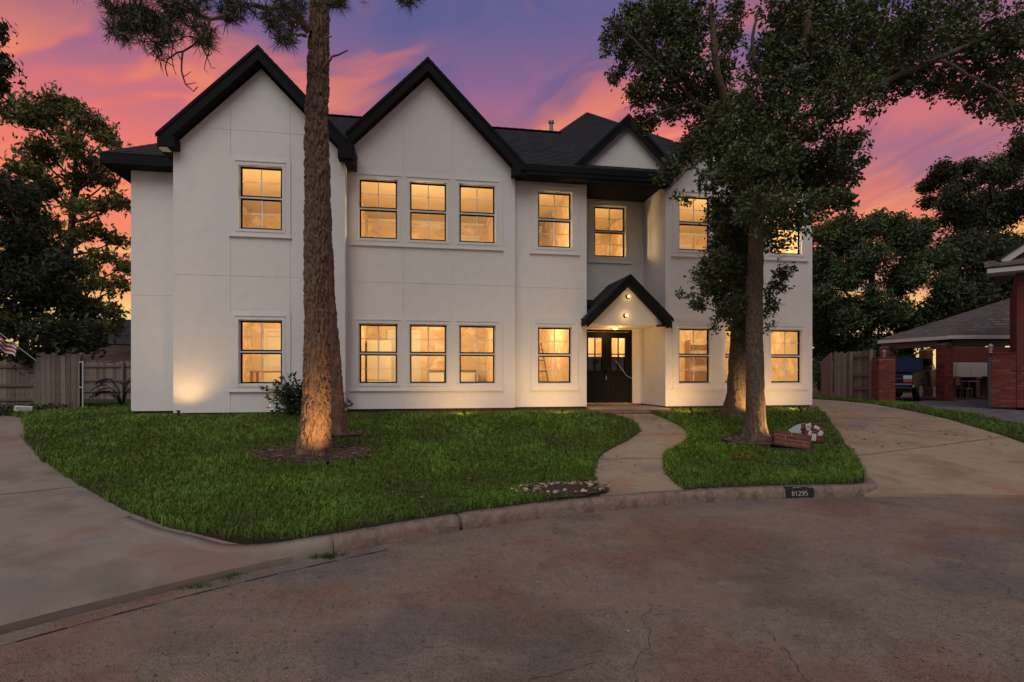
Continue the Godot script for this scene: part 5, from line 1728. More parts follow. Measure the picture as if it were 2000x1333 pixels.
func build_trees() -> void:
	# the tall pine on the lawn
	var pine := thing("pine_tree", "tall pine with plated brown bark standing on the lawn before the left gable", "tree")
	bark_trunk(pine, [[Vector3(-1.51, 0.28, 4.59), 0.222], [Vector3(-1.50, 0.50, 4.59), 0.202], [Vector3(-1.47, 1.0, 4.57), 0.187], [Vector3(-1.46, 2.0, 4.56), 0.172], [Vector3(-1.47, 3.5, 4.56), 0.158], [Vector3(-1.47, 5.0, 4.56), 0.153], [Vector3(-1.45, 5.7, 4.55), 0.146], [Vector3(-1.42, 7.0, 4.55), 0.129], [Vector3(-1.35, 9.5, 4.5), 0.104], [Vector3(-1.25, 12.5, 4.4), 0.044]], 150, 0.015, 3, 0.050, 0.066, mats.pine_bark)
	limbs(pine, PINE_LIMBS, mats.pine_bark)
	var places := []
	var tints := []
	for i in range(0, PINE_TUFTS.size(), 3):
		for k in 1:
			var p := vec(PINE_TUFTS, i) + Vector3(rng.randfn(), rng.randfn(), rng.randfn()) * 0.05 * k
			places.append(Transform3D(any_turn().scaled(Vector3.ONE * rng.randf_range(0.75, 1.1)), p))
			var f := rng.randf_range(0.7, 1.3)
			tints.append(Color(0.040 * f, 0.052 * f, 0.022 * f))
	# the crown above the picture
	for i in 300:
		var h := rng.randf_range(8.2, 12.6)
		var a := rng.randf() * TAU
		var r := rng.randf_range(0.3, 2.2) * clampf((13.0 - h) / 3.0, 0.2, 1.0)
		places.append(Transform3D(any_turn(), Vector3(-1.4 + cos(a) * r, h, 4.5 + sin(a) * r)))
		tints.append(Color(0.04, 0.052, 0.022))
	many("crown", needle_tuft(52, 0.18, 0.0030), mats.needle, pine, places, tints)
	var s := st()
	for i in 26:
		var h := rng.randf_range(8.0, 12.0)
		var a := rng.randf() * TAU
		var r := 2.0 * clampf((13.0 - h) / 3.0, 0.2, 1.0)
		tube(s, [Vector3(-1.38, h - 0.3, 4.5), Vector3(-1.38 + cos(a) * r, h + 0.2, 4.5 + sin(a) * r)], 0.035, 0.008, 5, false)
	# twigs that carry the tufts of the long limb
	for i in range(0, PINE_TUFTS.size(), 3):
		var p := vec(PINE_TUFTS, i)
		var best := Vector3.ZERO
		var bd := 1e9
		for l in PINE_LIMBS:
			for k in range(2, l.size() - 3, 3):
				var q := Geometry3D.get_closest_point_to_segment(p, vec(l, k), vec(l, k + 3))
				if q.distance_to(p) < bd:
					bd = q.distance_to(p)
					best = q
		if bd < 0.9:
			tube(s, [best, best.lerp(p, 0.5) + Vector3(rng.randfn(), rng.randfn() - 0.6, rng.randfn()) * 0.03, p], 0.007, 0.003, 4, false)
	put(s, "twigs", mats.pine_bark, pine, Transform3D(), false)
	# a second, thinner pine right behind it
	var p2 := thing("pine_tree", "slimmer pine trunk half hidden right behind the tall pine", "tree")
	bark_trunk(p2, [[Vector3(-1.44, 0.42, 3.05), 0.20], [Vector3(-1.44, 0.8, 3.05), 0.165], [Vector3(-1.47, 1.5, 3.04), 0.15], [Vector3(-1.58, 3.0, 3.0), 0.135], [Vector3(-1.66, 5.0, 2.9), 0.12], [Vector3(-1.70, 7.0, 2.8), 0.10], [Vector3(-1.55, 11.0, 2.6), 0.05]], 40, 0.03, 9, 0.03, 0.07, mats.pine_bark)
	places = []
	tints = []
	s = st()
	for i in 200:
		var h := rng.randf_range(8.5, 11.0)
		var a := rng.randf() * TAU
		var r := rng.randf_range(0.2, 1.3)
		places.append(Transform3D(any_turn(), Vector3(-1.6 + cos(a) * r, h, 2.65 + sin(a) * r)))
		tints.append(Color(0.04, 0.052, 0.022))
		if i % 12 == 0:
			tube(s, [Vector3(-1.6, h - 0.2, 2.7), Vector3(-1.6 + cos(a) * r, h, 2.65 + sin(a) * r)], 0.02, 0.006, 4, false)
	many("crown", needle_tuft(34, 0.17, 0.0014), mats.needle, p2, places, tints)
	put(s, "branches", mats.pine_bark, p2, Transform3D(), false)
	# the two leafy trees before the right gable
	var green := [Color(0.052, 0.080, 0.020), Color(0.064, 0.092, 0.023), Color(0.042, 0.064, 0.019), Color(0.095, 0.115, 0.032)]
	var leaf := leaf_mesh(0.078, 0.044)
	var oak := thing("shade_tree", "leafy tree with smooth grey trunk beside the broken brick pieces", "tree")
	bark_trunk(oak, [[Vector3(5.82, 0.26, 3.98), 0.235], [Vector3(5.81, 0.45, 3.97), 0.185], [Vector3(5.80, 0.9, 3.96), 0.155], [Vector3(5.79, 2.0, 3.95), 0.14], [Vector3(5.80, 3.0, 3.94), 0.135], [Vector3(5.84, 4.0, 3.93), 0.12], [Vector3(5.88, 4.9, 3.92), 0.09]], 64, 0.022, 15, 0.020, 0.05, mats.oak_bark)
	limbs(oak, OAK_FRONT_LIMBS, mats.oak_bark)
	foliage(oak, OAK_FRONT, 1500.0, leaf, mats.leaf, green, 0.15, 14, mats.oak_bark)
	var oak2 := thing("shade_tree", "leafy tree with wide flared foot close to the right gable wall", "tree")
	bark_trunk(oak2, [[Vector3(6.95, 0.52, 1.52), 0.33], [Vector3(6.95, 0.75, 1.52), 0.27], [Vector3(6.97, 1.2, 1.52), 0.215], [Vector3(6.99, 2.2, 1.54), 0.19], [Vector3(7.02, 3.5, 1.65), 0.165], [Vector3(7.0, 4.6, 1.95), 0.12], [Vector3(6.75, 5.3, 2.3), 0.09]], 64, 0.024, 21, 0.024, 0.06, mats.oak_bark)
	limbs(oak2, OAK_BACK_LIMBS, mats.oak_bark)
	foliage(oak2, OAK_BACK, 1900.0, leaf, mats.leaf, green, 0.16, 14, mats.oak_bark)
	# far trees
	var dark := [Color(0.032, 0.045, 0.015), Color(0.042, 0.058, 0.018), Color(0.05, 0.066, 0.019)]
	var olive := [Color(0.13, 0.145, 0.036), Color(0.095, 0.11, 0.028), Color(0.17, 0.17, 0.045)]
	var cl := far_clump(10, 0.26, 0.16)
	var cl2 := far_clump(14, 0.34, 0.22)
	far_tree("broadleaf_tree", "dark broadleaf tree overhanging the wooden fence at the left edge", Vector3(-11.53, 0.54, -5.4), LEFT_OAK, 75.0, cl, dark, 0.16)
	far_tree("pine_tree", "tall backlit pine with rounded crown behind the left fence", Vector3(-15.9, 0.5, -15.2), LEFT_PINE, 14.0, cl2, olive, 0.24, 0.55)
	far_tree("broadleaf_tree", "leafy tree whose outer twigs reach in at the upper left edge", Vector3(-12.5, 0.5, 0.0), EDGE_TREE, 60.0, cl, dark, 0.16)
	var mass := far_tree("broadleaf_tree", "wide dark tree mass behind the right hand fence", Vector3(23.2, 0.5, -12.8), RIGHT_TREE, 34.0, far_clump(22, 0.42, 0.20), [Color(0.042, 0.064, 0.018), Color(0.054, 0.08, 0.022), Color(0.066, 0.092, 0.024)], 0.3)
	far_tree_at(mass, "dark tree rising behind the right end of the white house", Vector3(-6.5, -0.2, -7.0))
	far_tree("broadleaf_tree", "taller dark tree rising behind the carport roof", Vector3(34.2, 0.5, -15.0), RIGHT_TALL, 28.0, far_clump(22, 0.46, 0.23), dark, 0.35)
	far_tree("pine_tree", "flat topped pine standing out against the sky far right", Vector3(37.0, 0.5, -19.6), RIGHT_PINE, 30.0, far_clump(14, 0.40, 0.26), [Color(0.036, 0.046, 0.018)], 0.25, 0.5)
	# the bush under the left gable window
	var bush := thing("bush", "low dark bush with stiff fronds behind the tall pine", "shrub", Vector3(-2.35, 0.76, 0.75))
	s = st()
	places = []
	tints = []
	for i in 60:
		var a := rng.randf() * TAU
		var el := rng.randf_range(0.1, 1.15)
		var d := Vector3(cos(a) * cos(el) * 1.1, sin(el), sin(a) * cos(el) * 0.55 + 0.12)
		var l := rng.randf_range(0.6, 0.95)
		var p := [Vector3.ZERO, d * l * 0.5 + Vector3(0, 0.04, 0), d * l]
		tube(s, p, 0.008, 0.003, 4, false)
		for k in 34:
			var t := rng.randf_range(0.3, 1.0)
			var at: Vector3 = (p[0] as Vector3).lerp(p[2], t)
			var y := (d + Vector3(rng.randfn(), rng.randfn(), rng.randfn()) * 0.9).normalized()
			var x := y.cross(Vector3(rng.randfn(), rng.randfn(), rng.randfn())).normalized()
			places.append(Transform3D(Basis(x, y, x.cross(y)).scaled(Vector3.ONE * rng.randf_range(0.8, 1.3)), at))
			var f := rng.randf_range(0.6, 1.4)
			tints.append(Color(0.020 * f, 0.036 * f, 0.014 * f))
	put(s, "stems", mats.dark_bark, bush, Transform3D(), false)
	many("leaves", leaf_mesh(0.095, 0.034), mats.leaf, bush, places, tints)

# ---------------------------------------------------------------- fences and neighbours
# a run of upright boards from a to b, with rails behind (side -1) or before (+1) them
func fence(label: String, a: Vector3, b: Vector3, tall: float, pitch: float, rails: float, group := "wooden fences") -> Node3D:
	var turn := atan2(-(b.z - a.z), b.x - a.x)
	var n := thing("wooden_fence", label, "fence", a, turn, group)
	var long := Vector2(b.x - a.x, b.z - a.z).length()
	var k := 0
	var x := 0.0
	var drop := b.y - a.y
	while x < long:
		var w := pitch * rng.randf_range(0.9, 1.0)
		var h := tall * rng.randf_range(0.97, 1.02)
		var s := st()
		soft_box(s, Vector3(w - 0.006, h, 0.018), 0.004, Transform3D(Basis(Vector3.BACK, rng.randfn() * 0.006), Vector3(0, h / 2.0, 0)))
		put(s, "board", mats["old_wood_%d" % (rng.randi() % 4)], n, Transform3D(Basis(Vector3.UP, rng.randfn() * 0.02), Vector3(x + w / 2.0, drop * x / long - 0.02, rng.randf_range(0.0, 0.008))))
		x += w
		k += 1
	for y in [0.25, 0.52, 0.88]:
		var s := st()
		var p0 := Vector3(0, tall * y, rails * 0.045)
		var p1 := Vector3(long, tall * y + drop, rails * 0.045)
		var d := (p1 - p0)
		soft_box(s, Vector3(d.length(), 0.085, 0.038), 0.005, Transform3D(Basis(Vector3.BACK, atan2(d.y, d.x)), (p0 + p1) / 2.0))
		put(s, "rail", mats.old_wood_3, n)
	var px := 0.0
	while px <= long + 0.01:
		var s := st()
		soft_box(s, Vector3(0.09, tall, 0.09), 0.006)
		put(s, "post", mats.old_wood_1, n, Transform3D(Basis(), Vector3(px, tall / 2.0 + drop * px / long - 0.03, rails * 0.11)))
		px += maxf(long / ceilf(long / 2.4), 0.4)
	return n

# a brick block: a mortar core faced with single bricks; x and z sizes, height; faces: which sides get bricks
func brickwork(parent: Node3D, lo: Vector3, hi: Vector3, sides: Array, most := 300) -> void:
	var s := st()
	box(s, lo + Vector3(0.004, 0, 0.004), hi - Vector3(0.004, 0.002, 0.004))
	put(s, "mortar_core", mats.mortar, parent)
	var bm := []
	for w in [0.195, 0.092]:
		var q := st()
		soft_box(q, Vector3(w, 0.057, 0.03), 0.004)
		q.generate_normals()
		bm.append(q.commit())
	var made := 0
	var rest := st()
	var spare := 0
	var course := 0.0675
	var rows := int((hi.y - lo.y) / course)
	for side in sides:
		var wide: float = hi.x - lo.x if side == 0 else hi.z - lo.z
		for r in rows:
			var x := -0.1025 if r % 2 else 0.0
			while x < wide - 0.02:
				var x0 := maxf(x, 0.0)
				var x1 := minf(x + 0.195, wide)
				x += 0.205
				if x1 - x0 < 0.03:
					continue
				var mid := (x0 + x1) / 2.0
				var y := lo.y + (r + 0.5) * course
				var t: Transform3D
				if side == 0:
					t = Transform3D(Basis(), Vector3(lo.x + mid, y, hi.z - 0.008))
				elif side == 1:
					t = Transform3D(Basis(Vector3.UP, -PI / 2), Vector3(lo.x + 0.008, y, lo.z + mid))
				else:
					t = Transform3D(Basis(Vector3.UP, PI / 2), Vector3(hi.x - 0.008, y, lo.z + mid))
				t.basis = t.basis.scaled_local(Vector3((x1 - x0) / 0.195, 1, rng.randf_range(0.9, 1.15)))
				if made < most:
					shape(bm[0], "brick", mats["brick_%d" % ([0, 0, 1, 1, 2, 3][rng.randi() % 6])], parent, t)
					made += 1
				else:
					rest.append_from(bm[0], 0, t)
					spare += 1
	if spare:
		rest.set_material(mats.brick_1)
		var o := MeshInstance3D.new()
		o.name = "bricks"
		o.mesh = rest.commit()
		o.set_meta("kind", "stuff")
		parent.add_child(o, true)

func blocky(parent: Node3D, called: String, m: Material, lo: Vector3, hi: Vector3, c := 0.01) -> MeshInstance3D:
	var s := st()
	soft_box(s, hi - lo, c, Transform3D(Basis(), (lo + hi) / 2.0))
	return put(s, called, m, parent)

func build_neighbours() -> void:
	# left side
	fence("weathered grey fence panel of upright boards facing the driveway on the left", Vector3(-10.57, 0.52, -4.51), Vector3(-9.42, 0.52, -4.32), 1.66, 0.145, -1.0)
	fence("dark fence run with showing rails behind the driveway at the left edge", Vector3(-17.5, 0.46, -6.6), Vector3(-10.6, 0.50, -4.72), 1.50, 0.15, 1.0)
	fence("old fence at the back of the left side yard before the brown roof", Vector3(-17.0, 0.45, -14.3), Vector3(-6.5, 0.5, -13.0), 1.72, 0.15, 1.0)
	var sash := thing("screen_frame", "narrow white framed window screen leaning at the fence end", "window screen", Vector3(-9.34, 0.50, -4.24), -0.95)
	var s := st()
	slab(s, rect(0, 0.05, 0.62, 1.44), [Rect2(0.035, 0.085, 0.55, 0.63), Rect2(0.035, 0.745, 0.55, 0.66)], -0.012, 0.012)
	put(s, "frame", mats.vinyl, sash)
	s = st()
	box(s, Vector3(0.03, 0.08, -0.004), Vector3(0.59, 1.41, 0.004))
	put(s, "mesh_screen", mats.gasket, sash)
	# the brown hipped roof behind the back fence
	var shed := thing("shed", "small shed with brown hipped roof behind the back fence", "shed", Vector3(-14.4, 0.45, -17.2))
	blocky(shed, "wall", mats.old_wood_1, Vector3(-2.2, 0, -1.6), Vector3(2.2, 1.75, 1.6))
	var tan := Color(0.16, 0.105, 0.07)
	var rn := branch("roof", shed)
	var e := [Vector3(-2.5, 1.72, 1.9), Vector3(2.5, 1.72, 1.9), Vector3(2.5, 1.72, -1.9), Vector3(-2.5, 1.72, -1.9)]
	var top := Vector3(-0.6, 2.62, 0)
	var top2 := Vector3(0.4, 2.62, 0)
	roof_face(rn, [e[0], e[1], top2, top], 0.06, true, tan, mats.brown_shingle)
	roof_face(rn, [e[1], e[2], top2], 0.06, true, tan, mats.brown_shingle)
	roof_face(rn, [e[3], e[0], top], 0.06, true, tan, mats.brown_shingle)
	roof_face(rn, [e[2], e[3], top, top2], 0.06, false)
	blocky(rn, "fascia", mats.white_wood, Vector3(-2.52, 1.60, 1.87), Vector3(2.52, 1.70, 1.90), 0.004)
	# the grey house beyond
	var gh := thing("house", "grey sided house with dark roof glimpsed between the left trees", "house", Vector3(-19.6, 0.4, -28.0))
	blocky(gh, "wall", mats.grey_siding, Vector3(-5, 0, -4), Vector3(5, 3.4, 0))
	for k in 14:
		blocky(gh, "siding_board", mats.grey_siding, Vector3(-5.01, 0.05 + k * 0.24, 0.002), Vector3(5.01, 0.27 + k * 0.24, 0.02), 0.006)
	var gr := branch("roof", gh)
	roof_face(gr, [Vector3(-5.5, 3.3, 0.5), Vector3(5.5, 3.3, 0.5), Vector3(3.2, 5.2, -2.2), Vector3(-3.2, 5.2, -2.2)], 0.08)
	roof_face(gr, [Vector3(5.5, 3.3, 0.5), Vector3(5.5, 3.3, -4.6), Vector3(3.2, 5.2, -2.2)], 0.08, false)
	roof_face(gr, [Vector3(-5.5, 3.3, -4.6), Vector3(-5.5, 3.3, 0.5), Vector3(-3.2, 5.2, -2.2)], 0.08, false)
	for x in [-3.0, 1.2]:
		var wn := branch("window", gh, Vector3(x, 1.0, 0.0))
		s = st()
		slab(s, rect(0, 0, 1.2, 1.4), [Rect2(0.07, 0.07, 1.06, 1.26)], 0.005, 0.05)
		put(s, "frame", mats.white_wood, wn)
		blocky(wn, "pane", mats.dark_glass, Vector3(0.07, 0.07, 0.0205), Vector3(1.13, 1.33, 0.026), 0.001)
	# right side fences
	fence("dark fence running back between the house and the right hand trees", Vector3(14.9, 0.68, -5.2), Vector3(21.4, 0.5, -14.0), 1.75, 0.15, 1.0)
	fence("weathered pale fence panel left of the low brick pillar", Vector3(14.86, 0.68, -5.02), Vector3(14.92, 0.68, -4.25), 1.74, 0.145, -1.0)
	fence("narrow gate of grey boards beside the low brick pillar", Vector3(14.88, 0.68, -4.12), Vector3(14.60, 0.70, -2.95), 1.74, 0.12, 1.0)
	build_carport()

func build_carport() -> void:
	# the low pillar that ends the fence
	var p := thing("brick_pillar", "low red brick pillar at the end of the fence before the truck", "pillar", Vector3(14.56, 0.70, -2.55), -0.35)
	brickwork(p, Vector3(-0.23, 0.0, -0.23), Vector3(0.23, 1.40, 0.23), [0, 1, 2])
	blocky(p, "cap", mats.brick_3, Vector3(-0.25, 1.401, -0.25), Vector3(0.25, 1.44, 0.25), 0.01)
	var lamp := thing("post_lantern", "unlit white lantern on the low brick pillar", "lantern", Vector3(14.62, 2.142, -2.6))
	s_lantern(lamp)
	# the carport
	var c := thing("carport", "open carport with brown hipped roof and red brick posts", "carport")
	var A := Vector3(18.74, 3.04, -7.23)
	var B := Vector3(19.15, 3.02, -4.53)
	var D := Vector3(22.0, 3.04, -4.0)
	var Q := Vector3(27.9, 6.0, -5.6)
	var roof := branch("roof", c)
	var tone := Color(0.115, 0.092, 0.085)
	roof_face(roof, [A, B, Q], 0.07, true, tone, mats.brown_shingle)
	roof_face(roof, [B, D + (D - B) * 1.6, Q], 0.07, true, tone * 0.9, mats.brown_shingle)  # front face coloured darker, shade of the hip put into its tone
	roof_face(roof, [D + (D - B) * 1.6, A + Vector3(12, 0, 0), Q], 0.07, false)
	roof_face(roof, [A + Vector3(12, 0, 0), A, Q], 0.07, false)
	for f in [[A, B], [B, D + (D - B) * 1.6]]:
		var d: Vector3 = f[1] - f[0]
		var s := st()
		soft_box(s, Vector3(d.length(), 0.13, 0.04), 0.006, Transform3D(Basis(Vector3.UP, atan2(-d.z, d.x)), (f[0] + f[1]) / 2.0 - Vector3(0, 0.07, 0)))
		put(s, "fascia", mats.white_wood, roof)
		s = st()
		soft_box(s, Vector3(d.length() - 0.5, 0.22, 0.18), 0.008, Transform3D(Basis(Vector3.UP, atan2(-d.z, d.x)), (f[0] + f[1]) / 2.0 + Vector3(0.25, -0.26, -0.28)))
		put(s, "beam", mats.old_wood_2, roof)
	for q in [[18.95, -7.0, 0.36], [19.35, -4.85, 0.36], [22.6, -8.7, 0.36]]:
		var post := branch("post", c, Vector3(q[0], 0.62, q[1]))
		brickwork(post, Vector3(-0.18, 0, -0.18), Vector3(0.18, 2.15, 0.18), [0, 1, 2])
	var back := branch("back_wall", c, Vector3(23.7, 0.62, -8.9))
	brickwork(back, Vector3(0, 0, -0.2), Vector3(7.0, 2.3, 0), [0], 0)
	# things stored under it
	var cab := thing("storage_cabinet", "long white wall cabinet under the carport", "cabinet", Vector3(24.0, 1.45, -8.74))
	for k in 4:
		blocky(cab, "cabinet_door", mats.white_wood, Vector3(k * 0.72, 0, 0.0), Vector3(k * 0.72 + 0.70, 0.72, 0.3), 0.012)
	var tb := thing("folding_table", "small folding table standing under the carport", "table", Vector3(22.3, 0.62, -6.6), 0.4)
	blocky(tb, "table_top", mats.white_wood, Vector3(-0.5, 0.70, -0.3), Vector3(0.5, 0.74, 0.3), 0.008)
	for k in [[-0.44, -0.25], [0.44, -0.25], [-0.44, 0.25], [0.44, 0.25]]:
		var s := st()
		tube(s, [Vector3(k[0], 0, k[1]), Vector3(k[0], 0.70, k[1])], 0.015, 0.015, 6)
		put(s, "leg", mats.grey_metal, tb, Transform3D(), false)
	var i := 0
	for q in [[21.4, -5.9, 0.3, "tan_wood", "tan wooden chair nearest the middle carport post"], [23.0, -6.2, -0.5, "black_plastic", "black chair beside the folding table under the carport"], [23.7, -6.0, 0.8, "tan_wood", "wooden chair next to the blue bin under the carport"]]:
		var ch := thing("chair", q[4], "chair", Vector3(q[0], 0.62, q[1]), q[2], "chairs under the carport")
		var m: Material = mats[q[3]]
		blocky(ch, "seat", m, Vector3(-0.21, 0.42, -0.21), Vector3(0.21, 0.46, 0.21))
		blocky(ch, "backrest", m, Vector3(-0.21, 0.55, -0.23), Vector3(0.21, 0.92, -0.20))
		for k in [[-0.19, -0.19, 0.92], [0.19, -0.19, 0.92], [-0.19, 0.19, 0.43], [0.19, 0.19, 0.43]]:
			var s := st()
			tube(s, [Vector3(k[0], 0, k[1]), Vector3(k[0], k[2], k[1])], 0.016, 0.016, 6)
			put(s, "leg", m, ch, Transform3D(), false)
		i += 1
	for q in [[23.3, -5.5, 0.45, 0.5, "white_wood", "white box on the carport floor by the chairs"], [24.4, -6.8, 0.55, 0.75, "blue_plastic", "blue plastic bin standing under the carport"], [23.9, -7.9, 0.7, 0.9, "black_plastic", "black storage box against the carport back wall"], [24.3, -5.3, 0.5, 0.42, "white_wood", "low white box near the brick house corner"]]:
		var bxn := thing("storage_box", q[5], "box", Vector3(q[0], 0.62, q[1]), rng.randf())
		blocky(bxn, "body", mats[q[4]], Vector3(-q[2] / 2, 0, -q[2] / 2), Vector3(q[2] / 2, q[3] * 0.86, q[2] / 2), 0.03)
		blocky(bxn, "lid", mats[q[4]], Vector3(-q[2] / 2 - 0.02, q[3] * 0.865, -q[2] / 2 - 0.02), Vector3(q[2] / 2 + 0.02, q[3], q[2] / 2 + 0.02), 0.02)
	build_truck()
	# the corner of the brick house
	var h := thing("brick_house", "corner of a red brick house with white eaves at the right edge", "house", Vector3(15.36, 0.70, 0.35), -0.88)
	var low := branch("low_wall", h)
	brickwork(low, Vector3(-0.18, 0, -0.3), Vector3(0.34, 1.42, 0.0), [0, 1])
	blocky(low, "coping", mats.brick_3, Vector3(-0.20, 1.421, -0.32), Vector3(0.33, 1.46, 0.02), 0.01)
	var tall := branch("wall", h)
	brickwork(tall, Vector3(0.345, 0, -6.0), Vector3(4.2, 3.62, 0.02), [0, 1], 300)
	var rf := branch("roof", h)
	blocky(rf, "eave_return", mats.white_wood, Vector3(-0.25, 3.56, -0.3), Vector3(0.75, 3.70, 0.42), 0.012)
	roof_face(rf, [Vector3(-0.3, 3.72, 0.45), Vector3(0.75, 3.72, 0.45), Vector3(0.75, 3.98, -0.05), Vector3(-0.3, 3.74, -0.05)], 0.02, true, tone, mats.brown_shingle)
	var s := st()
	var rk := PackedVector2Array([Vector2(0.10, 3.80), Vector2(4.3, 6.9), Vector2(4.3, 7.15), Vector2(0.0, 3.98)])
	slab(s, rk, [], 0.10, 0.16)
	put(s, "rake_board", mats.white_wood, rf)
	s = st()
	slab(s, PackedVector2Array([Vector2(0.35, 3.63), Vector2(4.2, 3.63), Vector2(4.2, 6.9), Vector2(0.35, 4.05)]), [], -0.1, 0.0)
	put(s, "gable", mats.brick_1, rf)
	roof_face(rf, [Vector3(-0.05, 3.95, -6.0), Vector3(-0.05, 3.95, 0.2), Vector3(4.3, 7.18, 0.2), Vector3(4.3, 7.18, -6.0)], 0.05, false)
	var l2 := thing("wall_lantern", "small lantern with flared cap on the low brick wall", "lantern", Vector3(15.2, 2.162, 0.25))
	s_lantern(l2)
	var blue := thing("downpipe", "blue grey downpipe at the end of the low brick wall", "pipe", Vector3(15.02, 0.70, 0.36))
	s = st()
	tube(s, [Vector3(0, 0, 0), Vector3(0, 1.25, 0), Vector3(0.03, 1.32, 0)], 0.035, 0.035, 8)
	put(s, "pipe", mats.slate_pipe, blue, Transform3D(), false)
	var slabn := thing("concrete_block", "grey concrete slab lying before the brick house wall", "slab", Vector3(16.0, 0.70, 1.3), -0.88)
	blocky(slabn, "block", mats.kerb_concrete, Vector3(-0.25, 0, -0.12), Vector3(0.9, 0.17, 0.12), 0.02)

func s_lantern(n: Node3D) -> void:
	n.scale = Vector3.ONE * 0.66
	var s := st()
	tube(s, [Vector3(0, 0, 0), Vector3(0, 0.05, 0)], 0.07, 0.05, 8)
	put(s, "base", mats.lantern_metal, n, Transform3D(), false)
	s = st()
	tube(s, [Vector3(0, 0.05, 0), Vector3(0, 0.26, 0)], 0.06, 0.085, 8)
	put(s, "lantern_glass", mats.tan_lantern_glass, n, Transform3D(), false)
	s = st()
	tube(s, [Vector3(0, 0.26, 0), Vector3(0, 0.34, 0), Vector3(0, 0.38, 0)], 0.11, 0.015, 8)
	put(s, "cap", mats.lantern_metal, n, Transform3D(), false)

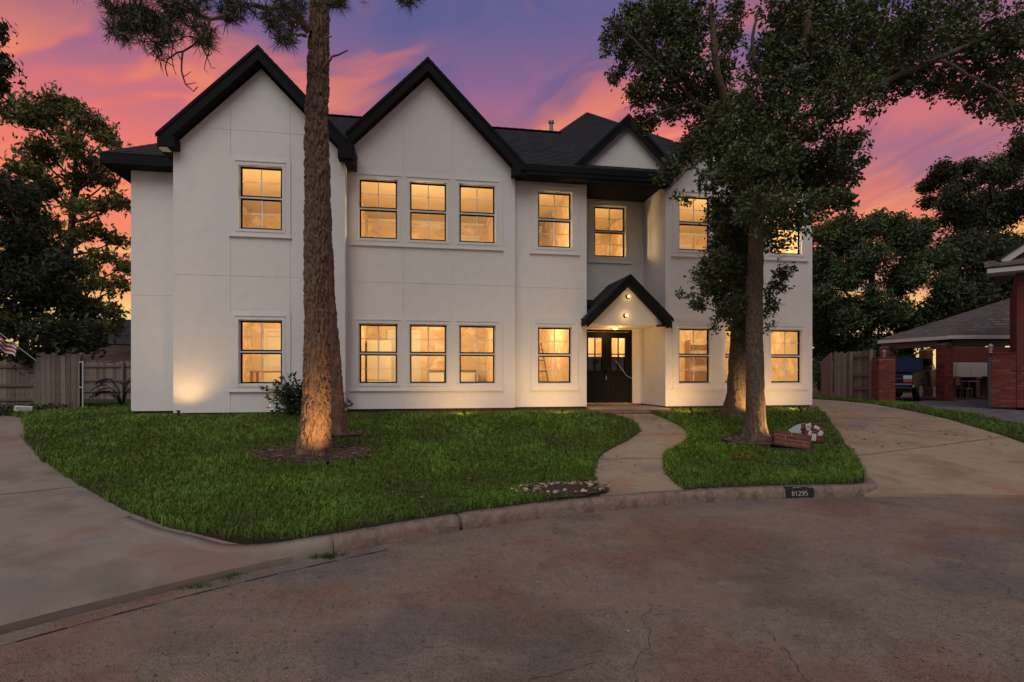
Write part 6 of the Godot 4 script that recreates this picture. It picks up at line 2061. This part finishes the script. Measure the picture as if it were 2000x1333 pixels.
func build_truck() -> void:
	# front points to +z in its own axes
	var t := thing("pickup_truck", "dark blue pickup truck parked under the carport beside brick posts", "truck", Vector3(18.75, 0.66, -5.85), -1.08)
	var s := st()
	# lower body as a profile swept across: sides, bonnet, cab and bed
	var side := PackedVector2Array([Vector2(-2.30, 0.50), Vector2(2.20, 0.48), Vector2(2.25, 0.85), Vector2(2.12, 0.98), Vector2(1.05, 1.08), Vector2(-2.30, 1.06)])
	var rot := Transform3D(Basis(Vector3.UP, -PI / 2), Vector3.ZERO)
	slab(s, side, [], -0.84, 0.84)
	put(s, "body", mats.truck_paint, t, rot)
	s = st()
	# cab: tapered
	var b := [Vector3(-0.80, 1.07, 1.12), Vector3(0.80, 1.07, 1.12), Vector3(0.80, 1.07, -0.55), Vector3(-0.80, 1.07, -0.55)]
	var u := [Vector3(-0.64, 1.60, 0.52), Vector3(0.64, 1.60, 0.52), Vector3(0.64, 1.60, -0.45), Vector3(-0.64, 1.60, -0.45)]
	for k in 4:
		quad(s, b[k], b[(k + 1) % 4], u[(k + 1) % 4], u[k])
	quad(s, u[0], u[1], u[2], u[3])
	put(s, "cab", mats.truck_paint, t)
	for g in [["windscreen", 0, 1], ["side_window", 1, 2], ["side_window", 3, 0], ["rear_window", 2, 3]]:
		s = st()
		var n: Vector3 = ((b[g[2]] as Vector3) - (b[g[1]] as Vector3)).cross((u[g[1]] as Vector3) - (b[g[1]] as Vector3)).normalized() * 0.006
		var q0: Vector3 = b[g[1]]
		var q1: Vector3 = b[g[2]]
		var r0: Vector3 = u[g[1]]
		var r1: Vector3 = u[g[2]]
		var f := func(x: float, y: float) -> Vector3: return q0.lerp(q1, x).lerp(r0.lerp(r1, x), y) + n
		quad(s, f.call(0.06, 0.10), f.call(0.94, 0.10), f.call(0.94, 0.90), f.call(0.06, 0.90))
		put(s, g[0], mats.dark_glass, t)
	blocky(t, "bonnet", mats.truck_paint, Vector3(-0.76, 0.98, 1.12), Vector3(0.76, 1.07, 2.12), 0.05)
	blocky(t, "front_bumper", mats.chrome, Vector3(-0.88, 0.44, 2.22), Vector3(0.88, 0.62, 2.42), 0.04)
	blocky(t, "valance", mats.black_plastic, Vector3(-0.80, 0.30, 2.15), Vector3(0.80, 0.435, 2.34), 0.03)
	var grille := blocky(t, "grille", mats.black_plastic, Vector3(-0.52, 0.66, 2.22), Vector3(0.52, 0.90, 2.275), 0.01)
	blocky(grille, "grille_bar", mats.chrome, Vector3(-0.52, 0.755, 2.276), Vector3(0.52, 0.80, 2.30), 0.008)
	for d in [-1.0, 1.0]:
		blocky(t, "headlight", mats.headlight, Vector3(minf(d * 0.55, d * 0.82), 0.76, 2.21), Vector3(maxf(d * 0.55, d * 0.82), 0.90, 2.285), 0.02)
		blocky(t, "turn_signal", mats.amber, Vector3(minf(d * 0.55, d * 0.83), 0.66, 2.21), Vector3(maxf(d * 0.55, d * 0.83), 0.745, 2.28), 0.015)
		blocky(t, "mirror", mats.black_plastic, Vector3(minf(d * 0.84, d * 1.02), 1.10, 0.78), Vector3(maxf(d * 0.84, d * 1.02), 1.25, 0.86), 0.02)
		blocky(t, "bed_side", mats.truck_paint, Vector3(minf(d * 0.70, d * 0.845), 1.062, -2.30), Vector3(maxf(d * 0.70, d * 0.845), 1.16, -0.62), 0.02)
		for z in [1.42, -1.45]:
			var w := branch("wheel", t, Vector3(d * 0.76, 0.34, z))
			var tm := TorusMesh.new()
			tm.inner_radius = 0.20
			tm.outer_radius = 0.345
			tm.rings = 28
			tm.ring_segments = 10
			shape(tm, "tyre", mats.rubber, w, Transform3D(Basis(Vector3.BACK, PI / 2).scaled_local(Vector3(1, 1.5, 1)), Vector3.ZERO))
			var c := CylinderMesh.new()
			c.top_radius = 0.215
			c.bottom_radius = 0.215
			c.height = 0.14
			shape(c, "rim", mats.grey_metal, w, Transform3D(Basis(Vector3.BACK, PI / 2), Vector3(d * 0.02, 0, 0)))
			s = st()
			for k in 16:
				var a0 := PI * k / 16.0
				var a1 := PI * (k + 1) / 16.0
				var f := func(a: float, r: float, x: float) -> Vector3: return Vector3(d * x, 0.34 + sin(a) * r, z + cos(a) * r)
				quad(s, f.call(a0, 0.38, 0.846), f.call(a1, 0.38, 0.846), f.call(a1, 0.45, 0.87), f.call(a0, 0.45, 0.87))
				quad(s, f.call(a0, 0.45, 0.87), f.call(a1, 0.45, 0.87), f.call(a1, 0.47, 0.842), f.call(a0, 0.47, 0.842))
			put(s, "wheel_arch", mats.black_plastic, t)

# ---------------------------------------------------------------- small things
func chips(called: String, label: String, mid: Vector2, rx: float, rz: float, n: int, size: Vector3, lift: float, tones: Array, m: Material, ground := true) -> void:
	var s := st()
	soft_box(s, Vector3.ONE, 0.2)
	s.generate_normals()
	var mesh := s.commit()
	var places := []
	var tints := []
	for i in n:
		var a := rng.randf() * TAU
		var r := sqrt(rng.randf())
		var p := mid + Vector2(cos(a) * rx, sin(a) * rz) * r
		var b := Basis(Vector3.UP, rng.randf() * TAU) * Basis(Vector3.RIGHT, rng.randfn() * 0.35)
		var f := rng.randf_range(0.5, 1.5)
		places.append(Transform3D(b.scaled_local(size * f), Vector3(p.x, (terrain(p.x, p.y) if ground else 0.0) + lift, p.y)))
		var t: Color = tones[rng.randi() % tones.size()]
		var g := rng.randf_range(0.7, 1.3)
		tints.append(Color(t.r * g, t.g * g, t.b * g))
	var o := many(numbered(called), mesh, m, self, places, tints)
	tag(o, label, "", "", "stuff")

func mulch(label: String, x: float, z: float, rx: float, rz: float) -> void:
	var s := st(true)
	var rings := 7
	var seg := 40
	var nz := FastNoiseLite.new()
	nz.seed = int(x * 100)
	nz.frequency = 4.0
	var f := func(i: int, k: int) -> Vector3:
		var a := TAU * k / seg
		var r := i / float(rings)
		var e := r * (1.0 + 0.16 * nz.get_noise_2d(cos(a), sin(a)))
		var px: float = x + cos(a) * rx * e
		var pz: float = z + sin(a) * rz * e
		return Vector3(px, terrain(px, pz) + 0.03 + 0.07 * (1.0 - r * r) + nz.get_noise_2d(px * 3.0, pz * 3.0) * 0.02 * (1.0 - r), pz)
	for i in rings:
		for k in seg:
			quad(s, f.call(i, k + 1), f.call(i, k), f.call(i + 1, k), f.call(i + 1, k + 1))
	s.index()
	tag(put(s, numbered("mulch_ring"), mats.mulch, self), label, "", "", "structure")
	chips("mulch_chips", label.replace("ring of mulch", "loose mulch chips"), Vector2(x, z), rx * 1.05, rz * 1.05, 520, Vector3(0.07, 0.008, 0.014), 0.075, [Color(0.10, 0.062, 0.042), Color(0.16, 0.10, 0.07), Color(0.06, 0.038, 0.027)], mats.stone_chip)

func spotlight(label: String, at: Vector3, aim: Vector3, energy: float, cone: float) -> void:
	var n := thing("garden_spotlight", label, "spotlight", at, 0.0, "garden spotlights")  # the added wall washes share this name with the garden lights
	var d := (aim - at - Vector3(0, 0.12, 0)).normalized()
	var h := Vector3(0, 0.12, 0)
	var s := st()
	tube(s, [Vector3(0, -0.08, 0), h], 0.008, 0.008, 6)
	put(s, "stake", mats.black_plastic, n, Transform3D(), false)
	s = st()
	tube(s, [h - d * 0.05, h + d * 0.05], 0.022, 0.034, 12)
	put(s, "housing", mats.black_plastic, n, Transform3D(), false)
	s = st()
	tube(s, [h + d * 0.051, h + d * 0.055], 0.028, 0.028, 12)
	put(s, "lamp_lens", mats.bulb_glow, n, Transform3D(), false)
	var l := SpotLight3D.new()
	l.name = "spot_light"
	l.light_color = Color(1.0, 0.78, 0.50)
	l.light_energy = energy
	l.light_size = 0.03
	l.spot_range = 12.0
	l.spot_attenuation = 2.0
	l.spot_angle = cone
	l.spot_angle_attenuation = 1.0
	l.shadow_enabled = true
	n.add_child(l)
	l.position = h + d * 0.075
	l.basis = Basis.looking_at(d, Vector3.UP if absf(d.y) < 0.95 else Vector3.RIGHT)

func brick_chunk(label: String, at: Vector3, turn: Basis, nx: int, ny: int, mortar_faces: bool) -> void:
	var n := thing("brick_chunk", label, "brick rubble", at, 0.0, "broken brick pieces by the tree")
	n.basis = turn
	var s := st()
	soft_box(s, Vector3(nx * 0.2 - 0.02, ny * 0.068 - 0.01, 0.075), 0.012, Transform3D(Basis(), Vector3(0, ny * 0.034, 0)))
	put(s, "mortar", mats.mortar, n)
	var m := st()
	soft_box(m, Vector3(0.192, 0.057, 0.09), 0.006)
	m.generate_normals()
	var bm := m.commit()
	for j in ny:
		for i in nx + (1 if j % 2 else 0):
			var x := (i - (nx - 1) / 2.0) * 0.202 - (0.101 if j % 2 else 0.0)
			var sc := 1.0
			if j % 2 and (i == 0 or i == nx):
				sc = 0.5
				x += 0.05 if i == 0 else -0.05
			if mortar_faces and rng.randf() < 0.14:
				continue
			shape(bm, "brick", mats["brown_brick_%d" % (rng.randi() % 2)], n, Transform3D(Basis().scaled(Vector3(sc, 1, rng.randf_range(0.95, 1.06))), Vector3(x + rng.randfn() * 0.003, (j + 0.5) * 0.068, 0)))
	if mortar_faces:
		for k in 7:
			var q := st()
			soft_box(q, Vector3(rng.randf_range(0.05, 0.13), rng.randf_range(0.03, 0.09), 0.02), 0.008, Transform3D(Basis(Vector3.BACK, rng.randf() * 3.0), Vector3(rng.randf_range(-0.16, 0.16), rng.randf_range(0.05, 0.30), 0.05)))
			put(q, "mortar_smear", mats.white_wood, n)

func build_details() -> void:
	# the front step
	var step := thing("front_step", "low concrete step before the black double door", "step", Vector3(4.95, 0.60, -0.1))
	blocky(step, "slab", mats.drive_concrete, Vector3(-0.92, 0.0, -1.05), Vector3(0.95, 0.165, 0.55), 0.02)
	blocky(step, "lower_slab", mats.kerb_concrete, Vector3(-0.90, 0.0, 0.551), Vector3(0.70, 0.10, 0.72), 0.02)
	mulch("ring of mulch round the tall pine", -1.52, 4.59, 0.80, 0.55)
	mulch("ring of mulch round the slim rear pine", -1.45, 3.05, 0.45, 0.32)
	mulch("ring of mulch round the shade tree by the bricks", 5.81, 3.98, 0.62, 0.42)
	mulch("ring of mulch round the shade tree by the wall", 6.96, 1.52, 0.42, 0.28)
	# dug earth and broken stone by the path
	var s := st(true)
	var nz := FastNoiseLite.new()
	nz.seed = 77
	nz.frequency = 7.0
	var f := func(i: int, k: int) -> Vector3:
		var a := TAU * k / 48.0
		var r := i / 10.0
		var px: float = 1.62 + cos(a) * 0.60 * r
		var pz: float = 6.62 + sin(a) * 0.20 * r - (px - 1.6) * 0.2
		return Vector3(px, terrain(px, pz) + 0.03 + 0.10 * (1.0 - r * r) * (0.6 + 0.8 * nz.get_noise_2d(px, pz)) + 0.02 * nz.get_noise_2d(px * 4, pz * 4), pz)
	for i in 10:
		for k in 48:
			quad(s, f.call(i, k + 1), f.call(i, k), f.call(i + 1, k), f.call(i + 1, k + 1))
	s.index()
	tag(put(s, "earth_heap", mats.mulch, self), "low heap of dug brown earth at the kerb left of the path", "", "", "structure")
	chips("stone_chips", "pale stone chips scattered on the dug earth by the path", Vector2(1.60, 6.58), 0.66, 0.22, 80, Vector3(0.034, 0.018, 0.024), 0.075, [Color(0.34, 0.22, 0.17), Color(0.26, 0.17, 0.13), Color(0.42, 0.32, 0.26)], mats.stone_chip)
	chips("stone_chips", "pale stone chips strewn along the back of the earth heap", Vector2(1.75, 6.32), 0.60, 0.10, 70, Vector3(0.032, 0.016, 0.022), 0.05, [Color(0.34, 0.22, 0.17), Color(0.28, 0.19, 0.15)], mats.stone_chip)
	# litter on the street and the drives
	chips("street_litter", "small bits of leaf and grit on the street", Vector2(3.0, 10.4), 5.2, 3.2, 900, Vector3(0.017, 0.003, 0.006), 0.002, [Color(0.07, 0.05, 0.035), Color(0.05, 0.038, 0.03), Color(0.12, 0.085, 0.055)], mats.stone_chip, false)
	chips("street_litter", "bits of leaf gathered in the gutter", Vector2(0.6, 7.6), 2.6, 0.7, 160, Vector3(0.02, 0.004, 0.008), 0.002, [Color(0.10, 0.06, 0.04), Color(0.14, 0.09, 0.06)], mats.stone_chip, false)
	chips("street_litter", "pale grit on the street", Vector2(3.6, 9.4), 5.0, 2.6, 110, Vector3(0.010, 0.006, 0.008), 0.002, [Color(0.30, 0.26, 0.22), Color(0.22, 0.19, 0.16)], mats.stone_chip, false)
	chips("drive_litter", "dark leaf bits on the right hand driveway", Vector2(9.2, 2.9), 1.5, 2.4, 70, Vector3(0.035, 0.004, 0.016), 0.008, [Color(0.08, 0.05, 0.035), Color(0.05, 0.035, 0.03)], mats.stone_chip)
	chips("path_litter", "dark leaf bits on the garden path", Vector2(3.4, 4.6), 0.8, 1.3, 26, Vector3(0.03, 0.004, 0.012), 0.035, [Color(0.09, 0.06, 0.04)], mats.stone_chip)
	chips("lawn_litter", "dry fallen leaves scattered over the lawn", Vector2(-0.6, 4.6), 4.0, 3.0, 170, Vector3(0.035, 0.003, 0.022), 0.055, [Color(0.16, 0.09, 0.045), Color(0.10, 0.06, 0.035), Color(0.22, 0.15, 0.07)], mats.stone_chip)
	chips("lawn_litter", "dry fallen leaves under the two shade trees", Vector2(6.2, 3.4), 1.9, 2.6, 130, Vector3(0.035, 0.003, 0.022), 0.055, [Color(0.16, 0.09, 0.045), Color(0.10, 0.06, 0.035), Color(0.22, 0.15, 0.07)], mats.stone_chip)
	# broken brick by the tree
	brick_chunk("slab of red brickwork in three courses leaning by the tree foot", Vector3(6.10, 0.32, 4.50), Basis(Vector3.UP, -0.25) * Basis(Vector3.BACK, -0.14) * Basis(Vector3.RIGHT, -0.42), 3, 4, false)
	brick_chunk("upright lump of red brick smeared with pale mortar", Vector3(6.72, 0.36, 4.22), Basis(Vector3.UP, 0.12) * Basis(Vector3.RIGHT, -0.08), 2, 5, true)
	s = st()
	var sheet_at := func(u: float, v: float) -> Vector3: return Vector3(u * 0.52, 0.02 + v * 0.30 * (0.55 + 0.45 * u) + 0.05 * sin(u * 3.0), -v * 0.16 + 0.07 * sin(v * 3.1) - 0.05 * u)
	for i in 10:
		for j in 6:
			quad(s, sheet_at.call(i / 10.0, j / 6.0), sheet_at.call((i + 1) / 10.0, j / 6.0), sheet_at.call((i + 1) / 10.0, (j + 1) / 6.0), sheet_at.call(i / 10.0, (j + 1) / 6.0))
			quad(s, sheet_at.call(i / 10.0, (j + 1) / 6.0) - Vector3(0, 0, 0.008), sheet_at.call((i + 1) / 10.0, (j + 1) / 6.0) - Vector3(0, 0, 0.008), sheet_at.call((i + 1) / 10.0, j / 6.0) - Vector3(0, 0, 0.008), sheet_at.call(i / 10.0, j / 6.0) - Vector3(0, 0, 0.008))
	s.index()
	var bent := put(s, "bent_sheet", mats.lantern_metal, self, Transform3D(Basis(Vector3.UP, 0.1).scaled(Vector3.ONE * 0.8), Vector3(6.66, 0.38, 3.80)))
	tag(bent, "bent white sheet lying behind the broken bricks", "metal sheet")
	# a fallen twig with brown leaves on the right lawn
	var twig := thing("fallen_twig", "fallen twig with brown leaves on the right lawn", "twig", Vector3(4.74, 0.27, 5.38))
	s = st()
	tube(s, rounded([Vector3(-0.16, 0.02, -0.1), Vector3(0, 0.03, 0), Vector3(0.2, 0.0, 0.12), Vector3(0.38, -0.02, 0.26)], 0.05), 0.006, 0.003, 5)
	put(s, "stem", mats.dark_bark, twig, Transform3D(), false)
	var places := []
	var tints := []
	for i in 34:
		var t := rng.randf()
		places.append(Transform3D(any_turn().scaled(Vector3.ONE * rng.randf_range(0.7, 1.2)), Vector3(-0.16, 0.03, -0.1).lerp(Vector3(0.3, 0.0, 0.2), t * t) + Vector3(rng.randfn(), absf(rng.randfn()), rng.randfn()) * 0.022))
		var g := rng.randf_range(0.7, 1.3)
		tints.append(Color(0.13 * g, 0.055 * g, 0.025 * g))
	many("leaves", leaf_mesh(0.06, 0.035), mats.leaf, twig, places, tints)
	# weeds in the gutter
	for w in [[-0.78, 7.99, "grassy weed growing in the gutter beside the kerb end", 16, 0.10], [-1.60, 8.50, "low weed in the gutter joint by the left driveway", 20, 0.045], [-1.42, 8.33, "smaller weed in the gutter near the left driveway", 12, 0.05]]:
		var wd := thing("weed", w[2], "weed", Vector3(w[0], 0.0, w[1]), 0.0, "weeds in the gutter")
		var g := grass_clump(w[3], w[4] * 0.6, 0.04)
		var one := [Transform3D()]
		for k in 10:
			one.append(Transform3D(Basis(Vector3.UP, rng.randf() * TAU), Vector3(rng.randfn() * 0.05, 0, rng.randfn() * 0.03)))
		var col := []
		for k in one.size():
			col.append(Color(0.06, 0.10, 0.02))
		many("blades", g, mats.blade, wd, one, col)
	# garden lights; the wall washes from the middle windows rightwards are added
	var e := 9.0
	spotlight("garden spotlight before the foot of the tall pine", Vector3(-1.18, terrain(-1.18, 5.42) + 0.03, 5.42), Vector3(-1.47, 1.05, 4.70), e * 0.26, 40.0)
	spotlight("garden spotlight before the shade tree by the bricks", Vector3(6.36, terrain(6.36, 4.40) + 0.03, 4.40), Vector3(5.84, 0.85, 4.0), e * 0.26, 38.0)
	spotlight("garden spotlight before the shade tree close to the wall", Vector3(7.1, terrain(7.1, 2.25) + 0.03, 2.25), Vector3(6.98, 1.2, 1.6), e * 0.24, 38.0)
	spotlight("garden spotlight at the left corner of the left gable", Vector3(-4.72, terrain(-4.72, 0.98) + 0.02, 0.98), Vector3(-4.82, 1.9, 0.40), e * 0.085, 62.0)
	spotlight("small dark garden spotlight on the grass left of the bush", Vector3(-2.94, terrain(-2.94, 1.08) + 0.03, 1.08), Vector3(-3.3, 3.0, 0.42), e * 0.04, 50.0)
	spotlight("added spotlight brightening the wall left of the front step", Vector3(3.05, terrain(3.05, 1.15) + 0.03, 1.15), Vector3(3.2, 1.5, -0.15), e * 0.17, 75.0)
	spotlight("added spotlight brightening the wall right of the front step", Vector3(6.0, terrain(6.0, 1.25) + 0.03, 1.25), Vector3(6.1, 1.5, 0.1), e * 0.17, 75.0)
	spotlight("added spotlight brightening the right end of the right gable", Vector3(8.7, terrain(8.7, 1.3) + 0.03, 1.3), Vector3(8.8, 1.5, 0.1), e * 0.15, 75.0)
	spotlight("added spotlight brightening the wall under the middle windows", Vector3(0.9, terrain(0.9, 1.3) + 0.03, 1.3), Vector3(0.9, 1.4, 0.0), e * 0.12, 75.0)
	# two bare bulbs on the porch gable and a lamp under the porch
	for b in [[4.94, 3.45, 0.6, "upper bare bulb on the porch gable"], [4.88, 2.99, 1.0, "lower bare bulb on the porch gable"]]:
		var n := thing("porch_bulb", b[3], "light bulb", Vector3(b[0], b[1], 0.116), 0.0, "bulbs on the porch gable")
		s = st()
		tube(s, [Vector3(0, 0, 0), Vector3(0, 0, 0.02)], 0.055, 0.05, 14)
		put(s, "socket_plate", mats.white_paint, n, Transform3D(), false)
		s = st()
		tube(s, [Vector3(0, 0, 0.02), Vector3(0, 0, 0.06)], 0.02, 0.02, 10)
		put(s, "socket", mats.white_paint, n, Transform3D(), false)
		var g := SphereMesh.new()
		g.radius = 0.036
		g.height = 0.072
		shape(g, "bulb", mats.bulb_glow, n, Transform3D(Basis(), Vector3(0, 0.0, 0.09)))
		var l := OmniLight3D.new()
		l.name = "bulb_light"
		l.light_color = Color(1.0, 0.76, 0.42)
		l.light_energy = 0.02 * b[2]
		l.light_size = 0.03
		l.omni_range = 8.0
		l.omni_attenuation = 2.0
		l.shadow_enabled = true
		l.position = Vector3(0, 0, 0.09)
		n.add_child(l)
	var pl := thing("porch_lamp", "round lamp under the porch ceiling above the black door", "ceiling lamp", Vector3(4.95, 2.798, -0.75))
	var c := CylinderMesh.new()
	c.top_radius = 0.09
	c.bottom_radius = 0.085
	c.height = 0.02
	shape(c, "lamp_ring", mats.white_paint, pl, Transform3D(Basis(), Vector3(0, -0.011, 0)))
	var g := SphereMesh.new()
	g.radius = 0.07
	g.height = 0.06
	shape(g, "lamp_glass", mats.bulb_glow, pl, Transform3D(Basis(), Vector3(0, -0.035, 0)))
	var l := OmniLight3D.new()
	l.name = "porch_light"
	l.light_color = Color(1.0, 0.76, 0.44)
	l.light_energy = 0.28
	l.light_size = 0.06
	l.omni_range = 8.0
	l.omni_attenuation = 2.0
	l.shadow_enabled = true
	l.position = Vector3(0, -0.09, 0)
	pl.add_child(l)
	build_left_corner()
	build_inside()

func build_left_corner() -> void:
	# flag on a slanting pole at the left edge
	var fl := thing("flag", "red and white striped flag on a slanting white pole at the left edge", "flag", Vector3(-10.46, 1.96, -4.34))
	var s := st()
	var tip := Vector3(-0.79, 0.78, 0.22)
	tube(s, [Vector3.ZERO, tip], 0.012, 0.012, 8)
	put(s, "pole", mats.white_wood, fl, Transform3D(), false)
	for k in 6:
		s = st()
		var y0 := -k * 0.055
		for i in 10:
			var t0 := 0.55 + i * 0.045
			var t1 := t0 + 0.045
			var w := func(t: float, y: float) -> Vector3: return tip * t + Vector3(0.05 * sin(t * 16.0 + y * 6.0), y + 0.02 * sin(t * 22.0) - (t - 0.55) * 0.25, 0.05 * cos(t * 14.0 + y * 5.0))
			quad(s, w.call(t1, y0 - 0.055), w.call(t0, y0 - 0.055), w.call(t0, y0), w.call(t1, y0))
		put(s, "stripe", mats.red_cloth if k % 2 == 0 else mats.white_cloth, fl)
	# low white box, creeping plants, big leaved plant
	var sign_ := thing("garden_sign", "small white box sign lying tilted beside the left fence", "sign", Vector3(-9.48, 0.64, -2.3), 0.3)
	s = st()
	soft_box(s, Vector3(0.34, 0.13, 0.10), 0.012, Transform3D(Basis(Vector3.BACK, -0.08), Vector3(0, 0.10, 0)))
	put(s, "panel", mats.vinyl, sign_)
	for k in 3:
		s = st()
		soft_box(s, Vector3(0.28, 0.012, 0.004), 0.001, Transform3D(Basis(Vector3.BACK, -0.08), Vector3(0, 0.13 - k * 0.03, 0.053)))
		put(s, "stripe", mats.grey_metal, sign_)
	blocky(sign_, "foot", mats.black_plastic, Vector3(-0.12, -0.03, -0.03), Vector3(0.12, 0.03, 0.03), 0.005)
	var lm := leaf_mesh(0.13, 0.075)
	for q in [[-9.95, -3.75, 0.75, 0.4, "low creeping plants at the foot of the grey fence panel", 260, Color(0.045, 0.075, 0.022)], [-11.2, -3.9, 0.8, 0.45, "dark low plants beside the driveway at the left edge", 240, Color(0.03, 0.045, 0.018)], [-10.6, -2.9, 0.5, 0.3, "creeping plants around the white box sign", 150, Color(0.035, 0.055, 0.02)]]:
		var pn := thing("ground_plants", q[4], "plants", Vector3(q[0], 0.5, q[1]), 0.0, "low plants along the left fence")
		var places := []
		var tints := []
		for i in q[5]:
			var p := Vector3(rng.randfn() * q[2] * 0.45, rng.randf_range(0.03, 0.22), rng.randfn() * q[3] * 0.45)
			places.append(Transform3D(any_turn(), p))
			var f := rng.randf_range(0.5, 1.4)
			tints.append(Color(q[6].r * f, q[6].g * f, q[6].b * f))
		many("leaves", lm, mats.leaf, pn, places, tints)
	var bp := thing("leafy_plant", "broad leaved plant standing against the left wing of the white house", "plant", Vector3(-9.3, 0.52, -6.4))
	for i in 14:
		var a := rng.randf() * TAU
		var d := Vector3(cos(a), 0, sin(a))
		var x := Vector3(-d.z, 0, d.x)
		var h := rng.randf_range(0.45, 0.95)
		var reach := rng.randf_range(0.25, 0.5)
		s = st()
		tube(s, [Vector3.ZERO, d * reach * 0.4 + Vector3(0, h * 0.7, 0), d * reach + Vector3(0, h, 0)], 0.014, 0.008, 5, false)
		put(s, "stem", mats.far_stem, bp, Transform3D(), false)
		s = st()
		var base := d * reach + Vector3(0, h, 0)
		var n := 6
		for k in n:
			var t0 := k / float(n)
			var t1 := (k + 1) / float(n)
			var c0 := base + d * 0.42 * t0 + Vector3(0, 0.10 * t0 - 0.28 * t0 * t0, 0)
			var c1 := base + d * 0.42 * t1 + Vector3(0, 0.10 * t1 - 0.28 * t1 * t1, 0)
			var w0 := 0.14 * sin(PI * (0.08 + 0.92 * t0) * 0.98)
			var w1 := 0.14 * sin(PI * minf(0.08 + 0.92 * t1, 0.995))
			quad(s, c0 - x * w0 + Vector3(0, 0.03, 0), c0, c1, c1 - x * w1 + Vector3(0, 0.03, 0))
			quad(s, c0, c0 + x * w0 + Vector3(0, 0.03, 0), c1 + x * w1 + Vector3(0, 0.03, 0), c1)
		put(s, "leaf", mats.big_leaf, bp)
	var cup := thing("marker_cap", "small white pipe cap standing in the grass beside the left wing", "pipe cap", Vector3(-7.9, 0.55, -3.6))
	s = st()
	tube(s, [Vector3(0, -0.05, 0), Vector3(0, 0.10, 0), Vector3(0, 0.12, 0)], 0.05, 0.045, 10)
	put(s, "cap", mats.white_wood, cup, Transform3D(), false)
	var wd := thing("driftwood", "short pale log lying at the fence foot", "log", Vector3(-9.35, 0.58, -3.7))
	s = st()
	tube(s, rounded([Vector3(-0.3, 0.0, 0.1), Vector3(0, 0.05, 0), Vector3(0.28, 0.02, -0.05)], 0.06), 0.07, 0.05, 8)
	put(s, "log", mats.oak_bark, wd, Transform3D(), false)

func build_inside() -> void:
	var kit := thing("kitchen_cabinet", "white cabinet run inside the room behind the lower middle windows", "cabinet", Vector3(0.55, 0.805, -4.1))
	for k in 3:
		blocky(kit, "cabinet_door", mats.white_paint, Vector3(-0.3 + k * 0.46, 0.05, 0.02), Vector3(0.14 + k * 0.46, 0.86, 0.55), 0.01)
	blocky(kit, "worktop", mats.tan_wood, Vector3(-0.34, 0.88, 0.0), Vector3(1.12, 0.92, 0.60), 0.008)
	var fr := thing("refrigerator", "tall white refrigerator inside behind the lower middle windows", "refrigerator", Vector3(-1.2, 0.805, -3.6))
	blocky(fr, "body", mats.white_paint, Vector3(-0.3, 0.0, -0.3), Vector3(0.35, 1.75, 0.30), 0.02)
	blocky(fr, "door", mats.white_paint, Vector3(-0.3, 0.62, 0.305), Vector3(0.35, 1.74, 0.34), 0.015)
	blocky(fr, "drawer", mats.white_paint, Vector3(-0.3, 0.02, 0.305), Vector3(0.35, 0.60, 0.34), 0.015)
	var ld := thing("step_ladder", "wooden step ladder inside the room left of the black door", "ladder", Vector3(3.1, 0.805, -1.8), 0.5)
	for d in [-1.0, 1.0]:
		var s := st()
		tube(s, [Vector3(d * 0.26, 0, 0.35), Vector3(d * 0.16, 1.65, 0)], 0.022, 0.018, 6)
		put(s, "rail", mats.tan_wood, ld, Transform3D(), false)
		s = st()
		tube(s, [Vector3(d * 0.26, 0, -0.45), Vector3(d * 0.16, 1.62, -0.03)], 0.018, 0.016, 6)
		put(s, "rear_leg", mats.tan_wood, ld, Transform3D(), false)
	for k in 5:
		var t := 0.16 + k * 0.18
		blocky(ld, "step", mats.tan_wood, Vector3(-0.25 + t * 0.09, t * 1.65 - 0.015, 0.35 - t * 0.35 - 0.05), Vector3(0.25 - t * 0.09, t * 1.65 + 0.015, 0.35 - t * 0.35 + 0.05), 0.005)
	var col := thing("room_pillar", "square white pillar inside the room behind the lower right windows", "pillar", Vector3(6.55, 0.805, -2.6))
	blocky(col, "shaft", mats.white_paint, Vector3(-0.16, 0.0, -0.16), Vector3(0.16, 2.64, 0.16), 0.012)
	var sh := thing("shelf_unit", "tan wooden shelf unit inside behind the lower right windows", "shelf", Vector3(8.6, 0.805, -4.1))
	for k in 5:
		blocky(sh, "shelf", mats.tan_wood, Vector3(0, 0.05 + k * 0.42, 0), Vector3(0.9, 0.08 + k * 0.42, 0.32), 0.004)
	for x in [-0.03, 0.9]:
		blocky(sh, "side", mats.tan_wood, Vector3(x, 0, 0), Vector3(x + 0.03, 1.9, 0.33), 0.004)
	var bench := thing("work_bench", "work bench inside the room behind the lower left window", "bench", Vector3(-3.7, 0.805, -2.4))
	blocky(bench, "top", mats.tan_wood, Vector3(-0.6, 0.82, -0.3), Vector3(0.6, 0.87, 0.3), 0.008)
	for k in [[-0.55, -0.25], [0.55, -0.25], [-0.55, 0.25], [0.55, 0.25]]:
		blocky(bench, "leg", mats.tan_wood, Vector3(k[0] - 0.03, 0, k[1] - 0.03), Vector3(k[0] + 0.03, 0.82, k[1] + 0.03), 0.004)

func _ready() -> void:
	rng.seed = 20240607
	light_and_lens()
	make_materials()
	mat("brown_brick_0", Color(0.40, 0.20, 0.14), 0.9)
	mat("brown_brick_1", Color(0.34, 0.165, 0.125), 0.9)
	mat("far_stem", Color(0.16, 0.17, 0.09), 0.8)
	var bl := mat("big_leaf", Color(0.15, 0.21, 0.11), 0.5)
	bl.cull_mode = BaseMaterial3D.CULL_DISABLED
	build_ground()
	build_house()
	build_trees()
	build_neighbours()
	build_details()
